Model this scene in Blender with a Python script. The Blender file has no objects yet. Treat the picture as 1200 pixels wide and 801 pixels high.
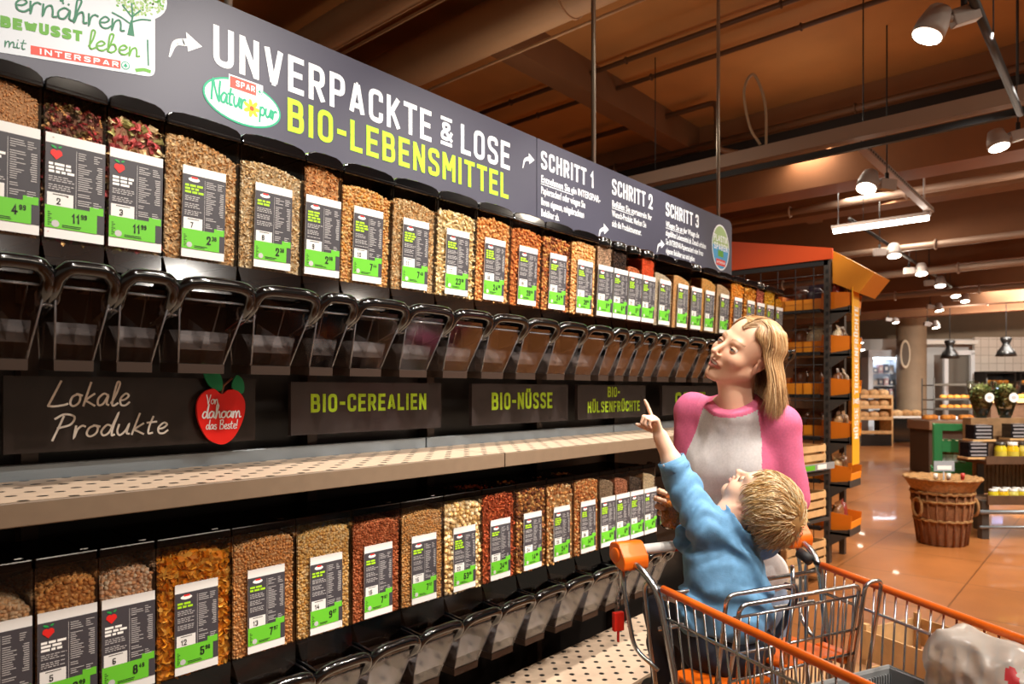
import bpy, bmesh, math, random
import numpy as np
from mathutils import Vector, Matrix
random.seed(7)
SC = bpy.context.scene
COL = SC.collection
# ---------------------------------------------------------------- camera
F_PX = 816.0
CA, SA = 0.75166, 0.65955            # camera heading relative to the shelf wall (+x runs along the wall)
CAMZ = 1.48
C0 = np.array([0.0, 0.0, CAMZ]); FW = np.array([CA, SA, 0.0]); RT = np.array([SA, -CA, 0.0]); UP = np.array([0.0, 0.0, 1.0])
cam = bpy.data.cameras.new('camera'); camo = bpy.data.objects.new('camera', cam); COL.objects.link(camo)
camo.location = (0, 0, CAMZ)
camo.rotation_euler = (math.pi / 2, 0, math.atan2(SA, CA) - math.pi / 2)
cam.sensor_width = 36.0; cam.lens = F_PX / 1200 * 36.0
cam.shift_y = 56.5 / 1200.0; cam.clip_start = 0.02; cam.clip_end = 200
cam.dof.use_dof = True; cam.dof.focus_distance = 2.0; cam.dof.aperture_fstop = 4.5
SC.camera = camo
# ---------------------------------------------------------------- world, exposure
w = bpy.data.worlds.new('world'); SC.world = w; w.use_nodes = True
w.node_tree.nodes['Background'].inputs[0].default_value = (1.0, 0.80, 0.60, 1)
w.node_tree.nodes['Background'].inputs[1].default_value = 0.20
SC.view_settings.view_transform = 'Standard'; SC.view_settings.look = 'None'
SC.view_settings.gamma = 1.0; SC.view_settings.use_curve_mapping = False
SC.view_settings.exposure = 0.15
SC.cycles.use_denoising = True
SC.cycles.max_bounces = 8; SC.cycles.transparent_max_bounces = 24
SC.cycles.diffuse_bounces = 3; SC.cycles.glossy_bounces = 3
SC.cycles.sample_clamp_indirect = 4.0
SC.cycles.caustics_reflective = False; SC.cycles.caustics_refractive = False

def aim(o, tgt):
    d = Vector(tgt) - Vector(o.location)
    o.rotation_euler = d.to_track_quat('-Z', 'Y').to_euler()
def area_light(name, loc, tgt, sx, sy, power, color):
    l = bpy.data.lights.new(name, 'AREA'); l.shape = 'RECTANGLE'; l.size = sx; l.size_y = sy; l.energy = power; l.color = color
    o = bpy.data.objects.new(name, l); COL.objects.link(o); o.location = loc; aim(o, tgt); return o
def spot_light(name, loc, tgt, power, deg=60, blend=0.6, rad=0.04, color=(1, .90, .78)):
    l = bpy.data.lights.new(name, 'SPOT'); l.energy = power; l.spot_size = math.radians(deg); l.spot_blend = blend
    l.shadow_soft_size = rad; l.color = color
    o = bpy.data.objects.new(name, l); COL.objects.link(o); o.location = loc; aim(o, tgt); return o
WARM = (1.0, 0.86, 0.70)
# track spots over the aisle, plus fill lights added around the camera
LIGHTS = [
 ('key', (0.55, 0.35, 3.4), (0.60, 1.7, 1.55), 112, 72),
 ('key', (1.45, 0.45, 3.4), (1.40, 1.7, 1.60), 150, 72),
 ('key', (2.45, 0.45, 3.4), (2.3, 1.7, 1.65), 165, 72),
 ('key', (3.4, 0.50, 3.35), (3.2, 1.8, 1.75), 175, 74),
 ('key', (0.75, -0.8, 3.3), (0.65, 1.7, 1.75), 75, 52),  # front fill added to lift the goods, this and the next two
 ('key', (1.9, -0.8, 3.3), (1.75, 1.7, 1.75), 110, 56),
 ('key', (3.3, -0.7, 3.3), (2.9, 1.7, 1.85), 120, 56),
 ('key', (4.3, 0.50, 3.3), (4.0, 1.8, 1.95), 180, 74),
]
KEYC = (1.0, .93, .84)
for n, a, b, e, d in LIGHTS: spot_light('track_and_fill_spot', a, b, e, d, color=KEYC)
spot_light('track_and_fill_spot', (1.35, -0.75, 3.6), (1.95, .9, 1.1), 190, 50, color=KEYC)
spot_light('track_and_fill_spot', (0.5, -0.7, 3.5), (2.05, .95, 1.25), 130, 34, color=KEYC)  # front fill added for the two figures, with the spot above
spot_light('track_and_fill_spot', (3.6, -1.3, 3.6), (2.4, .1, 0.2), 300, 75)
spot_light('track_and_fill_spot', (5.0, -1.0, 3.6), (4.6, .4, 0.0), 420, 80)
spot_light('track_and_fill_spot', (8.2, -0.8, 3.6), (8.0, .6, 0.0), 520, 90)
spot_light('track_and_fill_spot', (5.2, 0.3, 3.5), (6.6, 2.0, 1.4), 260, 70, color=KEYC)
spot_light('track_and_fill_spot', (6.6, -.6, 3.5), (8.3, 1.0, .6), 260, 60, color=KEYC)
spot_light('track_and_fill_spot', (12.5, -1.0, 3.6), (13.0, .8, 0.0), 700, 100)
spot_light('track_and_fill_spot', (16.5, 1.0, 3.3), (21.0, .8, 1.4), 1700, 90, color=KEYC)
area_light('ceiling_fill_light', (2.0, -2.6, 4.0), (2.0, -1.0, 0), 3.0, 0.3, 40, WARM)  # unseen area lights added as fill, without any fitting
area_light('ceiling_fill_light', (9.5, 2.5, 4.0), (9.5, 2.0, 0), 4.0, 0.4, 140, WARM)
area_light('ceiling_fill_light', (19.0, 0.5, 3.9), (20.5, 1.0, 0), 4.0, 2.0, 620, (1, .94, .86))
def fill_point(loc, power):   # unseen point lights added to brighten the ceiling and far wall
    l = bpy.data.lights.new('ceiling_fill_point', 'POINT'); l.energy = power * .5; l.shadow_soft_size = .15; l.color = WARM; o = bpy.data.objects.new('ceiling_fill_point', l); COL.objects.link(o); o.location = loc
for loc, pw in (((1.5, -2.0, 3.3), 26), ((4.6, -1.2, 3.2), 60), ((4.4, 3.2, 3.2), 40), ((6.6, -2.4, 3.3), 50), ((6.7, 2.2, 3.75), 16), ((9.2, .5, 3.3), 60), ((12.0, 2.6, 3.2), 60), ((15.5, .3, 3.0), 80), ((18.5, 2.6, 3.0), 110), ((23.5, .5, 3.7), 160)): fill_point(loc, pw)

# ---------------------------------------------------------------- helpers
def PT(u, v, D): return C0 + D * (FW + (u - 600) / F_PX * RT + (457 - v) / F_PX * UP)
def lin(h):
    h = h.lstrip('#'); r = []
    for i in (0, 2, 4):
        x = int(h[i:i + 2], 16) / 255.0
        r.append(x / 12.92 if x <= 0.04045 else ((x + 0.055) / 1.055) ** 2.4)
    return (r[0], r[1], r[2], 1.0)
MATS = {}
def mat(name, color='#888888', rough=0.5, metal=0.0, noise=0.0, nscale=20.0, bump=0.0, bscale=60.0, coat=0.0, emit=None, estr=1.0, spec=0.5, sub=0.0, attr=None, detail=3.0):
    if name in MATS: return MATS[name]
    m = bpy.data.materials.new(name); m.use_nodes = True; nt = m.node_tree; b = nt.nodes['Principled BSDF']
    c = lin(color) if isinstance(color, str) else color
    b.inputs['Base Color'].default_value = c; b.inputs['Roughness'].default_value = rough; b.inputs['Metallic'].default_value = metal
    b.inputs['Specular IOR Level'].default_value = spec; b.inputs['Coat Weight'].default_value = coat
    if sub: b.inputs['Subsurface Weight'].default_value = sub; b.inputs['Subsurface Radius'].default_value = (.012, .004, .002); b.inputs['Subsurface Scale'].default_value = 1.0
    tc = None
    if noise or bump:
        tc = nt.nodes.new('ShaderNodeTexCoord')
    if attr:
        a = nt.nodes.new('ShaderNodeAttribute'); a.attribute_name = attr; nt.links.new(a.outputs['Color'], b.inputs['Base Color']); csock = a.outputs['Color']
    else: csock = None
    if noise:
        n = nt.nodes.new('ShaderNodeTexNoise'); n.inputs['Scale'].default_value = nscale; n.inputs['Detail'].default_value = detail
        nt.links.new(tc.outputs['Object'], n.inputs['Vector'])
        mr = nt.nodes.new('ShaderNodeMapRange'); mr.inputs['To Min'].default_value = 1 - noise; mr.inputs['To Max'].default_value = 1 + noise; mr.inputs['From Min'].default_value = .3; mr.inputs['From Max'].default_value = .7
        nt.links.new(n.outputs['Fac'], mr.inputs['Value'])
        mx = nt.nodes.new('ShaderNodeVectorMath'); mx.operation = 'SCALE'
        if csock: nt.links.new(csock, mx.inputs[0])
        else: mx.inputs[0].default_value = c[:3]
        nt.links.new(mr.outputs['Result'], mx.inputs['Scale']); nt.links.new(mx.outputs['Vector'], b.inputs['Base Color'])
    if bump:
        n2 = nt.nodes.new('ShaderNodeTexNoise'); n2.inputs['Scale'].default_value = bscale; n2.inputs['Detail'].default_value = 4
        nt.links.new(tc.outputs['Object'], n2.inputs['Vector'])
        bp = nt.nodes.new('ShaderNodeBump'); bp.inputs['Strength'].default_value = bump; bp.inputs['Distance'].default_value = 0.01
        nt.links.new(n2.outputs['Fac'], bp.inputs['Height']); nt.links.new(bp.outputs['Normal'], b.inputs['Normal'])
    if emit:
        b.inputs['Emission Color'].default_value = lin(emit); b.inputs['Emission Strength'].default_value = estr
    MATS[name] = m; return m
def clear(name, tint='#ffffff', gloss=0.10, rough=0.03, trans=1.0):
    """thin clear plastic: tinted see-through with a fresnel reflection"""
    if name in MATS: return MATS[name]
    m = bpy.data.materials.new(name); m.use_nodes = True; nt = m.node_tree; nt.nodes.clear()
    out = nt.nodes.new('ShaderNodeOutputMaterial'); t = nt.nodes.new('ShaderNodeBsdfTransparent'); t.inputs[0].default_value = lin(tint)
    g = nt.nodes.new('ShaderNodeBsdfGlossy'); g.inputs['Roughness'].default_value = rough
    lw = nt.nodes.new('ShaderNodeFresnel'); lw.inputs['IOR'].default_value = 1.45
    mth = nt.nodes.new('ShaderNodeMath'); mth.operation = 'MULTIPLY_ADD'; mth.inputs[1].default_value = trans; mth.inputs[2].default_value = gloss - 0.04 * trans; mth.use_clamp = True
    nt.links.new(lw.outputs[0], mth.inputs[0])
    mx = nt.nodes.new('ShaderNodeMixShader'); nt.links.new(mth.outputs[0], mx.inputs[0]); nt.links.new(t.outputs[0], mx.inputs[1]); nt.links.new(g.outputs[0], mx.inputs[2])
    nt.links.new(mx.outputs[0], out.inputs[0]); MATS[name] = m; return m

class MB:
    """collects shapes and links them as ONE mesh object"""
    def __init__(s): s.v = []; s.n = 0; s.f = []; s.fm = []; s.fs = []; s.M = None; s.c = []; s.usec = False
    def add(s, verts, faces, mi=0, smooth=False, color=None):
        V = np.asarray(verts, float).reshape(-1, 3)
        if s.M is not None: V = V @ s.M[:3, :3].T + s.M[:3, 3]
        s.v.append(V)
        k = s.n
        for f in faces: s.f.append([int(i) + k for i in f])
        nf = len(faces); s.fm += [mi] * nf; s.fs += [smooth] * nf; s.n += len(V)
        s.c.append(np.tile(color if color is not None else (1, 1, 1), (len(V), 1))) if (color is None or np.ndim(color) == 1) else s.c.append(np.asarray(color))
        if color is not None: s.usec = True
        return s
    def box(s, c, d, mi=0, R=None):
        c = np.asarray(c, float); d = np.asarray(d, float) / 2
        P = np.array([(x, y, z) for x in (-1, 1) for y in (-1, 1) for z in (-1, 1)], float) * d
        if R is not None: P = P @ np.asarray(R).T
        return s.add(P + c, [(0, 1, 3, 2), (4, 6, 7, 5), (0, 4, 5, 1), (2, 3, 7, 6), (0, 2, 6, 4), (1, 5, 7, 3)], mi)
    def hexa(s, P, mi=0):
        """8 corners in the order of box()"""
        return s.add(P, [(0, 1, 3, 2), (4, 6, 7, 5), (0, 4, 5, 1), (2, 3, 7, 6), (0, 2, 6, 4), (1, 5, 7, 3)], mi)
    def quad(s, a, b, c, d, mi=0, smooth=False): return s.add([a, b, c, d], [(0, 1, 2, 3)], mi, smooth)
    def poly(s, pts, mi=0): return s.add(pts, [list(range(len(pts)))], mi)
    def prism(s, pts, vec, mi=0, mi_side=None):
        P = np.asarray(pts, float); n = len(P); Q = P + np.asarray(vec, float)
        fs = [list(range(n))[::-1], list(range(n, 2 * n))]
        s.add(np.vstack([P, Q]), fs, mi)
        k = s.n - 2 * n
        for i in range(n):
            j = (i + 1) % n; s.f.append([k + i, k + j, k + n + j, k + n + i]); s.fm.append(mi if mi_side is None else mi_side); s.fs.append(False)
        return s
    def tube(s, pts, r, n=8, mi=0, closed=False, cap=True, smooth=True, color=None):
        P = np.asarray(pts, float); m = len(P); r = np.broadcast_to(np.asarray(r, float), (m,))
        if closed: T = np.roll(P, -1, 0) - np.roll(P, 1, 0)
        else:
            T = np.empty_like(P); T[1:-1] = P[2:] - P[:-2]; T[0] = P[1] - P[0]; T[-1] = P[-1] - P[-2]
        T /= (np.linalg.norm(T, axis=1, keepdims=True) + 1e-12)
        a = np.array([0, 0, 1.0]) if abs(T[0][2]) < .9 else np.array([1.0, 0, 0])
        N = np.cross(T[0], a); N /= np.linalg.norm(N)
        ang = np.arange(n) * 2 * np.pi / n; V = []
        for i in range(m):
            N = N - T[i] * (N @ T[i]); N /= (np.linalg.norm(N) + 1e-12); B = np.cross(T[i], N)
            V.append(P[i] + r[i] * (np.cos(ang)[:, None] * N + np.sin(ang)[:, None] * B))
        fs = []
        for i in range(m if closed else m - 1):
            i2 = (i + 1) % m
            for j in range(n): j2 = (j + 1) % n; fs.append((i * n + j, i * n + j2, i2 * n + j2, i2 * n + j))
        if cap and not closed: fs.append(list(range(n))[::-1]); fs.append([(m - 1) * n + j for j in range(n)])
        return s.add(np.vstack(V), fs, mi, smooth, color)
    def rod(s, a, b, r, n=6, mi=0): return s.tube([a, b], r, n, mi)
    def lathe(s, prof, n=24, c=(0, 0, 0), mi=0, smooth=True, ang0=0.0, ang1=2 * math.pi):
        prof = np.asarray(prof, float); full = abs(ang1 - ang0 - 2 * math.pi) < 1e-6
        a = np.linspace(ang0, ang1, n, endpoint=not full); m = len(prof)
        V = np.stack([prof[:, 0][:, None] * np.cos(a), prof[:, 0][:, None] * np.sin(a), np.repeat(prof[:, 1][:, None], n, 1)], -1).reshape(-1, 3) + np.asarray(c, float)
        fs = []
        for i in range(m - 1):
            for j in range(n if full else n - 1):
                j2 = (j + 1) % n; fs.append((i * n + j, i * n + j2, (i + 1) * n + j2, (i + 1) * n + j))
        return s.add(V, fs, mi, smooth)
    def ball(s, c, r, n=12, m=8, mi=0, R=None, color=None, smooth=True):
        r = np.broadcast_to(np.asarray(r, float), (3,)); V = [(0, 0, -1)]; fs = []
        for i in range(1, m):
            t = -math.pi / 2 + math.pi * i / m
            for j in range(n): p = 2 * math.pi * j / n; V.append((math.cos(t) * math.cos(p), math.cos(t) * math.sin(p), math.sin(t)))
        V.append((0, 0, 1)); V = np.array(V) * r
        if R is not None: V = V @ np.asarray(R).T
        for j in range(n): fs.append((0, 1 + (j + 1) % n, 1 + j))
        for i in range(m - 2):
            for j in range(n): a = 1 + i * n; fs.append((a + j, a + (j + 1) % n, a + n + (j + 1) % n, a + n + j))
        L = len(V) - 1; a = 1 + (m - 2) * n
        for j in range(n): fs.append((a + j, a + (j + 1) % n, L))
        return s.add(V + np.asarray(c, float), fs, mi, smooth, color)
    def pieces(s, base, bf, pos, rots, scl, mi=0, colors=None, smooth=True):
        """many copies of one small base shape (grains, nuts) as one mesh: arrays only"""
        B = np.asarray(base, float); K = len(pos); n = len(B)
        V = np.einsum('kij,nj->kni', rots, B) * np.asarray(scl).reshape(K, 1, -1) + np.asarray(pos)[:, None, :]
        bf = np.asarray(bf); Fs = (bf[None] + (np.arange(K) * n)[:, None, None]).reshape(-1, bf.shape[1])
        return s.add(V.reshape(-1, 3), Fs.tolist(), mi, smooth, np.repeat(np.asarray(colors), n, 0) if colors is not None else None)
    def mesh(s, name, mats):
        me = bpy.data.meshes.new(name); V = np.vstack(s.v) if s.v else np.zeros((0, 3))
        me.vertices.add(len(V)); me.vertices.foreach_set('co', V.astype(np.float32).ravel())
        ln = np.array([len(f) for f in s.f], np.int32); li = np.fromiter((i for f in s.f for i in f), np.int32, int(ln.sum()))
        me.loops.add(len(li)); me.loops.foreach_set('vertex_index', li)
        me.polygons.add(len(ln)); me.polygons.foreach_set('loop_start', np.concatenate([[0], np.cumsum(ln)[:-1]]).astype(np.int32))
        me.polygons.foreach_set('material_index', np.array(s.fm, np.int32)); me.polygons.foreach_set('use_smooth', np.array(s.fs, bool))
        if not isinstance(mats, (list, tuple)): mats = [mats]
        for m in mats: me.materials.append(m)
        me.update(calc_edges=True)
        if s.usec:
            a = me.color_attributes.new('Col', 'FLOAT_COLOR', 'POINT'); cc = np.ones((len(V), 4), np.float32); cc[:, :3] = np.vstack(s.c); a.data.foreach_set('color', cc.ravel())
        return me
    def build(s, name, mats, parent=None, loc=None, rotz=0.0, bevel=0.0, seg=2, weld=False):
        me = s.mesh(name, mats); o = bpy.data.objects.new(name, me); COL.objects.link(o)
        if parent is not None: o.parent = parent
        if loc is not None: o.location = loc
        if rotz: o.rotation_euler = (0, 0, rotz)
        if bevel:
            b = o.modifiers.new('bevel', 'BEVEL'); b.width = bevel; b.segments = seg; b.limit_method = 'ANGLE'; b.angle_limit = 0.6
        return o
def tag(o, label=None, cat=None, group=None, kind=None):
    if label: o['label'] = label
    if cat: o['category'] = cat
    if group: o['group'] = group
    if kind: o['kind'] = kind
    return o
def thing(name, label, cat, loc=(0, 0, 0), rotz=0.0, group=None):
    o = bpy.data.objects.new(name, None); COL.objects.link(o); o.location = loc; o.rotation_euler = (0, 0, rotz); o.empty_display_size = .05
    return tag(o, label, cat, group)
def struct(name, mb, m, **k):
    return tag(mb.build(name, m, **k), kind='structure')
def copy_tree(o, parent=None):
    c = o.copy(); COL.objects.link(c)
    if parent is not None: c.parent = parent
    for ch in o.children: copy_tree(ch, c)
    return c
def rotm(axis, a): return np.array(Matrix.Rotation(a, 3, axis))
def frame(o, x, y, z=None):
    """4x4 frame with local x, y (unit) at o"""
    x = np.asarray(x, float); y = np.asarray(y, float); z = np.cross(x, y) if z is None else np.asarray(z, float)
    M = np.eye(4); M[:3, 0] = x; M[:3, 1] = y; M[:3, 2] = z; M[:3, 3] = o; return M
def arc(c, r, a0, a1, n=8): return [(c[0] + r * math.cos(a0 + (a1 - a0) * i / n), c[1] + r * math.sin(a0 + (a1 - a0) * i / n)) for i in range(n + 1)]
def roundpoly(pts, r, closed=False, n=5):
    """round the corners of a 2D/3D polyline (each point may carry its own radius)"""
    P = [np.asarray(p[:3] if len(p) == 3 and not isinstance(p, tuple) else p, float) for p in pts]; m = len(P); out = []
    rr = r if isinstance(r, (list, tuple)) else [r] * m
    for i in range(m):
        if (not closed and i in (0, m - 1)) or rr[i] <= 0: out.append(P[i]); continue
        a = P[(i - 1) % m] - P[i]; b = P[(i + 1) % m] - P[i]; la = np.linalg.norm(a); lb = np.linalg.norm(b)
        a = a / la; b = b / lb; d = min(rr[i], la * .499, lb * .499)
        p0 = P[i] + a * d; p1 = P[i] + b * d
        for k in range(n + 1):
            t = k / n; out.append((1 - t) ** 2 * p0 + 2 * t * (1 - t) * P[i] + t * t * p1)
    return out
def crom(P, n=6, closed=False):
    P = [np.asarray(p, float) for p in P]; m = len(P); out = []
    for i in range(m if closed else m - 1):
        p0 = P[(i - 1) % m] if closed or i > 0 else 2 * P[0] - P[1]; p1 = P[i]; p2 = P[(i + 1) % m]
        p3 = P[(i + 2) % m] if closed or i + 2 < m else 2 * P[-1] - P[-2]
        for k in range(n):
            t = k / n; out.append(.5 * (2 * p1 + (p2 - p0) * t + (2 * p0 - 5 * p1 + 4 * p2 - p3) * t * t + (3 * p1 - p0 - 3 * p2 + p3) * t ** 3))
    if not closed: out.append(P[-1])
    return out
# ---------------------------------------------------------------- lettering
CAPS = {
'A': (.48, [([(0, 0), (.21, 1)], 0, 2), ([(.48, 0), (.27, 1)], 0, 2), ([(.10, .25), (.38, .25)], 0, 2), ([(.20, .97), (.28, .97)], 0, 2)]),
'B': (.46, [([(0, 0), (0, 1), (.43, 1), (.43, .53), (0, .53)], [0, 0, .16, .16, 0], 0), ([(0, .53), (.46, .53), (.46, 0), (0, 0)], [0, .18, .18, 0], 0)]),
'C': (.46, [([(.46, .70), (.46, 1), (0, 1), (0, 0), (.46, 0), (.46, .30)], .22, 2)]),
'D': (.46, [([(0, 0), (0, 1), (.46, 1), (.46, 0)], [0, 0, .22, .22], 1)]),
'E': (.40, [([(.40, 1), (0, 1), (0, 0), (.40, 0)], 0, 0), ([(0, .51), (.34, .51)], 0, 0)]),
'F': (.40, [([(.40, 1), (0, 1), (0, 0)], 0, 0), ([(0, .51), (.34, .51)], 0, 0)]),
'H': (.46, [([(0, 0), (0, 1)], 0, 0), ([(.46, 0), (.46, 1)], 0, 0), ([(0, .51), (.46, .51)], 0, 0)]),
'I': (.02, [([(.01, 0), (.01, 1)], 0, 0)]),
'K': (.46, [([(0, 0), (0, 1)], 0, 0), ([(.45, 1.04), (.06, .40)], 0, 2), ([(.14, .56), (.47, -.04)], 0, 2)]),
'L': (.38, [([(0, 1), (0, 0), (.38, 0)], 0, 0)]),
'M': (.58, [([(0, 0), (0, 1)], 0, 0), ([(.58, 0), (.58, 1)], 0, 0), ([(.02, 1.03), (.29, .36)], 0, 2), ([(.56, 1.03), (.29, .36)], 0, 2)]),
'N': (.46, [([(0, 0), (0, 1)], 0, 0), ([(.46, 0), (.46, 1)], 0, 0), ([(.0, 1.04), (.46, -.04)], 0, 2)]),
'O': (.46, [([(0, 0), (.46, 0), (.46, 1), (0, 1)], .22, 1)]),
'P': (.44, [([(0, 0), (0, 1), (.44, 1), (.44, .45), (0, .45)], [0, 0, .2, .2, 0], 0)]),
'R': (.46, [([(0, 0), (0, 1), (.44, 1), (.44, .47), (0, .47)], [0, 0, .2, .2, 0], 0), ([(.22, .46), (.47, -.05)], 0, 2)]),
'S': (.46, [([(.45, .76), (.45, 1), (0, 1), (0, .58), (.46, .43), (.46, 0), (0, 0), (0, .24)], .2, 2)]),
'T': (.44, [([(-.02, 1), (.46, 1)], 0, 0), ([(.22, 1), (.22, 0)], 0, 0)]),
'U': (.46, [([(0, 1), (0, 0), (.46, 0), (.46, 1)], .22, 0)]),
'V': (.48, [([(0, 1.05), (.21, 0)], 0, 2), ([(.48, 1.05), (.27, 0)], 0, 2), ([(.17, .0), (.31, .0)], 0, 2)]),
'W': (.7, [([(0, 1.04), (.16, 0)], 0, 2), ([(.35, .9), (.17, 0)], 0, 2), ([(.35, .9), (.53, 0)], 0, 2), ([(.7, 1.04), (.54, 0)], 0, 2)]),
'Z': (.42, [([(0, 1), (.42, 1), (0, 0), (.42, 0)], 0, 0)]),
'&': (.52, [([(.52, .0), (.08, .72), (.08, 1), (.40, 1), (.40, .72), (0, .36), (0, 0), (.38, 0), (.52, .42)], .13, 0), ([(.0, 1.34), (.5, 1.34)], 0, 0), ([(.0, -.34), (.5, -.34)], 0, 0)]),
'-': (.22, [([(0, .47), (.22, .47)], 0, 0)]),
'1': (.18, [([(0, .76), (.16, 1), (.16, 0)], 0, 0)]),
'2': (.45, [([(0, .70), (0, 1), (.45, 1), (.45, .58), (0, 0), (.46, 0)], [0, .2, .2, .12, 0, 0], 0)]),
'3': (.45, [([(0, .76), (0, 1), (.44, 1), (.44, .53), (.15, .53)], .18, 2), ([(.15, .53), (.46, .53), (.46, 0), (0, 0), (0, .24)], .2, 2)]),
'4': (.48, [([(.34, 0), (.34, 1), (0, .27), (.5, .27)], 0, 0)]),
'5': (.45, [([(.42, 1), (.04, 1), (.02, .56), (.45, .62), (.45, 0), (0, 0), (0, .25)], [0, 0, 0, .2, .2, .2, 0], 0)]),
'6': (.45, [([(.44, .86), (.44, 1), (0, 1), (0, 0), (.45, 0), (.45, .52), (0, .52)], [0, .2, .22, .22, .22, .2, 0], 2)]),
'7': (.44, [([(0, 1), (.44, 1), (.14, 0)], 0, 0)]),
'8': (.45, [([(.02, 1), (.43, 1), (.43, .53), (.02, .53)], .18, 1), ([(0, 0), (0, .53), (.45, .53), (.45, 0)], .2, 1)]),
'9': (.45, [([(.01, .14), (.01, 0), (.45, 0), (.45, 1), (0, 1), (0, .48), (.45, .48)], [0, .2, .22, .22, .22, .2, 0], 2)]),
}
CAPS['0'] = CAPS['O']
for a, b in (('Ü', 'U'), ('Ä', 'A')):
    w_, st = CAPS[b]; CAPS[a] = (w_, st + [([(.10, 1.24), (.10, 1.30)], 0, 0), ([(w_ - .10, 1.24), (w_ - .10, 1.30)], 0, 0)])
# handwritten strokes: x-height .5, ascender 1, descender -.4 (splined)
HAND = {
'L': (.62, [[(.30, 1.05), (.14, .5), (0, .02)], [(0, .02), (.2, .0), (.5, .05), (.62, .10)]]),
'P': (.55, [[(.24, .95), (.14, .4), (.04, -.12)], [(.0, .84), (.25, 1.04), (.55, .92), (.48, .58), (.12, .42)]]),
'V': (.45, [[(0, 1), (.1, .5), (.14, 0), (.3, .5), (.46, 1.02)]]),
'N': (.6, [[(.06, 0), (.10, .5), (.16, 1), (.3, .5), (.5, .02), (.52, .5), (.58, 1.02)]]),
'B': (.5, [[(.1, 1), (.06, .5), (.0, 0)], [(.05, .95), (.4, 1), (.36, .62), (.1, .52), (.44, .42), (.36, .04), (0, 0)]]),
'a': (.42, [[(.36, .44), (.2, .52), (.03, .3), (.06, .04), (.22, .08), (.36, .42), (.34, .1), (.42, .02)]]),
'b': (.4, [[(.04, .0), (.16, .5), (.26, .98), (.14, .98), (.08, .5), (.06, .06), (.2, .0), (.34, .2), (.28, .46), (.1, .36)]]),
'd': (.44, [[(.34, .42), (.16, .5), (.02, .22), (.1, .02), (.26, .14), (.36, .6), (.46, 1.05), (.36, .4), (.36, .02), (.44, .04)]]),
'e': (.36, [[(.02, .22), (.2, .26), (.32, .42), (.2, .52), (.04, .3), (.08, .04), (.24, .0), (.38, .14)]]),
'h': (.42, [[(.0, .0), (.14, .5), (.26, .98), (.14, 1.0), (.09, .5), (.05, .0), (.14, .34), (.28, .5), (.32, .3), (.32, .04), (.42, .06)]]),
'i': (.2, [[(.06, .5), (.03, .2), (.06, .02), (.18, .08)], [(.08, .74), (.09, .78)]]),
'k': (.42, [[(.18, 1.0), (.1, .5), (.03, 0)], [(.36, .52), (.1, .25), (.22, .14), (.42, .0)]]),
'l': (.24, [[(.02, .1), (.16, .5), (.24, .96), (.14, 1.0), (.08, .5), (.06, .06), (.14, .0), (.26, .1)]]),
'm': (.62, [[(.04, .5), (.03, 0), (.1, .36), (.22, .5), (.26, .3), (.25, 0), (.34, .38), (.46, .5), (.5, .3), (.5, .04), (.62, .06)]]),
'n': (.42, [[(.05, .5), (.03, 0), (.12, .36), (.26, .5), (.31, .3), (.31, .04), (.42, .06)]]),
'o': (.38, [[(.22, .5), (.06, .38), (.02, .12), (.14, 0), (.3, .14), (.32, .4), (.22, .5), (.38, .44)]]),
'p': (.4, [[(.08, .52), (.05, .0), (.02, -.42)], [(.06, .3), (.2, .52), (.36, .34), (.26, .04), (.08, .06)]]),
'r': (.32, [[(.04, .5), (.04, 0), (.1, .34), (.22, .5), (.32, .46)]]),
's': (.32, [[(.3, .46), (.12, .5), (.1, .32), (.26, .2), (.2, .0), (.02, .04)]]),
't': (.32, [[(.18, .84), (.1, .4), (.1, .04), (.24, .04)], [(0, .54), (.32, .58)]]),
'u': (.42, [[(.04, .5), (.02, .18), (.12, 0), (.28, .2), (.36, .5), (.33, .1), (.42, .04)]]),
'!': (.14, [[(.14, 1), (.06, .28)], [(.03, .03), (.04, .06)]]),
'.': (.12, [[(.03, .0), (.04, .03)]]),
' ': (.3, []),
}
HAND['ä'] = (.42, HAND['a'][1] + [[(.16, .70), (.17, .74)], [(.32, .70), (.33, .74)]])
def ribbon(mb, pts, th, mi=0, closed=False, z=0.0, rnd=False, flat=False):
    """a flat stroke of width th along a 2D polyline, in the builder's local xy plane"""
    P = np.asarray(pts, float)[:, :2]; m = len(P)
    keep = [0] + [i for i in range(1, m) if np.linalg.norm(P[i] - P[i - 1]) > 1e-7]; P = P[keep]; m = len(P)
    if m < 2: return
    h = th / 2
    d = np.roll(P, -1, 0) - P; d /= (np.linalg.norm(d, axis=1, keepdims=True) + 1e-12)
    nr = np.stack([-d[:, 1], d[:, 0]], 1); off = np.empty_like(P)
    for i in range(m):
        if closed: a, b = nr[i - 1], nr[i]
        else: a = nr[max(i - 1, 0)]; b = nr[min(i, m - 2)]
        q = a + b; L = q @ q
        off[i] = q * 2 / L if L > .5 else (q / math.sqrt(L) * 1.9 if L > 1e-6 else a)
    A = P + off * h; B = P - off * h
    if not closed:
        ext = 0.0 if flat else (h * .5 if rnd else h)
        A[0] -= d[0] * ext; B[0] -= d[0] * ext; A[-1] += d[m - 2] * ext; B[-1] += d[m - 2] * ext
    V = np.zeros((2 * m, 3)); V[0::2, :2] = A; V[1::2, :2] = B; V[:, 2] = z + np.repeat(np.arange(m), 2) * (2e-5 if m > 6 else 0)
    mb.add(V, [(2 * i + 1, 2 * ((i + 1) % m) + 1, 2 * ((i + 1) % m), 2 * i) for i in range(m if closed else m - 1)], mi)
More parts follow.
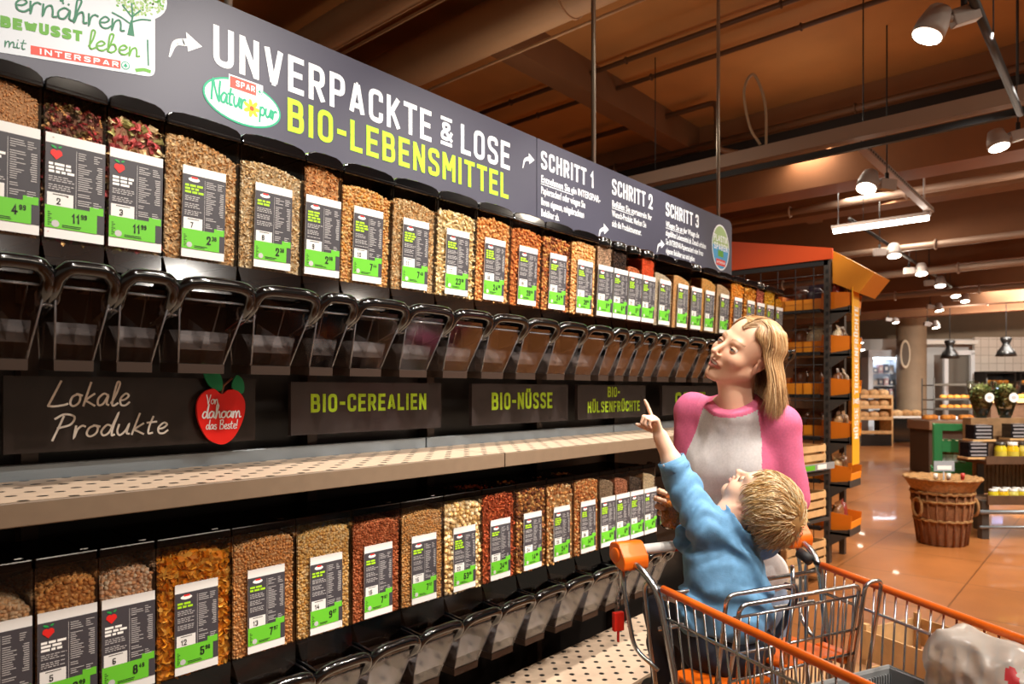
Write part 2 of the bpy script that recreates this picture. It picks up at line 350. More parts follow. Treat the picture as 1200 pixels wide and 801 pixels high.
def caps_text(mb, s, x, y, h, th=.17, mi=0, sx=1.0, gap=.20, z=0.0, width=None):
    """condensed capitals, baseline at (x, y), height h; width= fits the line"""
    def adv(): return sum((CAPS[c][0] + th + gap) if c != ' ' else .38 for c in s) - gap
    if width: sx = width / (adv() * h)
    hs = h / (1 + th) ; cx = x
    for c in s:
        if c == ' ': cx += .38 * h * sx; continue
        w_, st = CAPS[c]
        for k, (pts, r, cl) in enumerate(st):
            q = roundpoly([np.array(p) for p in pts], r, cl == 1) if r else [np.array(p) for p in pts]
            q = [(cx + (p[0] + th / 2) * h * sx, y + (p[1] + th / 2 * 1.0) * hs) for p in q]
            # strokes are widened in both directions so condensed letters keep an even weight
            ribbon(mb, q, th * h * (.5 + .5 * sx), mi, cl == 1, z + k * 0.00025, flat=cl == 2)
        cx += (w_ + th + gap) * h * sx
    return cx
def hand_text(mb, s, x, y, h, th=.06, mi=0, sx=1.0, slant=0.0, gap=.02, z=0.0, width=None):
    if width: sx = width / (h * sum(HAND[c][0] + gap for c in s))
    cx = x; k = 0
    for c in s:
        w_, st = HAND[c]
        for pts in st:
            q = crom(pts, 6) if len(pts) > 2 else pts
            q = [(cx + (p[0] + slant * p[1]) * h * sx, y + p[1] * h) for p in q]; ribbon(mb, q, th * h, mi, False, z + (k % 4) * 0.0002, True); k += 1
        cx += (w_ + gap) * h * sx
    return cx
_txt = {}
def font_mesh(s, bold=0.0):
    if (s, bold) not in _txt:
        cu = bpy.data.curves.new('lettering', 'FONT'); cu.body = s; cu.size = 1.0; cu.offset = bold; cu.resolution_u = 2
        o = bpy.data.objects.new('lettering', cu); COL.objects.link(o); dg = bpy.context.evaluated_depsgraph_get(); me = bpy.data.meshes.new_from_object(o.evaluated_get(dg))
        V = np.zeros(len(me.vertices) * 3); me.vertices.foreach_get('co', V); V = V.reshape(-1, 3); fs = [list(p.vertices) for p in me.polygons]
        bpy.data.objects.remove(o); bpy.data.curves.remove(cu); bpy.data.meshes.remove(me); _txt[(s, bold)] = (V, fs)
    return _txt[(s, bold)]
def font_text(mb, s, x, y, h, mi=0, sx=.62, bold=.012, z=0.0, width=None):
    V, fs = font_mesh(s, bold); V = V.copy()
    if width: sx = width / (V[:, 0].max() * h * 1.38)
    V[:, 0] = V[:, 0] * h * 1.38 * sx + x; V[:, 1] = V[:, 1] * h * 1.38 + y; V[:, 2] = z
    mb.add(V, fs, mi); return V[:, 0].max()
def disc(mb, x, y, rx, ry, mi=0, z=0.0, n=24, rot=0.0):
    a = np.arange(n) * 2 * np.pi / n; c, s_ = math.cos(rot), math.sin(rot)
    p = np.stack([rx * np.cos(a), ry * np.sin(a)], 1); p = np.stack([p[:, 0] * c - p[:, 1] * s_ + x, p[:, 0] * s_ + p[:, 1] * c + y, np.full(n, z)], 1)
    mb.poly(p, mi)
def rect(mb, x0, y0, x1, y1, mi=0, z=0.0): mb.poly([(x0, y0, z), (x1, y0, z), (x1, y1, z), (x0, y1, z)], mi)
# ---------------------------------------------------------------- the setting
def on_y(u, v, Y):
    t = (u - 600) / F_PX; D = Y / (SA - CA * t); return np.array([D * (CA + SA * t), Y, CAMZ + (457 - v) / F_PX * D])
def on_z(u, v, Z):
    D = (CAMZ - Z) * F_PX / (v - 457); t = (u - 600) / F_PX; return np.array([D * (CA + SA * t), D * (SA - CA * t), Z])
def tile_mat():
    m = mat('terracotta_tiles', '#b5733f', 0.28, noise=.10, nscale=3.0, bump=.015, bscale=40, coat=.25); nt = m.node_tree; b = nt.nodes['Principled BSDF']
    src = b.inputs['Base Color'].links[0].from_socket
    br = nt.nodes.new('ShaderNodeTexBrick'); br.offset = 0.0; br.inputs['Scale'].default_value = 1.0; br.inputs['Brick Width'].default_value = .90; br.inputs['Row Height'].default_value = .90
    br.inputs['Mortar Size'].default_value = .006; br.inputs['Color1'].default_value = (1, 1, 1, 1); br.inputs['Color2'].default_value = (.90, .88, .86, 1); br.inputs['Mortar'].default_value = (.45, .42, .40, 1)
    tc = nt.nodes.new('ShaderNodeTexCoord'); nt.links.new(tc.outputs['Object'], br.inputs['Vector'])
    n2 = nt.nodes.new('ShaderNodeTexNoise'); n2.inputs['Scale'].default_value = 90; nt.links.new(tc.outputs['Object'], n2.inputs['Vector'])
    mr = nt.nodes.new('ShaderNodeMapRange'); mr.inputs['To Min'].default_value = .86; mr.inputs['To Max'].default_value = 1.12; nt.links.new(n2.outputs['Fac'], mr.inputs['Value'])
    m1 = nt.nodes.new('ShaderNodeVectorMath'); m1.operation = 'MULTIPLY'; nt.links.new(src, m1.inputs[0]); nt.links.new(br.outputs['Color'], m1.inputs[1])
    m2 = nt.nodes.new('ShaderNodeVectorMath'); m2.operation = 'SCALE'; nt.links.new(m1.outputs[0], m2.inputs[0]); nt.links.new(mr.outputs[0], m2.inputs['Scale']); nt.links.new(m2.outputs[0], b.inputs['Base Color'])
    return m
def perforated(name, color, period=.05, r=.11):
    m = mat(name, color, .45, noise=.05, nscale=30); nt = m.node_tree; b = nt.nodes['Principled BSDF']; src = b.inputs['Base Color'].links[0].from_socket
    tc = nt.nodes.new('ShaderNodeTexCoord'); hits = []
    for off in ((0, 0, 0), (.5, .5, 0)):
        sc = nt.nodes.new('ShaderNodeVectorMath'); sc.operation = 'MULTIPLY_ADD'; sc.inputs[1].default_value = (1 / period, 1 / period, 0); sc.inputs[2].default_value = off; nt.links.new(tc.outputs['Object'], sc.inputs[0])
        fr = nt.nodes.new('ShaderNodeVectorMath'); fr.operation = 'FRACTION'; nt.links.new(sc.outputs[0], fr.inputs[0])
        sb = nt.nodes.new('ShaderNodeVectorMath'); sb.operation = 'DISTANCE'; sb.inputs[1].default_value = (.5, .5, 0); nt.links.new(fr.outputs[0], sb.inputs[0])
        lt = nt.nodes.new('ShaderNodeMath'); lt.operation = 'LESS_THAN'; lt.inputs[1].default_value = r; nt.links.new(sb.outputs['Value'], lt.inputs[0]); hits.append(lt)
    ad = nt.nodes.new('ShaderNodeMath'); ad.operation = 'MAXIMUM'; nt.links.new(hits[0].outputs[0], ad.inputs[0]); nt.links.new(hits[1].outputs[0], ad.inputs[1])
    mx = nt.nodes.new('ShaderNodeMix'); mx.data_type = 'RGBA'; nt.links.new(ad.outputs[0], mx.inputs['Factor']); nt.links.new(src, mx.inputs['A']); mx.inputs['B'].default_value = (.012, .01, .009, 1)
    nt.links.new(mx.outputs['Result'], b.inputs['Base Color']); return m
M_CEIL = mat('ceiling_paint', '#a8743f', .8, noise=.12, nscale=1.5)
M_BLACK = mat('black_panel', '#17120f', .42, noise=.10, nscale=15)
M_BLKPL = mat('black_gloss_plastic', '#070708', .12, coat=.5)
M_DKBR = mat('dark_brown_metal', '#3a2c24', .4, metal=.3)
M_SHELF = perforated('perforated_beige_sheet', '#cdb49c', .085, .125)
M_SHELFP = mat('shaded_beige_sheet', '#75624f', .42, noise=.05, nscale=30)  # lip colour darkened for the shade on its front
M_GREYST = mat('grey_steel', '#8b949b', .35, metal=.4)
M_WHITE = mat('white_print', '#f3f1ec', .6)
M_LIME = mat('lime_print', '#a4d71b', .55)

flo = MB(); flo.box((12, 0, -.05), (36, 18, .1)); struct('floor', flo, tile_mat())
cei = MB(); cei.box((12, 0, 4.65), (36, 18, .1)); struct('ceiling', cei, M_CEIL)
wb = MB(); wb.box((12, 8.0, 2.3), (36, .1, 4.6)); struct('wall_back', wb, mat('back_wall_paint', '#6b4a30', .8, noise=.1, nscale=3))
wf = MB(); wf.box((28.4, 0, 2.3), (.1, 18, 4.6)); struct('wall_far', wf, mat('far_wall_paint', '#a58d74', .8, noise=.05, nscale=3))

# ---------------------------------------------------------------- dispenser wall unit: back panels, shelves
WALLX0, WALLX1 = -.1, 4.60
t = thing('shelving_unit', 'long black shelving unit carrying both rows of food dispensers, with perforated beige shelves', 'shelving unit', (0, 0, 0))
m = MB(); m.box(((WALLX0 + WALLX1) / 2, 2.03, 1.02), (WALLX1 - WALLX0, .04, 2.04)); m.build('back_panel', M_BLACK, t)
for px in (.49, 1.26, 1.77, 2.42, 3.05, 3.9):
    m = MB(); m.box((px, 1.985, .98), (.035, .05, 1.96)); m.build('upright', M_DKBR, t)
for a, b in ((-.1, 1.708), (1.714, 2.958), (2.964, 4.40)):
    m = MB(); m.box(((a + b) / 2, 1.73, 1.262), (b - a, .38, .016)); sh = m.build('shelf', M_SHELF, t)
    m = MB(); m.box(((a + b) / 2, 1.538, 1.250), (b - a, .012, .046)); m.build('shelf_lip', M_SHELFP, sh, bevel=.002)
    m = MB(); m.box(((a + b) / 2, 1.93, 1.285), (b - a, .022, .045)); m.build('shelf_upstand', M_GREYST, sh, bevel=.003)
m = MB(); m.box((2.1, 1.635, .335), (4.4, .41, .018)); bs = m.build('base_shelf', M_SHELF, t)
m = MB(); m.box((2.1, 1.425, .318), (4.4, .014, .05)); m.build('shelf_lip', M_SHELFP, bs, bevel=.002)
m = MB(); m.box((2.1, 1.70, .155), (4.4, .30, .31)); m.build('plinth', M_BLACK, t)
for z, hh in ((1.66, .05), (.70, .05), (1.93, .03), (.98, .03)):
    m = MB(); m.box((2.25, 1.985, z), (4.66, .05, hh)); m.build('carrier_rail', M_BLACK, t)
m = MB(); m.box((4.60, 1.86, 1.02), (.02, .34, 2.04)); m.build('end_panel', M_BLACK, t)

# ---------------------------------------------------------------- gravity dispensers
M_CLEAR = clear('clear_plastic', '#fcfaf7', .05, .03, .6)
M_CLEARD = clear('smoked_plastic', '#8a766a', .10, .10, .7)
M_SPOUT = clear('clear_spout_plastic', '#d6cac2', .02, .12, .20)
M_INSERT = clear('glint_spout_insert', '#d8d6d4', .12, .10, .6)
def mix_pale_glint(m, k, c):
    nt = m.node_tree; o = nt.nodes['Material Output']; src = o.inputs[0].links[0].from_socket; d = nt.nodes.new('ShaderNodeBsdfDiffuse'); d.inputs[0].default_value = lin(c); mx = nt.nodes.new('ShaderNodeMixShader'); mx.inputs[0].default_value = k
    nt.links.new(src, mx.inputs[1]); nt.links.new(d.outputs[0], mx.inputs[2]); nt.links.new(mx.outputs[0], o.inputs[0])
mix_pale_glint(M_INSERT, .24, '#c4c4ca')  # pale diffuse share painted in for silver reflections on insert and edges
M_SIDE = clear('brownish_side_plastic', '#c9b19c', .05, .05)
L_DARK = mat('label_anthracite', '#3d3a3f', .5); L_GREEN = mat('label_green', '#63bb2b', .5); L_INK = mat('label_ink', '#15150f', .6); L_GREY = mat('label_grey_print', '#b9b6b4', .6)
L_RED = mat('label_red', '#d8201c', .5); L_LEAF = mat('label_leaf', '#1d9a46', .5); L_CARD = mat('label_card', '#dedcd8', .5)
LABM = [L_CARD, L_DARK, L_GREEN, L_INK, M_WHITE, L_GREY, L_RED, L_LEAF, M_LIME]
def price_label(w, h, number, price, local, rnd, wide):
    """card w x h, lower-left corner at the origin, printed side towards -y"""
    m = MB(); m.box((w / 2, .0015, h / 2), (w, .003, h), 0)
    m.M = frame((0, -.0004, 0), (1, 0, 0), (0, 0, 1), (0, -1, 0))
    X = lambda a: a * w; Y = lambda a: (1 - a) * h
    rect(m, 0, Y(.905), w, Y(.095), 1, .0004)
    m.add([(X(.50), Y(.70), .0008), (X(.507), Y(.70), .0008), (X(.507), Y(.13), .0008), (X(.50), Y(.13), .0008)], [(0, 1, 2, 3)], 5)
    rect(m, 0, Y(.905), X(.87), Y(.69), 2, .0008); rect(m, X(.74), Y(.72), X(.98), Y(.645), 2, .001)
    rect(m, X(.03), Y(.69), X(.46), Y(.565), 0, .001)
    for k in range(7): rect(m, X(.045), Y(.88 - k * .02), X(.08 + .03 * (k % 2)), Y(.872 - k * .02), 3, .0012)   # bar code
    disc(m, X(.17), Y(.862), w * .065, w * .065, 5, .0012, 12)
    for k in range(2): rect(m, X(.28), Y(.872 + k * .016), X(.28 + rnd.uniform(.22, .34)), Y(.864 + k * .016), 3, .0012)
    if number: 
        n = len(number); caps_text(m, number, X(.24 - .055 * n), Y(.675), h * .062, .19, 3, z=.0014, sx=.8)
        rect(m, X(.12), Y(.585), X(.38), Y(.577), 3, .0014)
    if price:
        a, b = price; ww = .13 * len(a); x1 = caps_text(m, a, X(.70 - ww), Y(.835), h * .095, .2, 3, z=.0014, sx=.72)
        caps_text(m, b, min(x1, X(.74)), Y(.785), h * .048, .2, 3, z=.0014, sx=.72)
    if local:
        disc(m, X(.13), Y(.185), w * .055, w * .058, 6, .0012, 16); disc(m, X(.21), Y(.185), w * .055, w * .058, 6, .00125, 16); m.poly([(X(.065), Y(.195), .0013), (X(.275), Y(.195), .0013), (X(.17), Y(.25), .0013)][::-1], 6)
        disc(m, X(.13), Y(.13), w * .05, w * .02, 7, .0014, 10, -.4); disc(m, X(.23), Y(.125), w * .035, w * .016, 7, .0014, 10, .5); y0 = .28
    else:
        disc(m, X(.25), Y(.145), w * .13, w * .05, 4, .0012, 18); rect(m, X(.19), Y(.135), X(.33), Y(.115), 6, .0014); y0 = .20
    ti = 4 if local else 8
    for k in range(3 if local else rnd.choice((2, 3, 4))):    # title words
        x = .05
        while x < .36: d = rnd.uniform(.06, .16); rect(m, X(x), Y(y0 + .024), X(min(x + d, .47)), Y(y0), ti, .0012); x += d + .025
        y0 += .036
    y0 += .02
    for k in range(int((.55 - y0) / .02)):
        if k % 4 == 3: continue
        x = .05; e = rnd.uniform(.3, .46)
        while x < e: d = rnd.uniform(.03, .09); rect(m, X(x), Y(y0 + k * .02 + .008), X(min(x + d, .47)), Y(y0 + k * .02), 5, .0012); x += d + .018
    for k in range(25):
        if k in (4, 18, 21): continue
        yy = .14 + k * .021; x = .535
        rect(m, X(.535), Y(yy + .007), X(rnd.uniform(.62, .78)), Y(yy), 5, .0012)
        if 4 < k < 18: rect(m, X(rnd.uniform(.84, .88)), Y(yy + .008), X(.95), Y(yy), 5, .0012)
        elif k > 21 or k < 4: rect(m, X(.80), Y(yy + .007), X(rnd.uniform(.86, .95)), Y(yy), 5, .0012)
    return m
HOP_D = .29
def dispenser_parts(w, lid_kind):
    """one gravity bin, front at y=0 (customer side is -y), z=0 at the foot of its spout"""
    a = w / 2 - .0015; P = {}
    m = MB()   # see-through body: front, sides, with slim solid corner edges
    m.quad((-a, 0, .262), (a, 0, .262), (a, 0, .567), (-a, 0, .567))
    for s in (-1, 1): m.quad((s * a, 0, .262), (s * a, HOP_D, .262), (s * a, HOP_D, .567), (s * a, 0, .567), 1)
    for s in (-1, 1): m.box((s * (a - .002), .002, .414), (.004, .004, .305), 2)
    P['clear_body'] = m
    m = MB(); m.quad((-a, HOP_D, .2), (a, HOP_D, .2), (a, HOP_D, .567), (-a, HOP_D, .567)); P['rear_panel'] = m
    m = MB()
    if lid_kind == 'arch':
        prof = [(-a, .565), (-a, .578), (-a + .01, .586), (-a * .6, .591), (0, .593), (a * .6, .591), (a - .01, .586), (a, .578), (a, .565)]
        m.prism([(x, -.008, z) for x, z in prof][::-1], (0, HOP_D + .01, 0)); m.box((0, -.006, .563), (2 * a, .008, .01))
    elif lid_kind == 'round':
        m.lathe([(0, .600), (a * .6, .597), (a * .92, .588), (a, .576), (a, .556), (a - .006, .556)], 20, (0, a * .7, 0))
        m.box((0, HOP_D / 2 + .05, .568), (2 * a - .004, HOP_D - .1, .02))
    else:
        m.box((0, HOP_D / 2, .570), (2 * a, HOP_D, .008)); m.box((0, .003, .577), (2 * a, .006, .02)); m.box((a * .6, .02, .584), (.02, .02, .016))
    P['lid'] = m
    m = MB()   # smoked funnel under the bin
    b = a * .86
    top = [(-a, 0, .262), (a, 0, .262), (a, HOP_D, .262), (-a, HOP_D, .262)]; bot = [(-b, -.02, .190), (b, -.02, .190), (b, .2, .175), (-b, .2, .175)]
    m.add(top + bot, [(0, 4, 5, 1), (1, 5, 6, 2), (2, 6, 7, 3), (3, 7, 4, 0)]); P['funnel'] = m
    m = MB()   # black pull handle: an arched bar with cheeks running back to the spout
    hp = [(x, y, z - .030) for x, y, z in ((-a + .004, -.03, .165), (-a + .004, -.066, .190), (-a + .006, -.082, .212), (-a + .018, -.090, .227), (-a * .5, -.092, .233), (0, -.092, .234), (a * .5, -.092, .233), (a - .018, -.090, .227), (a - .006, -.082, .212), (a - .004, -.066, .190), (a - .004, -.03, .165))]
    m.tube(crom(hp, 4), .0150, 10)
    for s in (-1, 1):
        m.prism([(s * (a - .012), .03, .215), (s * (a - .012), -.085, .206), (s * (a - .012), -.088, .180), (s * (a - .012), -.055, .135), (s * (a - .012), .03, .105)], (s * .010, 0, 0))
    P['pull_handle'] = m
    m = MB()   # clear spout, leaning back towards its foot
    c, d = a * .92, a * .60
    top = [(-c, -.076, .180), (c, -.076, .180), (c, .06, .180), (-c, .06, .180)]; bot = [(-d, -.012, .02), (d, -.012, .02), (d, .085, .02), (-d, .085, .02)]
    m.add(top + bot, [(0, 1, 5, 4), (1, 2, 6, 5), (2, 3, 7, 6), (3, 0, 4, 7)])
    for i in range(4): m.rod(top[i], bot[i], .0022, 5, 1)
    m.rod((-c, -.072, .166), (c, -.072, .166), .0028, 6, 1); m.rod(bot[0], bot[1], .002, 5, 1)
    m.quad((-d, .075, .024), (d, .075, .024), (d * 1.04, -.012, .055), (-d * 1.04, -.012, .055), 1)
    m.quad((-d * 1.04, -.012, .055), (d * 1.04, -.012, .055), (d * 1.1, .03, .10), (-d * 1.1, .03, .10), 1)
    m.quad((0, -.0, .03), (0, .07, .03), (0, .06, .13), (0, -.03, .10), 1)
    for s in (-1, 1): m.quad((s * d * .99, -.01, .022), (s * d * .99, .08, .022), (s * d * 1.08, .07, .10), (s * d * 1.08, -.03, .10), 1)
    for s in (-1, 1):
        m.tube([(s * c * .97 + .012 * math.cos(q), -.05, .145 + .016 * math.sin(q)) for q in np.linspace(0, 6.283, 12, endpoint=False)], .003, 5, 1, closed=True)
    P['spout'] = m
    m = MB(); m.box((0, .035, .011), (2 * d + .004, .10, .022)); P['spout_foot'] = m
    return P
PART_M = {'clear_body': [M_CLEAR, M_SIDE, M_CLEAR], 'rear_panel': M_BLACK, 'lid': M_BLKPL, 'funnel': M_CLEARD, 'pull_handle': M_BLKPL, 'spout': [M_SPOUT, M_INSERT], 'spout_foot': M_DKBR}
HOPM = {}
def dispenser(w, x0, y, z, lid_kind, label, group, lab, tilt, rnd):
    key = (w, lid_kind)
    if key not in HOPM: HOPM[key] = {k: v.mesh(k, [M_SMOKELID] if (k == 'lid' and lid_kind == 'flat') else PART_M[k]) for k, v in dispenser_parts(w, lid_kind).items()}
    o = thing('food_dispenser', label, 'dispenser', (x0 + w / 2, y, z), 0, group); o.rotation_euler = (tilt, 0, 0)
    for k, me in HOPM[key].items():
        c = bpy.data.objects.new(k, me); COL.objects.link(c); c.parent = o
        if k in ('lid', 'pull_handle'):
            bv = c.modifiers.new('bevel', 'BEVEL'); bv.width = .003; bv.segments = 2; bv.limit_method = 'ANGLE'; bv.angle_limit = .7
    num, price, local = lab
    lw, off = (.101, -.049) if w > .15 else (.108, -.054)
    c = price_label(lw, .208, num, price, local, rnd, w > .15).build('price_label', LABM, o, loc=(off, -.006, .268))
    return o
M_SMOKELID = clear('smoked_lid', '#6d5c50', .04, .12, .35)

# grains: base shapes
def ico(n=1):
    bm = bmesh.new(); bmesh.ops.create_icosphere(bm, subdivisions=n, radius=1.0); V = np.array([v.co[:] for v in bm.verts]); Fs = np.array([[v.index for v in f.verts] for f in bm.faces]); bm.free(); return V, Fs
OCT = (np.array([(1, 0, 0), (-1, 0, 0), (0, 1, 0), (0, -1, 0), (0, 0, 1), (0, 0, -1)], float), np.array([(0, 2, 4), (2, 1, 4), (1, 3, 4), (3, 0, 4), (2, 0, 5), (1, 2, 5), (3, 1, 5), (0, 3, 5)]))
I1 = ico(1); I2 = ico(2)
def sh_flake():
    n = 7; a = np.arange(n) * 2 * np.pi / n; V = np.vstack([[(0, 0, .18)], np.stack([np.cos(a), .8 * np.sin(a), .12 * np.cos(2 * a)], 1), [(0, 0, -.02)]])
    F = [(0, 1 + i, 1 + (i + 1) % n) for i in range(n)] + [(n + 1, 1 + (i + 1) % n, 1 + i) for i in range(n)]; return V, np.array(F)
def sh_ell(a, b, c, base=I1): return base[0] * np.array([a, b, c]), base[1]
def sh_cashew():
    V, Fs = ico(2); V = V * np.array([1.25, .48, .48]); V[:, 1] += -.42 * (V[:, 0] / 1.25) ** 2 + .2; return V, Fs
def sh_spiral():
    V = []; Fs = []; n = 14; k = 4
    for i in range(n):
        x = -1.4 + 2.8 * i / (n - 1)
        for j in range(k): r = .42 if j % 2 == 0 else .16; q = i * 1.0 + j * 2 * np.pi / k; V.append((x, r * np.cos(q), r * np.sin(q)))
    for i in range(n - 1):
        for j in range(k): a, b = i * k + j, i * k + (j + 1) % k; Fs += [(a, b, b + k), (a, b + k, a + k)]
    return np.array(V), np.array(Fs)
def sh_shell():
    V = []; Fs = []; n = 10; m = 4
    for i in range(n):
        for j in range(m): q = -2.4 + 4.8 * i / (n - 1); y = -.8 + 1.6 * j / (m - 1); r = .6 + .12 * math.cos(3 * q + j); V.append((r * math.cos(q) + .1 * y * y, y, r * math.sin(q)))
    for i in range(n - 1):
        for j in range(m - 1): a = i * m + j; Fs += [(a, a + 1, a + m + 1), (a, a + m + 1, a + m)]
    return np.array(V), np.array(Fs)
SHAPES = {'flake': sh_flake(), 'grain': sh_ell(1, .45, .4, OCT), 'dot': sh_ell(1, .95, .85, OCT), 'ball': sh_ell(1, .95, .9), 'bean': sh_ell(1, .62, .55), 'almond': sh_ell(1.15, .68, .45, I1), 'cashew': sh_cashew(), 'spiral': sh_spiral(), 'shell': sh_shell(), 'chunk': sh_ell(1, .8, .6), 'long': sh_ell(1.35, .42, .42)}
M_GRAIN = mat('grain', '#ffffff', .55, attr='Col', spec=.3)
def filling(name, label, cat, w, x0, y, z, tilt, kind, size, cols, level, seed, slope=0.0, near=True):
    """loose goods in a dispenser: a packed core plus a layer of separate pieces against the front, the seen side and on top"""
    rg = np.random.default_rng(seed); a = w / 2 - .006; d = HOP_D - .02; m = MB()
    cols = np.array([lin(c)[:3] for c in cols]); cols = cols * np.minimum(2.3, .93 / cols.max(1, keepdims=True)); base = cols.mean(0) * .6
    zt = lambda x: level + slope * x / a * .5 - (.012 if True else 0) * (np.asarray(x) / a) ** 2
    xs = np.linspace(-a, a, 7); core = []
    f0, zb = .007, .262
    for yy, dz in ((f0, 0.0), (d * .5, .012), (d, .0)):
        for x in xs: core.append((x, yy, zt(x) - size * .7 + dz))
    V = core + [(x, f0, zb) for x in xs] + [(-a, d, zb), (a, d, zb)]; n = len(xs); Fs = []
    for r in range(2):
        for i in range(n - 1): Fs.append((r * n + i, r * n + i + 1, (r + 1) * n + i + 1, (r + 1) * n + i))
    for i in range(n - 1): Fs.append((3 * n + i, 3 * n + i + 1, i + 1, i))
    Fs.append((0, n, 2 * n, 4 * n, 3 * n)); Fs.append((n - 1, 3 * n + n - 1, 4 * n + 1, 3 * n - 1, 2 * n - 1)); Fs.append((2 * n + 0, 3 * n - 1, 4 * n + 1, 4 * n)) 
    m.add(V, Fs, 0, False, tuple(base))
    step = size * {'spiral': 1.0, 'shell': 1.15, 'flake': 1.2 if size < .009 else .85, 'long': 1.2}.get(kind, 1.35); pos = []
    gx, gz = np.meshgrid(np.arange(-a + size * .4, a, step), np.arange(.266, level + .03, step)); gx = gx + rg.uniform(-.4, .4, gx.shape) * step; gz = gz + rg.uniform(-.4, .4, gz.shape) * step
    k = gz < zt(gx); q = np.stack([gx[k], f0 - .001 + rg.uniform(-.2, .35, k.sum()) * size, gz[k]], 1); pos.append(q)
    gy, gz = np.meshgrid(np.arange(.012, d * .55, step), np.arange(.266, level + .03, step)); gy = gy + rg.uniform(-.4, .4, gy.shape) * step; gz = gz + rg.uniform(-.4, .4, gz.shape) * step
    k = gz < zt(-a); pos.append(np.stack([-a + rg.uniform(0, .4, k.sum()) * size, gy[k], gz[k]], 1))
    if near:
        for rep in range(2):
            gx, gy = np.meshgrid(np.arange(-a + size * .4, a, step), np.arange(.012, d, step)); gx = gx + rg.uniform(-.45, .45, gx.shape) * step; gy = gy + rg.uniform(-.45, .45, gy.shape) * step
            pos.append(np.stack([gx.ravel(), gy.ravel(), zt(gx.ravel()) + .012 * (1 - np.abs(gy.ravel() / d - .5) * 2) + rg.uniform(-.6, .2, gx.size) * size], 1))
    pos = np.vstack(pos); pos[:, 0] = np.clip(pos[:, 0], -a + size * .35, a - size * .35); pos[:, 1] = np.maximum(pos[:, 1], .004 + size * .25)
    K = len(pos); qn = rg.normal(size=(K, 4)); qn /= np.linalg.norm(qn, axis=1, keepdims=True); w_, x_, y_, z_ = qn.T
    R = np.stack([np.stack([1 - 2 * (y_ * y_ + z_ * z_), 2 * (x_ * y_ - z_ * w_), 2 * (x_ * z_ + y_ * w_)], -1), np.stack([2 * (x_ * y_ + z_ * w_), 1 - 2 * (x_ * x_ + z_ * z_), 2 * (y_ * z_ - x_ * w_)], -1), np.stack([2 * (x_ * z_ - y_ * w_), 2 * (y_ * z_ + x_ * w_), 1 - 2 * (x_ * x_ + y_ * y_)], -1)], 1)
    cc = cols[rg.integers(0, len(cols), K)] * rg.uniform(.8, 1.15, (K, 1))
    B, bf = SHAPES[kind]; m.pieces(B, bf, pos, R, (size * rg.uniform(.8, 1.15, K))[:, None] * np.ones(3), 0, np.clip(cc, 0, 1), kind not in ('flake', 'spiral', 'shell'))
    o = m.build(name, M_GRAIN, loc=(x0 + w / 2, y, z)); o.rotation_euler = (tilt, 0, 0)
    tag(o, label, cat, None, 'stuff'); return o
N_, W_ = .117, .177
OAT = ['#d9b98c', '#c9a373', '#e4cba4', '#b98f5f']; PALE = ['#e6cfa8', '#d8bb8c', '#f0dfc0', '#c9a677']; TAN = ['#c79a63', '#b5854e', '#d6ad78']; NUT = ['#e0bd84', '#d3a868', '#ecd2a0']
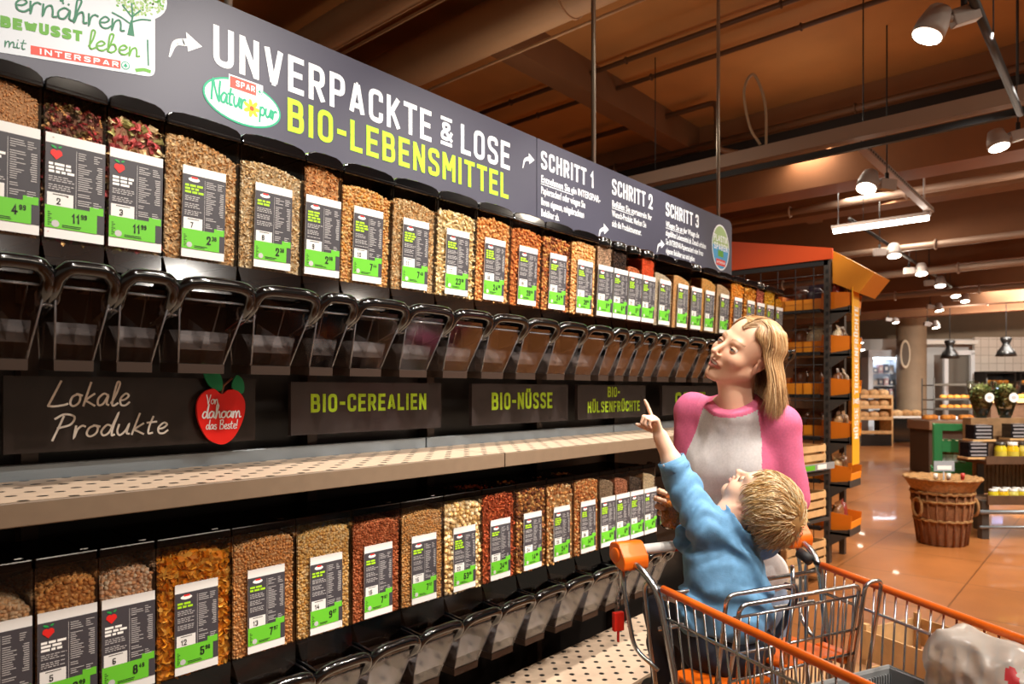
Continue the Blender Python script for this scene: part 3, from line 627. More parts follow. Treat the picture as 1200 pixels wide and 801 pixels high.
UPPER = [  # width, number, price, local, name, words, piece, size, colours, level, slope
 (N_, '', ('4', '99'), 1, 'spelt_kernels', 'tan spelt kernels', 'grain', .0042, ['#b98a5c', '#a5754a', '#cfa377'], .555, -.02),
 (N_, '2', ('11', '99'), 1, 'pasta_spirals', 'dark red and cream pasta spirals', 'spiral', .0095, ['#6d2b2c', '#4b3a26', '#8a3436', '#c79e6a', '#54271f', '#5a4a2c'], .535, .0),
 (N_, '3', ('11', '99'), 1, 'pasta_ribbons', 'pink, green and cream curled pasta', 'shell', .0115, ['#8d3d3f', '#c8a878', '#6f6b3d', '#a34d4c', '#d9c193', '#7b2f31'], .54, .0),
 (W_, '7', ('2', '38'), 0, 'oat_flakes', 'coarse oat flakes heaped higher on the left', 'flake', .0048, OAT, .535, -.03),
 (W_, '8', ('2', '38'), 0, 'oat_flakes', 'fine pale oat flakes', 'flake', .0042, PALE, .525, -.012),
 (N_, '9', ('2', '98'), 0, 'spelt_flakes', 'brownish spelt flakes filled almost to the lid', 'flake', .0048, ['#c08f5e', '#ab7848', '#d3a877'], .555, -.01),
 (W_, '10', ('7', '44'), 0, 'muesli', 'chunky golden muesli', 'chunk', .0062, ['#dfb06c', '#e8c88d', '#c98f47', '#b98756'], .53, -.01),
 (W_, '11', ('7', '48'), 0, 'muesli', 'fine pale muesli', 'flake', .0046, ['#d8b88b', '#c39a68', '#e6cfa5'], .53, -.01),
 (W_, '17', ('23', '38'), 0, 'cashews', 'cream coloured whole cashews', 'cashew', .0098, ['#ecd09a', '#e2bd7e', '#f2dcb0'], .53, 0),
 (W_, '18', ('24', '98'), 0, 'walnuts', 'tan walnut halves', 'chunk', .0095, ['#b9824b', '#a46c38', '#cf9d66'], .54, 0),
 (W_, '19', ('28', '98'), 0, 'almonds', 'brown whole almonds', 'almond', .0088, ['#a4622f', '#8c4f24', '#b8763f'], .535, 0),
 (W_, '20', ('24', '98'), 0, 'nut_mix', 'dark mixed nuts and raisins', 'bean', .0085, ['#8f4f28', '#d9a863', '#5a2c18', '#b77a43'], .535, 0),
 (W_, '21', ('39', '98'), 0, 'hazelnuts', 'light brown round hazelnuts', 'ball', .0080, ['#c3925b', '#ad7a45', '#d8ae7a'], .545, 0),
 (N_, '27', ('5', '98'), 0, 'brown_lentils', 'grey brown lentils', 'dot', .0045, ['#8f7560', '#75604f', '#a58d76'], .56, 0),
 (N_, '28', ('6', '98'), 0, 'black_beans', 'black beans', 'dot', .0055, ['#2a1d18', '#1c1412', '#3b2a20'], .55, 0),
 (N_, '29', ('5', '98'), 0, 'red_kidney_beans', 'small reddish brown beans', 'dot', .0045, ['#a8623f', '#8e4c30', '#bb7650'], .50, 0),
 (N_, '30', ('7', '98'), 0, 'red_lentils', 'orange red lentils', 'dot', .0042, ['#d8562a', '#c6481f', '#e06a3c'], .555, 0),
 (W_, '31', ('4', '98'), 0, 'white_rice', 'white rice sloping down to the right', 'grain', .0045, ['#dccbb0', '#cfbb9c', '#e6d8c2'], .50, -.025),
 (W_, '32', ('4', '98'), 0, 'millet', 'yellowish tan millet', 'dot', .0042, ['#d2a871', '#c1945c', '#deba88'], .51, -.02),
 (N_, '33', ('5', '98'), 0, 'buckwheat', 'pinkish buckwheat', 'dot', .0045, ['#cc9a80', '#b9846a', '#d9af97'], .48, -.01),
 (W_, '34', ('4', '98'), 0, 'bulgur', 'golden bulgur', 'dot', .0042, ['#d9a860', '#c8944b', '#e2b873'], .53, -.02),
 (W_, '35', ('4', '98'), 0, 'brown_rice', 'cream coloured rice', 'grain', .0046, ['#d8bb94', '#cba97d', '#e4cdac'], .52, -.02),
 (W_, '36', ('9', '98'), 0, 'dried_apricots', 'orange dried apricot pieces', 'chunk', .0095, ['#e0912c', '#d07c1c', '#eaa64a'], .55, 0),
 (W_, '37', ('9', '98'), 0, 'banana_chips', 'golden orange dried fruit chips', 'flake', .0105, ['#e3a546', '#d39232', '#ecbb68'], .545, 0),
 (N_, '38', ('9', '98'), 0, 'cranberries', 'dark pinkish dried berries', 'ball', .006, ['#8f4a3a', '#a86a52', '#75362b'], .555, 0),
 (W_, '39', ('9', '98'), 0, 'pineapple_pieces', 'bright yellow dried fruit pieces', 'chunk', .010, ['#e8b22a', '#d99f18', '#f0c455'], .555, 0),
 (N_, '40', ('9', '98'), 0, 'corn_chips', 'deep yellow corn pieces', 'chunk', .008, ['#d99a1e', '#c78812', '#e5ad3a'], .53, 0)]
LOWER = [
 (N_, '', ('8', '49'), 1, 'crunchy_flakes', 'pale beige crunchy flakes', 'chunk', .0058, ['#d0ab85', '#bb9168', '#dfc2a0'], .50, 0),
 (N_, '5', ('9', '99'), 1, 'apple_crunch', 'brown apple crunch muesli', 'chunk', .0062, ['#a9763f', '#8f5e30', '#bd8c57'], .525, .02),
 (N_, '6', ('8', '49'), 1, 'crunchy_muesli', 'pale pinkish crunchy muesli', 'chunk', .0060, ['#c79c78', '#ddb899', '#ae7f5b', '#e6cdb2'], .52, .02),
 (W_, '12', ('5', '98'), 0, 'cornflakes', 'golden orange cornflakes', 'flake', .0105, ['#d7932c', '#c47c18', '#e4a948', '#b96d12'], .535, 0),
 (W_, '13', ('7', '97'), 0, 'puffed_spelt', 'light brown puffed spelt', 'bean', .0056, ['#c48f5a', '#b27b45', '#d6a877'], .54, .02),
 (W_, '14', ('9', '97'), 0, 'chickpeas', 'pale yellow chickpeas', 'ball', .0053, ['#d9b070', '#c69a57', '#e7c792'], .54, .02),
 (W_, '15', ('7', '97'), 0, 'red_quinoa', 'fine reddish brown crunchy grains', 'dot', .0050, ['#9d5a38', '#854627', '#b3704c'], .535, .015),
 (W_, '16', ('7', '97'), 0, 'soy_grains', 'small tan grains', 'dot', .0054, ['#cb9c63', '#b9874e', '#dab27f'], .54, .015),
 (W_, '22', ('53', '98'), 0, 'macadamia_nuts', 'large cream macadamia nuts', 'ball', .0105, ['#e3c28c', '#d3ab6d', '#eed5a8'], .55, 0),
 (W_, '23', ('34', '98'), 0, 'pecan_nuts', 'dark reddish pecan halves', 'long', .0105, ['#8a3d20', '#743019', '#a2532f'], .56, 0),
 (W_, '24', ('14', '98'), 0, 'trail_mix', 'dark raisins and nuts mix', 'bean', .0095, ['#5a3120', '#d9ad6c', '#8b5330', '#c28a4d', '#43251a'], .56, 0),
 (W_, '25', ('24', '98'), 0, 'brazil_nuts', 'large pale brown brazil nuts', 'bean', .012, ['#c08a50', '#d9b07a', '#8f5c33', '#e4c595'], .555, 0),
 (W_, '26', ('14', '98'), 0, 'nut_mix', 'small brown peanuts and nuts', 'bean', .0092, ['#a86c3c', '#c58f58', '#8e532b', '#dcb47e'], .56, 0),
 (N_, '42', ('6', '98'), 0, 'sunflower_seeds', 'grey brown seeds', 'grain', .005, ['#7f6d58', '#6a5a48', '#94826c'], .54, 0),
 (N_, '43', ('6', '98'), 0, 'linseed', 'brown linseed', 'dot', .0045, ['#8a5a42', '#754933', '#9d6e55'], .535, 0),
 (N_, '44', ('6', '98'), 0, 'poppy_seeds', 'dark grey seeds', 'dot', .0045, ['#3d332c', '#2c2520', '#51443a'], .53, 0),
 (N_, '45', ('4', '98'), 0, 'pumpkin_seeds', 'cream white seeds', 'grain', .005, ['#d8c7a8', '#c9b592', '#e5d8be'], .535, 0)]
rl = random.Random(11)
def row(items, x0, z, tilt, lids, rowname, group, seed0):
    x = x0
    for i, (w, num, price, loc_, nm, words, kind, size, cols, lev, sl) in enumerate(items):
        lk = lids if not (lids == 'arch' and num in ('27', '28', '29', '30', '33', '38')) else 'round'
        pr = f'labelled {num} ' if num else ('priced 4.99 ' if lids == 'arch' else 'cut by the left edge ')
        dispenser(w, x, 1.64, z, lk, f'{"wide" if w > .15 else "narrow"} clear {rowname} row dispenser {pr}holding {words.split(" heaped")[0].split(" sloping")[0].split(" filled")[0]}', group, (num, price, loc_), tilt, rl)
        filling(nm, f'{words} in the {rowname} dispenser {"labelled " + num if num else "cut by the left edge"}', nm.replace('_', ' ') if nm.count('_') < 2 else nm.split('_')[-1], w, x, 1.64, z, tilt, kind, size, cols, lev, seed0 + i, sl, i < 26)
        x += w
row(UPPER, .308, 1.52, .05, 'arch', 'upper', 'food dispensers in the upper row', 100)
row(LOWER, .300, .555, .0, 'flat', 'lower', 'food dispensers in the lower row', 200)
# ---------------------------------------------------------------- the header board over the dispensers
SGY = 1.965
S_NAVY = mat('header_board_anthracite', '#3d3c4c', .42, noise=.05, nscale=400, spec=.4); S_GREY = S_NAVY
S_WHT = mat('header_white_print', '#e9edf0', .6, noise=.06, nscale=60); S_LIM = mat('header_lime_print', '#a6dd12', .55, noise=.06, nscale=60)
S_CARD = mat('header_card_print', '#c9cfd6', .5); S_GRN = mat('header_green_print', '#5f9f35', .6); S_DGRN = mat('header_dark_green_print', '#2e7457', .6); S_RED = mat('header_red_print', '#df4a3d', .6)
S_PALE = mat('header_pale_green_print', '#9db87c', .6); S_YEL = mat('header_yellow_print', '#f2c21c', .6); S_TEAL = mat('header_teal_print', '#169a72', .6); S_BLUE = mat('header_blue_print', '#4a9ac9', .6); S_OR = mat('header_orange_print', '#d8491a', .6)
SM = [S_NAVY, S_WHT, S_LIM, S_CARD, S_GRN, S_DGRN, S_RED, S_PALE, S_YEL, S_TEAL, S_BLUE, S_OR]
SEAM = on_y(629, 150, SGY)[0]; SX1 = on_y(857.5, 300, SGY)[0]; SZ1 = 2.605; SZ0 = 1.93
def P2(u, v): q = on_y(u, v, SGY); return q[0], q[2]
def board(x0, x1, r=0.0):
    m = MB(); pts = [(x0, SZ0), (x1, SZ0), (x1, SZ1), (x0, SZ1)]
    q = roundpoly([np.array(p) for p in pts], [0, 0, r, 0], True) if r else pts
    m.prism([(p[0], SGY, p[1]) for p in q], (0, .02, 0), 0); m.M = frame((0, SGY - .0006, 0), (1, 0, 0), (0, 0, 1), (0, -1, 0)); return m
def arrow(m, x, y, s, mi=1, z=.0005):
    c = crom([(x - .5 * s, y - .45 * s), (x - .32 * s, y + .02 * s), (x + .1 * s, y + .22 * s)], 6)
    for i in range(len(c) - 1): ribbon(m, [c[i], c[i + 1]], s * (.06 + .20 * i / len(c)), mi, False, z + .0001 * (i % 3))
    m.poly([(x + .08 * s, y - .10 * s, z + .0005), (x + .55 * s, y + .24 * s, z + .0005), (x + .02 * s, y + .52 * s, z + .0005)], mi)
def fir_mark(m, x, y, r, z, g, wht):
    disc(m, x, y, r, r, g, z); disc(m, x, y, r * .8, r * .8, wht, z + .0003); m.poly([(x - r * .55, y - r * .3, z + .0006), (x + r * .55, y - r * .3, z + .0006), (x, y + r * .62, z + .0006)], g); rect(m, x - r * .1, y - r * .6, x + r * .1, y - r * .25, g, z + .0006)
m = board(-1.2, SEAM - .002)
# pale card with the tree at the left end: its lines rise towards the right
ca, cb = P2(0, 61.5), P2(181.5, 91); KS = (cb[1] - ca[1]) / (cb[0] - ca[0]); MAIN_M = m.M
m.M = frame((0, SGY - .0006, 0), (1, 0, KS), (0, 0, 1), (0, -1, 0))
def PC(u, v): q = P2(u, v); return q[0], q[1] - KS * q[0]
cx1, cz0 = PC(181.5, 91); rp = roundpoly([np.array(p) for p in ((-.3, cz0), (cx1, cz0), (cx1, cz0 + .25), (-.3, cz0 + .25))], [0, .022, .012, 0], True); m.poly([(p[0], p[1], .0006) for p in rp], 3)
rg = np.random.default_rng(5)
tx, tz = PC(160, 0)
disc(m, tx, tz + .01, .078, .062, 3, .0008, 28)
for k in range(300):
    a = rg.uniform(0, 6.283); r_ = math.sqrt(rg.uniform()); px, pz = tx + r_ * .072 * math.cos(a), tz + .012 + r_ * .055 * math.sin(a)
    disc(m, px, pz, .0042, .0028, 7 if k % 3 else 4, .0011 + .00002 * (k % 9), 6, rg.uniform(0, 3))
b0 = PC(153, 42)
m.poly([(b0[0] - .009, b0[1], .0014), (b0[0] + .009, b0[1], .0014), (b0[0] + .004, b0[1] + .04, .0014), (b0[0] - .001, b0[1] + .04, .0014)], 5)
for q in ([(0, .03), (.004, .05), (.002, .085)], [(0, .035), (.025, .048), (.05, .052)], [(0, .03), (-.022, .042), (-.045, .05)], [(.003, .05), (.024, .072)], [(.002, .05), (-.02, .075)]): ribbon(m, crom([(b0[0] + a, b0[1] + b) for a, b in q], 5), .004, 5, False, .0015, True)
def line(fn, s, u0, v0, u1, v1, *a, **k):
    x, y = PC(u0, v0); x2, y2 = PC(u1, v1); fn(m, s, x, (y + y2) / 2, *a, width=x2 - x, **k); return x, x2, (y + y2) / 2
line(hand_text, 'ernähren', 17, 11.5, 146, 38, .056, .075, 5, z=.0016)
line(caps_text, 'BEWUSST', 0, 31, 96, 49, .025, .32, 4, z=.0010, gap=.12)
line(hand_text, 'leben', 103, 55, 164, 69, .046, .085, 4, z=.0016)
line(hand_text, 'mit', 5, 54, 31, 59, .026, .085, 5, z=.0016)
x, x2, zb = line(caps_text, 'INTERSPAR', 46, 61.5, 139, 80.5, .0125, .16, 1, z=.0014)
rect(m, x - .018, zb - .004, x2 + .004, zb + .017, 6, .0010)
fir_mark(m, x2 + .016, zb + .007, .0105, .0012, 9, 3)
x, y = PC(77, 3); caps_text(m, 'ST', x - .05, y, .025, .32, 5, z=.0010, sx=1.2)
lx, lz = PC(168, 84); ribbon(m, crom([(lx - .018, lz), (lx, lz + .005), (lx + .016, lz + .003)], 6), .009, 4, False, .0012, True); ribbon(m, [(lx + .012, lz + .02), (lx + .010, lz + .085)], .004, 5, False, .0012)
m.M = MAIN_M
# main lettering
x, y = P2(250, 80); x2, yb = P2(597, 196); yt = P2(250, 33.5)[1]; bl = (y + yb) / 2
caps_text(m, 'UNVERPACKTE', x, bl, yt - y, .17, 1, z=.0008, width=P2(505, 160)[0] - x)
xa = P2(516, 160)[0]; caps_text(m, '&', xa, bl + .028, (yt - y) * .58, .17, 1, z=.0008, width=P2(530, 170)[0] - xa)
xa = P2(540, 178)[0]; caps_text(m, 'LOSE', xa, bl, yt - y, .17, 1, z=.0008, width=x2 - xa)
x, y = P2(337, 155.5); x2, yb = P2(595.5, 231); yt = P2(337, 117)[1]
caps_text(m, 'BIO-LEBENSMITTEL', x, (y + yb) / 2, yt - y, .18, 2, z=.0008, width=x2 - x)
x, y = P2(217, 54); arrow(m, x, y - .005, .085); x, y = P2(619, 187); arrow(m, x, y - .01, .075)
# oval farm-produce badge
x, y = P2(285, 121); disc(m, x, y, .122, .066, 9, .0008, 40); disc(m, x, y, .116, .060, 1, .0011, 40)
rect(m, x - .045, y + .030, x + .062, y + .072, 1, .0013); rect(m, x - .042, y + .034, x + .040, y + .068, 6, .0016); caps_text(m, 'SPAR', x - .024, y + .043, .017, .18, 1, z=.0019, width=.06); fir_mark(m, x + .051, y + .05, .010, .0016, 9, 1)
hand_text(m, 'Natur', x - .100, y - .018, .058, .11, 9, z=.0016, width=.108); hand_text(m, 'pur', x + .050, y - .020, .05, .12, 9, z=.0016, width=.058)
for k in range(7): a = k * .9; disc(m, x + .026 + .016 * math.cos(a), y - .008 + .016 * math.sin(a), .012, .006, 8, .0016 + .00004 * k, 10, a)
disc(m, x + .026, y - .008, .007, .007, 11, .0022, 12)
hd = thing('header_board', 'long dark header board with large white and lime lettering above the dispensers', 'sign', (0, 0, 0))
m.M = None; m.build('main_panel', SM, hd)
m = board(SEAM + .002, SX1, .05)
def step(u0, v0, ut, u1, title, lines, lv, lu1):
    x, y = P2(u0, v0); yt = P2(u0, ut)[1]; x1 = P2(u1, v0)[0]; caps_text(m, title, x, y, yt - y, .19, 1, z=.0008, width=x1 - x)
    for i, s in enumerate(lines):
        h = .034; yy = y - .062 - i * .0505; font_text(m, s, x, yy, h, 1, .60, .018, .0008, width=None if i else lu1)
        if i == 0: rect(m, x, yy - .009, x + lu1 * .52, yy - .0055, 1, .0008)
step(633.8, 197, 176, 695.3, 'SCHRITT 1', ['Entnehmen Sie ein INTERSPAR-', 'Papiersackerl oder wiegen Sie', 'Ihren eigenen, mitgebrachten', 'Behälter ab.'], 13, P2(702.5, 200)[0] - P2(633, 200)[0])
step(717, 227.5, 209, 764.3, 'SCHRITT 2', ['Befüllen Sie sortenrein Ihr', 'Wunsch-Produkt. Merken Sie', 'sich die Produktnummer.'], 12, P2(763.5, 200)[0] - P2(717, 200)[0])
step(780, 252.5, 236.5, 818.4, 'SCHRITT 3', ['Wiegen Sie an der Waage die', 'abgefüllten Lebensmittel ab. Danach erhalten', 'Sie INTERSPAR-Papiersackerl oder Ihren', 'eigenen Behälter aus und geben', 'Produktnummer ein.'], 12, P2(819, 200)[0] - P2(780, 200)[0])
x, y = P2(707, 272); arrow(m, x, y, .085); x, y = P2(774, 289); arrow(m, x, y, .08)
x, y = P2(844.3, 290); disc(m, x, y, .128, .148, 1, .0008, 36); disc(m, x, y, .118, .138, 10, .0011, 36); m.poly([(x - .117, y + .01, .0014)] + [(x + .118 * math.cos(a), y + .138 * math.sin(a) , .0014) for a in np.linspace(.08, 3.06, 14)], 7); rect(m, x - .07, y - .118, x + .07, y - .078, 6, .0016); rect(m, x - .04, y - .06, x + .04, y - .02, 4, .0016)
caps_text(m, 'PLASTIK', x - .10, y + .035, .042, .2, 1, z=.0018, width=.2); caps_text(m, 'SPAREN', x - .10, y - .018, .042, .2, 1, z=.0018, width=.2); caps_text(m, 'INTERSPAR', x - .06, y - .105, .014, .2, 1, z=.002, width=.12)
m.build('step_panel', SM, hd)
for px, pz in ((SX1 - .13, 4.6), (2.9, 4.6), (1.0, 4.6)):
    q = MB(); q.rod((px, SGY + .035, SZ1 - .35), (px, SGY + .035, pz), .012, 8); q.build('hanging_rod', mat('galvanised_rod', '#a59a8c', .35, metal=.7), hd)
q = MB(); q.box(((-1.2 + SX1) / 2, SGY + .03, 2.2), (SX1 + 1.1, .02, .06)); q.build('board_brace', M_DKBR, hd)

# ---------------------------------------------------------------- category boards under the upper spouts
C_DARK = mat('category_board', '#38302f', .26, noise=.06, nscale=30); C_DARK2 = mat('category_board_brown', '#2b221e', .22, noise=.08, nscale=20)
C_LIME = mat('category_lime_print', '#a9cf1e', .5, noise=.15, nscale=90); C_CHALK = mat('chalk_print', '#ddd6cd', .7, noise=.12, nscale=120)
CY = 1.86
def Q2(u, v, Y=CY): q = on_y(u, v, Y); return q[0], q[2]
def cat_board(label, u0, u1, v0, v1, lines, dark=C_DARK):
    x0, z1 = Q2(u0, v0); x1, z0 = Q2(u1, v1); z1 = 1.505; z0 = 1.345
    m = MB(); m.box(((x0 + x1) / 2, CY + .008, (z0 + z1) / 2), (x1 - x0, .016, z1 - z0), 0); m.M = frame((0, CY - .0006, 0), (1, 0, 0), (0, 0, 1), (0, -1, 0))
    for s, ua, ub, va, vb in lines:
        xa, zt = Q2(ua, va); xb, _ = Q2(ub, va); zb = Q2(ua, vb)[1]; caps_text(m, s, xa, zb, zt - zb, .2, 1, z=.0008, width=xb - xa)
    o = m.build('category_sign', [dark, C_LIME]); tag(o, label, 'sign', 'dark category signs above the middle shelf'); return o
cat_board('dark category sign reading BIO-CEREALIEN in lime letters', 341, 517, 446, 511, [('BIO-CEREALIEN', 364, 499, 461.5, 483)])
cat_board('dark category sign reading BIO-NÜSSE in lime letters', 553, 665.5, 447, 500, [('BIO-NÜSSE', 576, 647, 460, 480)])
cat_board('dark category sign reading BIO-HÜLSENFRÜCHTE in two lime lines', 677, 756.5, 449, 492, [('BIO-', 712, 726, 453, 465), ('HÜLSENFRÜCHTE', 688.5, 749.5, 470.5, 483.5)])
cat_board('dark category sign half hidden behind the woman in pink sleeves', 776, 850, 449, 488, [('OBST', 791, 826, 460, 475)])
x0 = Q2(4, 450)[0]; x1 = Q2(299, 450)[0]
m = MB(); m.box(((x0 + x1) / 2, CY + .008, 1.425), (x1 - x0, .016, .175), 0); m.M = frame((0, CY - .0006, 0), (1, 0, 0), (0, 0, 1), (0, -1, 0))
xa, za = Q2(56, 476); xb, zb_ = Q2(152, 476); hand_text(m, 'Lokale', xa, za, .056, .085, 1, z=.0008, width=xb - xa, slant=.12, gap=.06)
xa, za = Q2(60, 513); xb, zb_ = Q2(197, 509); hand_text(m, 'Produkte', xa, za, .052, .09, 1, z=.0008, width=xb - xa, slant=.12, gap=.06)
tag(m.build('category_sign', [C_DARK2, C_CHALK]), 'brown chalk style sign reading Lokale Produkte', 'sign', 'dark category signs above the middle shelf')
# red apple plaque beside it
AP_R = mat('apple_red_print', '#e01f17', .28); AP_G = mat('apple_leaf_print', '#0e7a4c', .4); AP_S = mat('apple_stalk_print', '#6b3a22', .5)
AY = 1.835; ax, az = Q2(260, 484, AY); m = MB()
out = crom([(0, .052), (.022, .064), (.048, .058), (.066, .03), (.062, -.015), (.038, -.062), (.012, -.082), (-.012, -.082), (-.042, -.062), (-.064, -.015), (-.066, .03), (-.048, .058), (-.022, .066)], 5, True)
m.prism([(ax + p[0], AY, az + p[1]) for p in out], (0, .008, 0), 0)
m.prism([(ax + p[0], AY + .001, az + p[1]) for p in crom([(-.002, .06), (-.034, .075), (-.052, .118), (-.05, .14), (-.016, .122), (.002, .09)], 4, True)], (0, .005, 0), 1)
m.prism([(ax + p[0], AY + .001, az + p[1]) for p in crom([(.03, .07), (.034, .092), (.046, .104), (.062, .088), (.064, .06), (.05, .052)], 4, True)], (0, .005, 0), 1)
m.tube([(ax, AY + .003, az + .05), (ax + .006, AY + .003, az + .075), (ax + .03, AY + .003, az + .095)], .003, 6, 2)
m.M = frame((0, AY - .0006, 0), (1, 0, 0), (0, 0, 1), (0, -1, 0))
hand_text(m, 'Von', ax - .042, az + .026, .024, .10, 3, z=.0006, width=.032); hand_text(m, 'dahoam', ax - .054, az - .012, .034, .11, 3, z=.0006, width=.108); hand_text(m, 'das Beste!', ax - .044, az - .042, .024, .10, 3, z=.0006, width=.088)
tag(m.build('apple_plaque', [AP_R, AP_G, AP_S, S_WHT]), 'red apple shaped plaque with white handwriting and green leaves', 'sign')
# ---------------------------------------------------------------- the shopping trolley
CO = np.array([1.877, .875, 0.0]); CX = np.array([.917, -.399, 0.0]); CF = np.array([-.399, -.917, 0.0])
def CL(x, f, z): return CO + CX * x + CF * f + UP * z
M_WIRE = mat('chromed_wire', '#c2c4c6', .20, metal=1.0); M_ORNG = mat('orange_plastic', '#ec6a12', .35, coat=.2); M_HBAR = mat('pale_grey_handle', '#dcdad6', .35); M_REDP = mat('red_plastic', '#d8281c', .35); M_RUBB = mat('dark_rubber', '#1b1b1c', .6); M_GREYP = mat('grey_plastic', '#8d8f90', .5)
cart = thing('shopping_trolley', 'wire shopping trolley with orange rails and corners, a small child seated in it', 'shopping trolley', tuple(CO)); bpy.context.view_layer.update()
def cp(mb, name, m, parent=None, bevel=0):
    o = mb.build(name, m, bevel=bevel); o.parent = parent or cart; o.matrix_parent_inverse = Matrix.Translation(-Vector(CO)); return o
m = MB(); m.rod(CL(-.30, 0, 1.05), CL(.30, 0, 1.05), .0145, 12); hb = cp(m, 'handle_bar', M_HBAR)
m = MB(); m.rod(CL(-.15, 0, 1.05), CL(-.02, 0, 1.05), .0155, 12); o = m.build('handle_sleeve', M_REDP); o.parent = hb
def rail(s, f): t = (f - .11) / .9; return CL(s * (.281 - .045 * t), f, .98 - .055 * t)
def low(s, f): t = (f - .16) / .80; return CL(s * (.235 - .045 * t), f, .545 + .05 * t)
def mid(s, f, k): a, b = rail(s, f), low(s, max(.16, min(f, .96))); return a + (b - a) * k
for s in (-1, 1):
    m = MB(); m.prism([CL(s * .262, y, z) for y, z in roundpoly([np.array(p) for p in ((-.030, 1.032), (-.026, 1.074), (.014, 1.080), (.045, 1.040), (.040, 1.006), (.010, 1.012))], .012, True)], CX * s * .078, 0)
    m.rod(CL(s * .338, .003, 1.045), CL(s * .344, .003, 1.045), .02, 12); cp(m, 'corner_cap', M_ORNG, bevel=.004)
    m = MB(); pts = [CL(s * .305, .02, 1.03), CL(s * .298, .075, 1.01), CL(s * .285, .115, .965), CL(s * .265, .16, .75), CL(s * .25, .20, .42), CL(s * .245, .14, .20), CL(s * .25, .04, .17)]
    m.tube(roundpoly(pts, .05), .0095, 8); cp(m, 'frame_tube', M_WIRE)
    m = MB(); pts = [CL(s * .318, .0, 1.02), CL(s * .318, .015, .93), CL(s * .30, .03, .80), CL(s * .275, .10, .765)]; m.tube(roundpoly(pts, .03), .006, 8); pts = [CL(s * .292, .085, .995), CL(s * .290, .06, .97), CL(s * .275, .075, .78), CL(s * .255, .10, .56)]; m.tube(roundpoly(pts, .02), .006, 8); cp(m, 'rear_loop', M_WIRE)
    m = MB(); m.tube([rail(s, f) for f in np.linspace(.10, 1.0, 8)], .0062, 8); pr = cp(m, 'top_rail', M_WIRE)
    m = MB(); m.tube([rail(s, f) for f in np.linspace(.125, .93, 8)], .0098, 10); o = m.build('rail_sleeve', M_ORNG); o.parent = pr; 
    m = MB()
    for k in (.17, .62, 1.0): m.tube([mid(s, f, k) for f in np.linspace(.12, .98, 6)], .0042, 6)
    for i, f in enumerate(np.linspace(.14, .97, 27)):
        a, b = rail(s, f), low(s, .16 + (f - .14) * .96); m.rod(a - UP * .004, b, .0026, 5)
    cp(m, 'side_grid', M_WIRE)
m = MB()   # front, floor and rear of the basket
for k in (0, .17, .62, 1.0): m.rod(mid(-1, .985, k), mid(1, .985, k), .0042, 6)
for t in np.linspace(.04, .96, 14): m.rod(mid(-1, .985, 0) * (1 - t) + mid(1, .985, 0) * t, mid(-1, .985, 1) * (1 - t) + mid(1, .985, 1) * t, .0026, 5)
cp(m, 'front_grid', M_WIRE)
m = MB()
for t in np.linspace(0, 1, 15): m.rod(low(-1, .16) * (1 - t) + low(1, .16) * t, low(-1, .96) * (1 - t) + low(1, .96) * t, .0028, 5)
for f in np.linspace(.16, .96, 7): m.rod(low(-1, f), low(1, f), .0036, 6)
cp(m, 'basket_floor', M_WIRE)
m = MB()
for z in (.955, .87): m.rod(CL(-.275, .10, z), CL(.275, .10, z), .0062, 8)
for z in (.74, .56): m.rod(CL(-.26, .13, z), CL(.26, .13, z), .004, 6)
for x in np.linspace(-.25, .25, 17): m.rod(CL(x, .13, .74), CL(x * .9, .15, .56), .0026, 5)
cp(m, 'rear_gate', M_WIRE)
m = MB()   # the fold-out seat back
top = 1.0
def loop(x0, x1, f, z0, z1, df=.03): return roundpoly([CL(x0, f - df * 1.5, z0), CL(x0, f, z1), CL(x1, f, z1), CL(x1, f - df * 1.5, z0)], .025)
m.tube(loop(-.235, -.02, .305, .72, 1.005), .0055, 8); m.tube(loop(-.215, .185, .325, .73, .985), .0055, 8); m.tube(loop(.20, .262, .33, .72, .99), .0055, 8); m.tube(roundpoly([CL(-.02, .30, 1.005), CL(.01, .27, 1.035), CL(.03, .25, 1.03)], .01), .0055, 8)
for z in (.955, .865, .80): m.rod(CL(-.225, .322 - (1 - z) * .12, z), CL(.20, .322 - (1 - z) * .12, z), .0036, 6)
for x in np.linspace(-.205, .175, 15): m.rod(CL(x, .317, .955), CL(x + .006, .295, .75), .0026, 5)
cp(m, 'seat_back', M_WIRE)
m = MB(); m.hexa([CL(x, f, z) for x in (-.03, .165) for f, zz in ((.12, .795), (.285, .80)) for z in (zz - .014, zz)]); m.hexa([CL(x, f, z) for x in (-.235, -.03) for f, zz in ((.10, .755), (.24, .755)) for z in (zz - .014, zz)]); cp(m, 'child_seat', M_ORNG, bevel=.005)
m = MB(); m.hexa([CL(x, f, z) for x in (.165, .20) for f in (.20, .29) for z in (.77, .80)]); cp(m, 'seat_bracket', M_ORNG, bevel=.006)
m = MB(); m.tube(crom([CL(.03, .17, .80), CL(.06, .19, .86), CL(.075, .21, .92), CL(.06, .23, .965), CL(.02, .24, .98)], 6), .010, 6); cp(m, 'seat_strap', mat('navy_webbing', '#171a26', .8))
m = MB()   # the coin chain with its red key
for i in range(9): c = CL(-.322, -.012, 1.005 - .0125 * i); a = CX if i % 2 else CF; m.tube([c + (a * .0035 * math.cos(q) + UP * .0075 * math.sin(q)) for q in np.linspace(0, 6.283, 10, endpoint=False)], .0012, 5, closed=True)
ch = cp(m, 'coin_chain', M_WIRE)
m = MB(); c = CL(-.322, -.012, .862); m.hexa([c + CX * x + CF * f + UP * z for x in (-.0155, .0155) for f in (-.007, .007) for z in (-.024, .026)]); m.rod(c - UP * .02, c - UP * .055, .004, 6); o = m.build('coin_key', M_REDP, bevel=.004); o.parent = ch
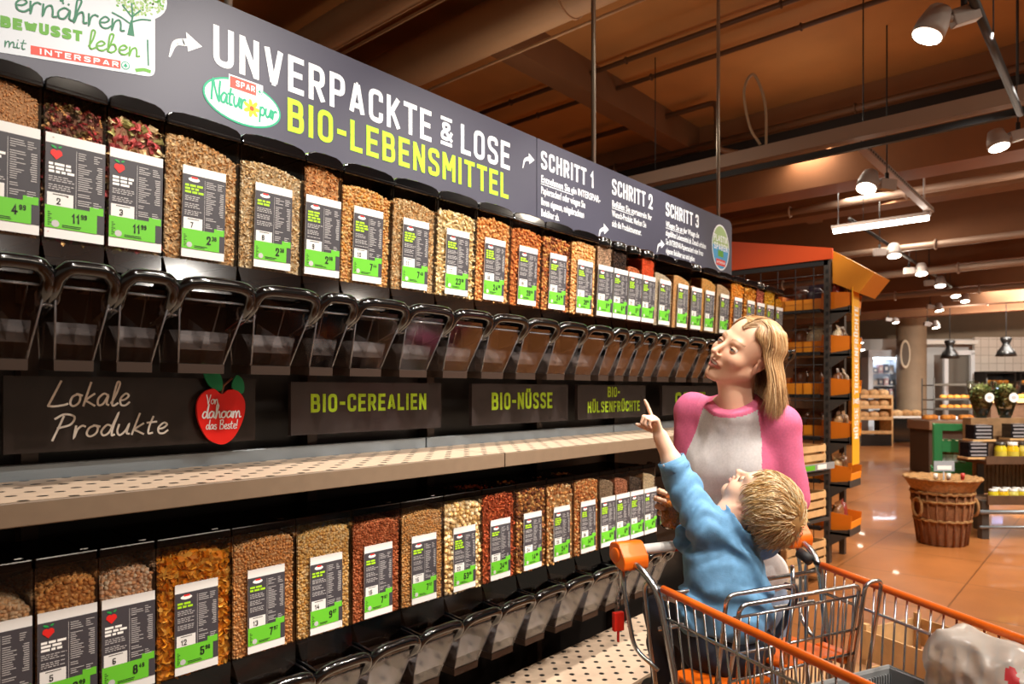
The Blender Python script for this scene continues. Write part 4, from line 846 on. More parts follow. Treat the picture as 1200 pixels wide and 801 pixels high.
m = MB(); m.tube([CL(.275, .05, 1.0), CL(.275, .09, .985)], .016, 10); cp(m, 'joint_clamp', M_RUBB)
m = MB()   # chassis
m.tube(roundpoly([CL(-.25, .05, .17), CL(-.20, .95, .17), CL(.20, .95, .17), CL(.25, .05, .17)], .06), .0095, 8); m.rod(CL(-.24, .2, .17), CL(.24, .2, .17), .008, 8)
for s in (-1, 1): m.tube(roundpoly([CL(s * .205, .90, .17), CL(s * .20, .86, .40), CL(s * .20, .82, .57)], .05), .008, 8)
cp(m, 'chassis', M_WIRE)
for x, f in ((-.25, .06), (.25, .06), (-.205, .92), (.205, .92)):
    m = MB(); c = CL(x, f, .055); m.hexa([c + CX * a + CF * b + UP * z for a in (-.02, .02) for b in (-.02, .02) for z in (.03, .11)]); w_ = cp(m, 'caster', M_GREYP, bevel=.004)
    m = MB(); R = frame(c, CF, UP, CX); m.M = R; m.lathe([(0, -.016), (.045, -.016), (.055, -.010), (.055, .010), (.045, .016), (0, .016)], 20); o = m.build('wheel', M_RUBB); o.parent = w_
# grey ribbed crate standing in the basket
m = MB(); X0, X1, F0, F1, Z0, Z1 = -.14, .185, .405, .60, .59, .805
m.hexa([CL(x, f, z) for x in (X0, X1) for f in (F0, F0 + .006) for z in (Z0, Z1)]); m.hexa([CL(x, f, z) for x in (X0, X1) for f in (F1 - .006, F1) for z in (Z0, Z1)]); m.hexa([CL(x, f, z) for x in (X0, X0 + .006) for f in (F0, F1) for z in (Z0, Z1)]); m.hexa([CL(x, f, z) for x in (X1 - .006, X1) for f in (F0, F1) for z in (Z0, Z1)]); m.hexa([CL(x, f, z) for x in (X0, X1) for f in (F0, F1) for z in (Z0, Z0 + .006)])
for x in np.linspace(X0 + .005, X1 - .005, 36): m.hexa([CL(a, f, z) for a in (x - .0022, x + .0022) for f in (F0 + .006, F0 + .011) for z in (Z0 + .01, Z1 - .012)])
m.tube([CL(X0, F0, Z1), CL(X1, F0, Z1), CL(X1, F1, Z1), CL(X0, F1, Z1)], .006, 6, closed=True, smooth=False)
tag(m.build('ribbed_crate', M_GREYP), 'grey ribbed plastic crate inside the shopping trolley', 'crate')
# ---------------------------------------------------------------- people: continuous surfaces grown from smooth distance fields
def seg_d(P, a, b, ra, rb):
    ab = b - a; L = ab @ ab + 1e-12; t = np.clip(((P - a) @ ab) / L, 0, 1); return np.linalg.norm(P - a - t[:, None] * ab, axis=1) - (ra + (rb - ra) * t)
class Field:
    """list of soft-blended shapes; op +1 adds, -1 carves"""
    def __init__(s): s.p = []
    def cone(s, a, b, ra, rb, k=.015, op=1):
        a = np.asarray(a, float); b = np.asarray(b, float); r = max(ra, rb)
        s.p.append((lambda P: seg_d(P, a, b, ra, rb), np.minimum(a, b) - r, np.maximum(a, b) + r, k, op)); return s
    def chain(s, pts, rads, k=.015):
        for i in range(len(pts) - 1): s.cone(pts[i], pts[i + 1], rads[i], rads[i + 1], k)
        return s
    def ell(s, c, r, R=None, k=.015, op=1):
        c = np.asarray(c, float); r = np.asarray(r, float) * np.ones(3); R = np.eye(3) if R is None else np.asarray(R)
        def f(P):
            q = (P - c) @ R.T; k0 = np.linalg.norm(q / r, axis=1); k1 = np.linalg.norm(q / (r * r), axis=1); return np.where(k1 > 1e-9, k0 * (k0 - 1) / np.maximum(k1, 1e-9), -r.min())
        m = r.max(); s.p.append((f, c - m, c + m, k, op)); return s
    def fn(s, f, lo, hi, k=.01, op=1): s.p.append((f, np.asarray(lo, float), np.asarray(hi, float), k, op)); return s
    def eval(s, P, lo=None, hi=None):
        d = np.full(len(P), .12)
        for f, a, b, k, op in s.p:
            if lo is not None and (np.any(a - .05 - k > hi) or np.any(b + .05 + k < lo)): continue
            e = f(P)
            if op > 0: h = np.clip(.5 + .5 * (d - e) / k, 0, 1); d = d * (1 - h) + e * h - k * h * (1 - h)
            else: h = np.clip(.5 - .5 * (d + e) / k, 0, 1); d = d * (1 - h) - e * h + k * h * (1 - h)
        return d
def grow(field, h=.004, post=None, smooth=2):
    """surface nets over the blocks of space that hold surface; returns verts, quads"""
    lo = np.min([p[1] for p in field.p if p[4] > 0], 0) - 3 * h; hi = np.max([p[2] for p in field.p if p[4] > 0], 0) + 3 * h
    B = 12; nb = np.ceil((hi - lo) / (B * h)).astype(int); N = nb * B + 1
    D = np.full(tuple(N), .12, np.float32)
    g = np.stack(np.meshgrid(*[np.arange(n) for n in nb], indexing='ij'), -1).reshape(-1, 3)
    ax = np.arange(B + 1); loc = np.stack(np.meshgrid(ax, ax, ax, indexing='ij'), -1).reshape(-1, 3)
    ev = (lambda P, a, b: post(P, field.eval(P, a, b))) if post else field.eval
    cen = lo + (g * B + B / 2) * h; R = B * h * .87
    for i, c in zip(g, cen):
        a = lo + i * B * h; b = a + B * h
        dc = ev(c[None], a, b)[0]
        if abs(dc) > R + .03: 
            if dc < 0: D[i[0] * B:i[0] * B + B + 1, i[1] * B:i[1] * B + B + 1, i[2] * B:i[2] * B + B + 1] = np.minimum(D[i[0] * B:i[0] * B + B + 1, i[1] * B:i[1] * B + B + 1, i[2] * B:i[2] * B + B + 1], dc)
            continue
        D[i[0] * B:i[0] * B + B + 1, i[1] * B:i[1] * B + B + 1, i[2] * B:i[2] * B + B + 1] = ev(a + loc * h, a, b).reshape(B + 1, B + 1, B + 1)
    ins = D < 0
    cs = np.zeros(tuple(N - 1), np.int8)
    for dx in (0, 1):
        for dy in (0, 1):
            for dz in (0, 1): cs += ins[dx:N[0] - 1 + dx, dy:N[1] - 1 + dy, dz:N[2] - 1 + dz]
    act = (cs > 0) & (cs < 8); idx = np.full(act.shape, -1, np.int64); cells = np.argwhere(act); idx[act] = np.arange(len(cells))
    acc = np.zeros((len(cells), 3)); cnt = np.zeros(len(cells)); corners = [(x, y, z) for x in (0, 1) for y in (0, 1) for z in (0, 1)]
    for p in corners:
        for axis in range(3):
            if p[axis]: continue
            q = list(p); q[axis] = 1
            d0 = D[cells[:, 0] + p[0], cells[:, 1] + p[1], cells[:, 2] + p[2]]; d1 = D[cells[:, 0] + q[0], cells[:, 1] + q[1], cells[:, 2] + q[2]]
            k = (d0 < 0) != (d1 < 0); t = np.where(k, d0 / np.where(k, d0 - d1, 1), 0)
            v = np.tile(np.array(p, float), (len(cells), 1)); v[:, axis] += t; acc[k] += v[k]; cnt[k] += 1
    V = lo + (cells + acc / cnt[:, None]) * h; Fq = []
    for axis in range(3):
        sl0 = [slice(None)] * 3; sl1 = [slice(None)] * 3; sl0[axis] = slice(0, -1); sl1[axis] = slice(1, None)
        A = ins[tuple(sl0)]; Bn = ins[tuple(sl1)]; e = np.argwhere(A != Bn); u, w_ = (axis + 1) % 3, (axis + 2) % 3
        e = e[(e[:, u] > 0) & (e[:, w_] > 0) & (e[:, u] < N[u] - 1) & (e[:, w_] < N[w_] - 1)]
        def at_(du, dw): q = e.copy(); q[:, u] += du; q[:, w_] += dw; return idx[q[:, 0], q[:, 1], q[:, 2]]
        quad = np.stack([at_(-1, -1), at_(0, -1), at_(0, 0), at_(-1, 0)], 1); fl = ~A[e[:, 0], e[:, 1], e[:, 2]]
        quad[fl] = quad[fl][:, ::-1]; Fq.append(quad)
    Fq = np.vstack(Fq); Fq = Fq[(Fq >= 0).all(1)]
    for _ in range(smooth):
        s_ = np.zeros_like(V); c_ = np.zeros(len(V))
        for a, b in ((0, 1), (1, 2), (2, 3), (3, 0)):
            np.add.at(s_, Fq[:, a], V[Fq[:, b]]); np.add.at(c_, Fq[:, a], 1); np.add.at(s_, Fq[:, b], V[Fq[:, a]]); np.add.at(c_, Fq[:, b], 1)
        V = V * .5 + .5 * s_ / np.maximum(c_, 1)[:, None]
    return V, Fq
def surf(name, V, Fq, mats, parent, fmi=None, color=None):
    m = MB(); m.add(V, [], 0, True, color); m.f = [list(f) for f in Fq.tolist()]; m.fs = [True] * len(Fq); m.fm = [0] * len(Fq) if fmi is None else [int(i) for i in fmi]
    return m.build(name, mats, parent)
def hermit(a, b, ta, tb, n): return [(2 * t ** 3 - 3 * t * t + 1) * a + (t ** 3 - 2 * t * t + t) * ta + (-2 * t ** 3 + 3 * t * t) * b + (t ** 3 - t * t) * tb for t in np.linspace(0, 1, n)]
def sinn(P, f, seed):
    r_ = np.random.default_rng(seed); d = np.zeros(len(P))
    for i in range(4): v = r_.normal(size=3); v /= np.linalg.norm(v); d += np.sin((P @ v) * f * r_.uniform(.6, 1.5) + r_.uniform(0, 6) + 1.2 * np.sin((P @ np.roll(v, 1)) * f * .6))
    return d / 4
def unit(v): v = np.asarray(v, float); return v / np.linalg.norm(v)

class Head:
    """head frame: f forward, l to the person's left, u up; loc() turns head coordinates into the world"""
    def __init__(s, o, yaw, pitch, roll, sc):
        f = -FW * math.cos(yaw) - RT * math.sin(yaw); l = np.cross(UP, f); f2 = f * math.cos(pitch) + UP * math.sin(pitch); u2 = -f * math.sin(pitch) + UP * math.cos(pitch)
        s.R = np.stack([f2, l * math.cos(roll) + u2 * math.sin(roll), -l * math.sin(roll) + u2 * math.cos(roll)]); s.o = np.asarray(o, float); s.s = sc
    def loc(s, *p): return s.o + s.s * (np.asarray(p, float) @ s.R)
    def inv(s, P): return ((P - s.o) @ s.R.T) / s.s
def head_field(F, H, child=False):
    L = H.loc; k = H.s; c = child
    E = lambda ctr, r, kk=.012, op=1: F.ell(L(*ctr), np.asarray(r) * k, H.R, kk * k, op)
    C = lambda a, b, ra, rb, kk=.01, op=1: F.cone(L(*a), L(*b), ra * k, rb * k, kk * k, op)
    if not c:
        E((-.012, 0, .040), (.094, .073, .084)); E((.030, 0, -.022), (.060, .058, .078), .02)
        C((-.006, .054, -.038), (.058, .014, -.094), .018, .015, .02); C((-.006, -.054, -.038), (.058, -.014, -.094), .018, .015, .02); C((.040, 0, -.080), (.068, 0, -.093), .022, .0145, .014)
        for s in (-1, 1): E((.058, s * .036, -.022), (.024, .023, .022), .018)
        C((.074, .030, .026), (.074, -.030, .026), .0125, .0125, .014)
        for s in (-1, 1): E((.096, s * .031, .005), (.019, .0155, .0095), .012, -1)
        C((.084, 0, .014), (.109, 0, -.024), .0065, .0088, .009); E((.112, 0, -.027), (.0085, .0085, .0075), .006)
        for s in (-1, 1): E((.098, s * .0115, -.031), (.009, .0058, .0056), .006); E((.107, s * .006, -.036), (.0045, .0028, .003), .003, -1)
        for s in (-1, 1): C((.0935, 0, -.0515), (.079, s * .027, -.0510), .0048, .0026, .005); C((.0905, 0, -.0680), (.079, s * .024, -.0545), .0056, .0026, .005)
        E((.096, 0, -.0590), (.016, .023, .0056), .003, -1)
    else:
        E((-.020, 0, .030), (.090, .073, .080)); E((.024, 0, -.020), (.056, .056, .060), .02)
        C((.0, .044, -.030), (.052, .010, -.070), .020, .016, .02); C((.0, -.044, -.030), (.052, -.010, -.070), .020, .016, .02); C((.030, 0, -.060), (.060, 0, -.071), .022, .0145, .014)
        for s in (-1, 1): E((.046, s * .034, -.026), (.026, .026, .024), .018)
        C((.066, .026, .022), (.066, -.026, .022), .013, .013, .016)
        for s in (-1, 1): E((.088, s * .027, .002), (.018, .0155, .0100), .012, -1)
        C((.078, 0, .006), (.092, 0, -.017), .0055, .0078, .009); E((.094, 0, -.019), (.0082, .0082, .007), .006)
        for s in (-1, 1): E((.084, s * .0085, -.022), (.007, .005, .005), .005)
        for s in (-1, 1): C((.0845, 0, -.0395), (.073, s * .017, -.0425), .0050, .0028, .005); C((.0815, 0, -.0515), (.072, s * .015, -.0460), .0058, .0028, .005)
        E((.086, 0, -.0455), (.012, .012, .0022), .003, -1)
    y = .073 if not c else .072; e = 1.0 if not c else .95
    for s in (-1, 1):
        E((-.010, s * y, .004), (.018 * e, .0055, .028 * e), .004); E((-.004, s * (y - .001), -.020), (.010, .005, .012), .004)
        E((-.006, s * (y + .006), .004), (.0105, .005, .017), .003, -1); C((.004, s * y, -.004), (.004, s * y, -.014), .005, .004, .004)
def face_colors(V, H, skin, lip, brow, child=False, cheek=None):
    q = H.inv(V); n = len(V); col = np.tile(np.asarray(skin), (n, 1)); f, l, u = q.T
    def mixin(w, c): w = np.clip(w, 0, 1)[:, None]; col[:] = col * (1 - w) + np.asarray(c) * w
    if cheek is not None:
        uc = -.03 if not child else -.03; mixin(.4 * np.exp(-(((np.abs(l) - .042) / .018) ** 2 + ((u - uc) / .018) ** 2)) * (f > .02), cheek); mixin(.3 * np.exp(-((l / .012) ** 2 + ((u + .03) / .012) ** 2)) * (f > .09), cheek)
        mixin(.45 * np.exp(-(((np.abs(l) - .076) / .012) ** 2 + ((u - .0) / .03) ** 2 + ((f + .006) / .022) ** 2)), cheek)
    um, hw, hh = (-.0592, .0280, .0125) if not child else (-.0455, .0185, .0108)
    arch = um + .0 * l; e = (l / hw) ** 2 + ((u - arch + .0022 * 1) / (hh * (1 - .25 * np.minimum(1, (l / hw) ** 2)))) ** 2
    mixin((1.12 - e) * 5 * (f > .06), lip)
    if not child:
        al = np.abs(l); bu = .0275 + .006 * np.sin(np.clip((al - .010) / .038, 0, 1) * 2.6); mixin(np.clip((.0034 - np.abs(u - bu)) / .0016, 0, 1) * ((al > .012) & (al < .047)) * .6 * (f > .04), brow)
        bu2 = .0065; mixin(.35 * np.exp(-(((al - .031) / .018) ** 2 + ((u - .006) / .008) ** 2)) * (f > .05), np.asarray(skin) * .62)
    else:
        al = np.abs(l); bu = .026; mixin(np.clip((.003 - np.abs(u - bu)) / .002, 0, 1) * ((al > .012) & (al < .038)) * .45 * (f > .04), brow)
    return np.clip(col, 0, 1)
def cap_patch(m, c, R, r, a0, a1, t0, t1, mi, n=12, k=5):
    """part of a sphere: azimuth a0..a1 about the eye's forward axis frame, elevation t0(a)..t1(a)"""
    V = []; fs = []
    for i in range(n + 1):
        a = a0 + (a1 - a0) * i / n
        for j in range(k + 1):
            t = t0(i / n) + (t1(i / n) - t0(i / n)) * j / k; V.append(c + r * (np.array([math.cos(t) * math.cos(a), math.cos(t) * math.sin(a), math.sin(t)]) @ R))
    for i in range(n):
        for j in range(k): a = i * (k + 1) + j; fs.append((a, a + k + 1, a + k + 2, a + 1))
    m.add(V, fs, mi, True)
def eyes(H, parent, child, iris, gaze=(0, 0)):
    k = H.s; r = .0118 if not child else .0108; off = (.0745, .031, .0045) if not child else (.0675, .027, .0015)
    for s in (-1, 1):
        c = H.loc(off[0], s * off[1], off[2]); m = MB(); m.ball(c, r * k, 16, 12, 0)
        ga = Matrix.Rotation(gaze[0], 3, 'Z') @ Matrix.Rotation(-gaze[1], 3, 'Y'); g = np.array(ga) @ np.array([1, 0, 0.]); fw = g @ H.R
        a = unit(np.cross(fw, H.R[2])); b = np.cross(a, fw)
        for rr, d, mi in ((.0058, 1.0, 1), (.0030, 1.012, 2)):
            q = np.linspace(0, 2 * np.pi, 16, endpoint=False); z = math.sqrt(max(r * r - (rr) ** 2, 0)) * d + .0003
            m.poly([c + k * (fw * z + rr * (np.cos(t) * a + np.sin(t) * b)) for t in q], mi)
        m.build('eye', [M_EYEW, iris, M_PUPIL], parent)
        m = MB(); o = (lambda x: .26 - .55 * (2 * x - 1) ** 2 * .55); lo_ = (lambda x: -.30 + .45 * (2 * x - 1) ** 2 * .5)
        cap_patch(m, c, H.R, r * k * 1.10, -1.25, 1.25, o, lambda x: 1.35, 0); cap_patch(m, c, H.R, r * k * 1.08, -1.25, 1.25, lambda x: -1.35, lo_, 0)
        cap_patch(m, c, H.R, r * k * 1.16, -1.1, 1.1, lambda x: o(x) - .04, lambda x: o(x) + .10, 1, 12, 1)
        m.build('eyelid', [M_SKINP if not child else M_SKINC, M_LASH], parent)
def finger(F, base, dirs, lens, r0, k=.004):
    p = np.asarray(base, float); r = r0; pts = [p]; rr = [r]
    for d, L in zip(dirs, lens): p = p + unit(d) * L; pts.append(p); r *= .90; rr.append(r)
    F.chain(pts, rr, k); return pts
def hand(F, wrist, palm_dir, palm_n, thumb_side, sc, curls, spread=.10, thumb=(.9, .4), wr=.024):
    """palm_dir: wrist to knuckles; palm_n: out of the palm; thumb_side: towards the thumb; curls: one per finger (index first), radians per joint"""
    d = unit(palm_dir); n = unit(np.asarray(palm_n) - d * (np.asarray(palm_n) @ d)); t = unit(np.asarray(thumb_side) - d * (np.asarray(thumb_side) @ d) - n * (np.asarray(thumb_side) @ n)); w_ = np.asarray(wrist, float); L = .085 * sc; tips = []
    kn = [w_ + d * L * (1.0, 1.04, .99, .91)[i] + t * (.030, .010, -.011, -.030)[i] * sc for i in range(4)]
    for i in range(4): F.cone(w_ + t * (.012, .004, -.004, -.012)[i] * sc, kn[i], .0150 * sc, .0112 * sc, .012 * sc)
    F.ell(w_ + d * .045 * sc + t * .024 * sc + n * .008 * sc, np.array([.028, .016, .014]) * sc, np.stack([unit(d + t * .5), unit(np.cross(n, d + t * .5)), n]), .012 * sc)
    for i in range(4):
        ln = np.array([(.040, .025, .020), (.045, .028, .022), (.041, .026, .021), (.033, .020, .018)][i]) * sc; sp = (spread, .03, -.05, -.13)[i]
        d0 = unit(d + t * sp); a = 0; dirs = []
        for c in (curls[i] if isinstance(curls[i], (tuple, list)) else (curls[i],) * 3): a += c; dirs.append(d0 * math.cos(a) + n * math.sin(a))
        tips.append(finger(F, kn[i], dirs, ln, (.0098, .0102, .0096, .0085)[i] * sc, .004 * sc))
    tb = w_ + d * .022 * sc + t * .026 * sc + n * .006 * sc; ts, tn = thumb
    td = unit(d * .75 + t * ts * .8 + n * tn); td2 = unit(d * .95 + t * ts * .25 + n * tn * 1.2); finger(F, tb, [td, td2, td2], (.036 * sc, .030 * sc, .024 * sc), .0118 * sc, .006 * sc); return tips

SKIN = lin('#e6b597')[:3]; SKINC_ = lin('#f0c4a8')[:3]
M_SKINP = mat('skin_adult', '#dfa98b', .45); M_SKINC = mat('skin_child', '#ecbb9c', .45)
M_SKINV = mat('skin_adult_tinted', '#e3ac8a', .45, attr='Col', spec=.35); M_SKINCV = mat('skin_child_tinted', '#f0bf9f', .45, attr='Col', spec=.35)
M_EYEW = mat('eye_white', '#e8e2da', .2); M_PUPIL = mat('pupil', '#0a0808', .1); M_IRISB = mat('iris_blue', '#5f7688', .2); M_LASH = mat('lashes', '#3a241a', .6); M_TEETH = mat('teeth', '#efe8dc', .25)
def knit(name, c, bs=900, b=.25): return mat(name, c, .85, noise=.07, nscale=160, bump=b, bscale=bs, spec=.2)

# ================= the woman behind the trolley
HW = Head(PT(871, 414.5, 2.13), math.radians(58), math.radians(15), math.radians(-33), 1.0)
woman = tag(bpy.data.objects.new('person', None), 'woman in a pink and grey raglan top holding a jar and looking up', 'person'); COL.objects.link(woman)
g0 = PT(868, 700, 2.26); woman.location = (g0[0], g0[1], 0); bpy.context.view_layer.update()
nk = PT(862, 470, 2.19)                      # base of the neck
SR, SL = PT(811, 481, 2.30), PT(914, 497, 2.14)   # shoulder joints (her right is on the wall side)
chest = PT(858, 530, 2.24); waist = PT(860, 606, 2.28); pelv = PT(862, 690, 2.30)
ER, WR_ = PT(804, 578, 2.33), PT(800, 598, 2.115)
EL, WL = PT(926, 586, 2.16), PT(872, 632, 2.06)
acr = unit(SL - SR); fr = unit(np.cross(acr, UP)) * -1
if fr @ FW > 0: fr = -fr                     # chest faces the camera side
kneeR, kneeL = PT(832, 843, 2.30), PT(884, 850, 2.26); ankR = np.array([*(kneeR[:2] + .01), .09]); ankL = np.array([*(kneeL[:2] + .01), .09])
hipR, hipL = pelv - acr * .085 + UP * -.03, pelv + acr * .085 + UP * -.03
B = Field(); head_field(B, HW)
B.cone(HW.loc(-.022, 0, -.035), nk - UP * .01, .045, .048, .02); B.cone(nk - UP * .01, nk - UP * .07, .050, .07, .03); B.cone(HW.loc(.02, 0, -.07), nk + fr * .03 - UP * .02, .030, .036, .02)
B.cone(nk - UP * .03, SR + UP * .008, .040, .040, .03); B.cone(nk - UP * .03, SL + UP * .008, .040, .040, .03)
B.ell(chest, (.135, .085, .15), np.stack([acr, fr, UP]), .03); B.ell(waist, (.115, .08, .15), np.stack([acr, fr, UP]), .03); B.ell(pelv, (.145, .098, .12), np.stack([acr, fr, UP]), .03)
B.chain([SR, ER, WR_], [.040, .034, .022], .02); B.chain([SL, EL, WL], [.040, .034, .022], .02)
for h_, k_, a_ in ((hipR, kneeR, ankR), (hipL, kneeL, ankL)):
    B.chain([h_, k_, a_], [.078, .050, .034], .02); B.cone(a_ + (0, 0, -.05), a_ + fr * .15 + np.array([0, 0, -.058]), .034, .026, .02)
# her right hand closes around the jar, her left lies on the handle
JAR = PT(793, 593, 2.01); JR = .046
pd = unit(JAR - RT * .040 + np.array([0, 0, .0]) - (WR_ - RT * .02)); 
jr_w = JAR + FW * .060 + RT * .050 - UP * .01
hand(B, jr_w, -RT * .98 - FW * .20 + UP * .18, -FW * .9 + RT * .15, UP, .92, [(.55, .85, .70), (.58, .88, .70), (.6, .9, .7), (.62, .9, .7)], .16, (.5, .9))
B.cone(WR_, jr_w, .022, .022, .02)
hand(B, WL, -RT * .9 - FW * .2 - UP * .15, -UP, -FW, .92, [(.3, .8, .7)] * 4, .10, (.5, .6))
V, Q = grow(B, .0032)
colv = face_colors(V, HW, SKIN, lin('#c67a6d')[:3], lin('#8a5f3f')[:3], False, lin('#dc8f76')[:3])
off = np.array([g0[0], g0[1], 0])
wb_ = surf('body', V - off, Q, [M_SKINV], woman, color=colv)
class Off:   # helper so children built in world coordinates sit under the person empty
    pass
def child_of(o, parent):
    o.parent = parent; o.matrix_parent_inverse = parent.matrix_world.inverted(); return o
_e0 = set(bpy.data.objects); eyes(HW, None, False, M_IRISB, (.12, .10))
m = MB(); m.tube([HW.loc(.0865 - .009 * (x / .02) ** 2, x, -.0575 + .0022 * (x / .02) ** 2) for x in np.linspace(-.020, .020, 9)], .0044, 6); m.build('teeth', M_TEETH)
for o in set(bpy.data.objects) - _e0: child_of(o, woman)

# top: raglan tee
T = Field(); R3 = np.stack([acr, fr, UP])
T.ell(chest, (.160, .106, .17), R3, .03); T.ell(chest - acr * .060 + fr * .052 - UP * .045, (.075, .062, .070), R3, .05); T.ell(chest + acr * .060 + fr * .052 - UP * .045, (.075, .062, .070), R3, .05)
T.ell(waist, (.152, .112, .17), R3, .03); T.ell(pelv + UP * .06, (.165, .120, .10), R3, .03)
T.cone(nk - UP * .055, SR + UP * .002, .050, .056, .03); T.cone(nk - UP * .055, SL + UP * .002, .050, .056, .03)
T.cone(nk - UP * .03 + fr * .008, chest + UP * .04, .082, .11, .03)
TT = Field(); TT.p = list(T.p); TA = Field(); TA.chain([SR, ER, WR_], [.056, .048, .034], .018); TA.chain([SL, EL, WL], [.060, .054, .034], .018); T.p += TA.p
nkc = nk + fr * .022 + UP * .006; nax = unit(UP + fr * .55)
def neck_cut(P):
    q = P - nkc; h_ = q @ nax; rad = np.linalg.norm(q - h_[:, None] * nax, axis=1); return np.maximum(rad - .100, -.004 - h_)
def tee_post(P, d):
    # the waist hem, the cut neck, and soft drag folds running from the shoulders and under the bust
    d = d + .0035 * sinn(P * np.array([1, 1, 1.0]) + 0, 42, 12) * np.clip(np.abs((P - chest) @ acr) * 7 + .25, .3, 1.2) + .0012 * sinn(P, 110, 13)
    d = np.maximum(d, (pelv[2] - .035) - P[:, 2]); d = np.maximum(d, -neck_cut(P)); return d
V, Q = grow(T, .0040, tee_post)
fc = V[Q].mean(1); q = fc - nk
side = np.abs((fc - nk) @ acr); fwd_ = (fc - nk) @ fr; dz = (nk[2] - fc[:, 2])
s_r = (fc - chest) @ acr; lim = .080 + .22 * np.clip(dz, 0, .3)
pink = ((np.abs(s_r) > lim) & (dz < .21)) | (TA.eval(fc) < TT.eval(fc) - .004) & (np.abs(s_r) > .10) | (TA.eval(fc) < -.001) & (TT.eval(fc) > .012)
band = neck_cut(fc) < .013
M_TEEG = knit('heather_grey_jersey', '#d3cecd'); M_TEEP = knit('pink_jersey', '#dd6f94'); M_TEEB = knit('pink_rib', '#e8789b')
o = surf('raglan_top', V, Q, [M_TEEG, M_TEEP, M_TEEB], None, np.where(band, 2, np.where(pink, 1, 0))); child_of(o, woman)
J = Field(); J.ell(pelv, (.152, .108, .11), R3, .03)
for h_, k_, a_ in ((hipR, kneeR, ankR), (hipL, kneeL, ankL)): J.chain([h_, k_, a_], [.088, .060, .046], .02)
V, Q = grow(J, .007, lambda P, d: np.maximum(np.maximum(d + .0015 * np.sin(P[:, 2] * 60 + 3 * np.sin(P[:, 0] * 30)), .06 - P[:, 2]), P[:, 2] - pelv[2] - .06))
o = surf('jeans', V, Q, [mat('blue_grey_denim', '#8696b0', .8, noise=.12, nscale=90, bump=.1, bscale=400)], None); child_of(o, woman)
for a_ in (ankR, ankL):
    S = Field(); S.cone(a_ + (0, 0, -.045), a_ + fr * .15 + np.array([0, 0, -.052]), .042, .034, .02); S.ell(a_ + (0, 0, -.02), (.05, .05, .05), None, .02)
    V, Q = grow(S, .007, lambda P, d: np.maximum(d, .004 - P[:, 2])); child_of(surf('shoe', V, Q, [mat('white_trainer', '#d8d5cf', .6)], None), woman)

# hair: a shaped cap plus many separate locks
def hair_mat(name, a, b): 
    m = mat(name, a, .38, attr='Col', spec=.6); return m
M_HAIR = hair_mat('blond_hair', '#b98a55', '#8a5f38'); M_HAIRC = hair_mat('light_blond_hair', '#dbb57c', '#b08a55')
def locks(name, H, specs, cols, parent, r0, n=9, seed=3, M=M_HAIR):
    rg = np.random.default_rng(seed); m = MB()
    for pts, rr in specs:
        P = crom([H.loc(*p) for p in pts], 3); L = len(P); t = np.linspace(0, 1, L); c = np.array(lin(cols[rg.integers(len(cols))])[:3]) * rg.uniform(.8, 1.15)
        m.tube(P, rr * r0 * np.clip(1.15 - t ** 2.2 * 1.0, .12, 1), 3, 0, False, False, True, tuple(np.clip(c, 0, 1)))
    return child_of(m.build(name, M), parent)
rg = np.random.default_rng(21); sp = []
HC = ['#bf9565', '#9d7046', '#cfab7d', '#8a623d', '#b18658', '#dab98f']
def scalp(th, ph, lift=1.0):   # th from the crown down, ph around: 0 = front, + = her left
    return np.array([-.012 + .094 * math.sin(th) * math.cos(ph), .073 * math.sin(th) * math.sin(ph), .040 + .084 * math.cos(th)]) * 1.0 + (lift - 1) * np.array([.094 * math.sin(th) * math.cos(ph), .073 * math.sin(th) * math.sin(ph), .084 * math.cos(th)])
gdir = (np.array([0, 0, -1.0]) @ HW.R.T)     # straight down, in head coordinates
part_l = .012
for k in range(3600):
    side_ = 1 if rg.uniform() < .66 else -1
    x = rg.uniform(-.092, .078)                # where along the parting (front to back) the lock starts
    y0 = part_l + side_ * rg.uniform(0, .006); zt_ = .040 + .086 * math.sqrt(max(0.02, 1 - ((x + .012) / .0955) ** 2)); lift = rg.uniform(1.03, 1.07 if x > .04 else 1.16)
    ph0 = math.atan2(side_ * .9, 1.0)
    ang = rg.uniform(0.45, 2.75) if side_ > 0 else rg.uniform(.55, 2.75)
    # run over the skull towards the azimuth 'az', then hang
    az = side_ * np.interp(x, [-.092, -.03, .03, .078], [2.9, 2.25, 1.65, .95 if side_ > 0 else 1.1]) + rg.normal(0, .13)
    p0 = np.array([x, y0, zt_ + .004]); az2, az3 = (max(az, .76 + rg.uniform(-.05, .45)), max(az + .1, 1.42 + rg.uniform(-.1, .5))) if side_ > 0 else (az, min(az, -1.25 - rg.uniform(0, .2)))
    p1 = scalp(.74, az - (.28 if side_ > 0 else .05) * side_, lift); p2 = scalp(1.22, az2, lift + .03); p3 = scalp(1.60, az3, lift + .07)   # swept back and tucked behind the ear
    if abs(az) < .70: continue
    Ltot = rg.uniform(.115, .175); h1 = p3 + gdir * Ltot * .45 + np.array([-.014 if side_ > 0 and az3 < 1.8 else -.008, .008 * side_, 0]); h2 = p3 + gdir * Ltot + np.array([rg.normal(0, .010) - .010, rg.normal(0, .006), rg.normal(0, .006)])
    sp.append(([p0, p1, p2, p3, h1, h2], rg.uniform(.7, 1.3)))
for k in range(260):   # shorter wisps along the far temple
    x = rg.uniform(.03, .07); p0 = np.array([x, part_l, .118 - 2.2 * max(0, x - .03) ** 1.4]); s_ = -1
    sp.append(([p0, scalp(.9, s_ * .85, 1.06), scalp(1.35, s_ * 1.05, 1.07), scalp(1.6, s_ * 1.2, 1.06) + gdir * .02], rg.uniform(.5, .9)))
cap = Field(); cap.ell(HW.loc(-.020, 0, .044), np.array([.094, .0755, .086]), HW.R, .01)
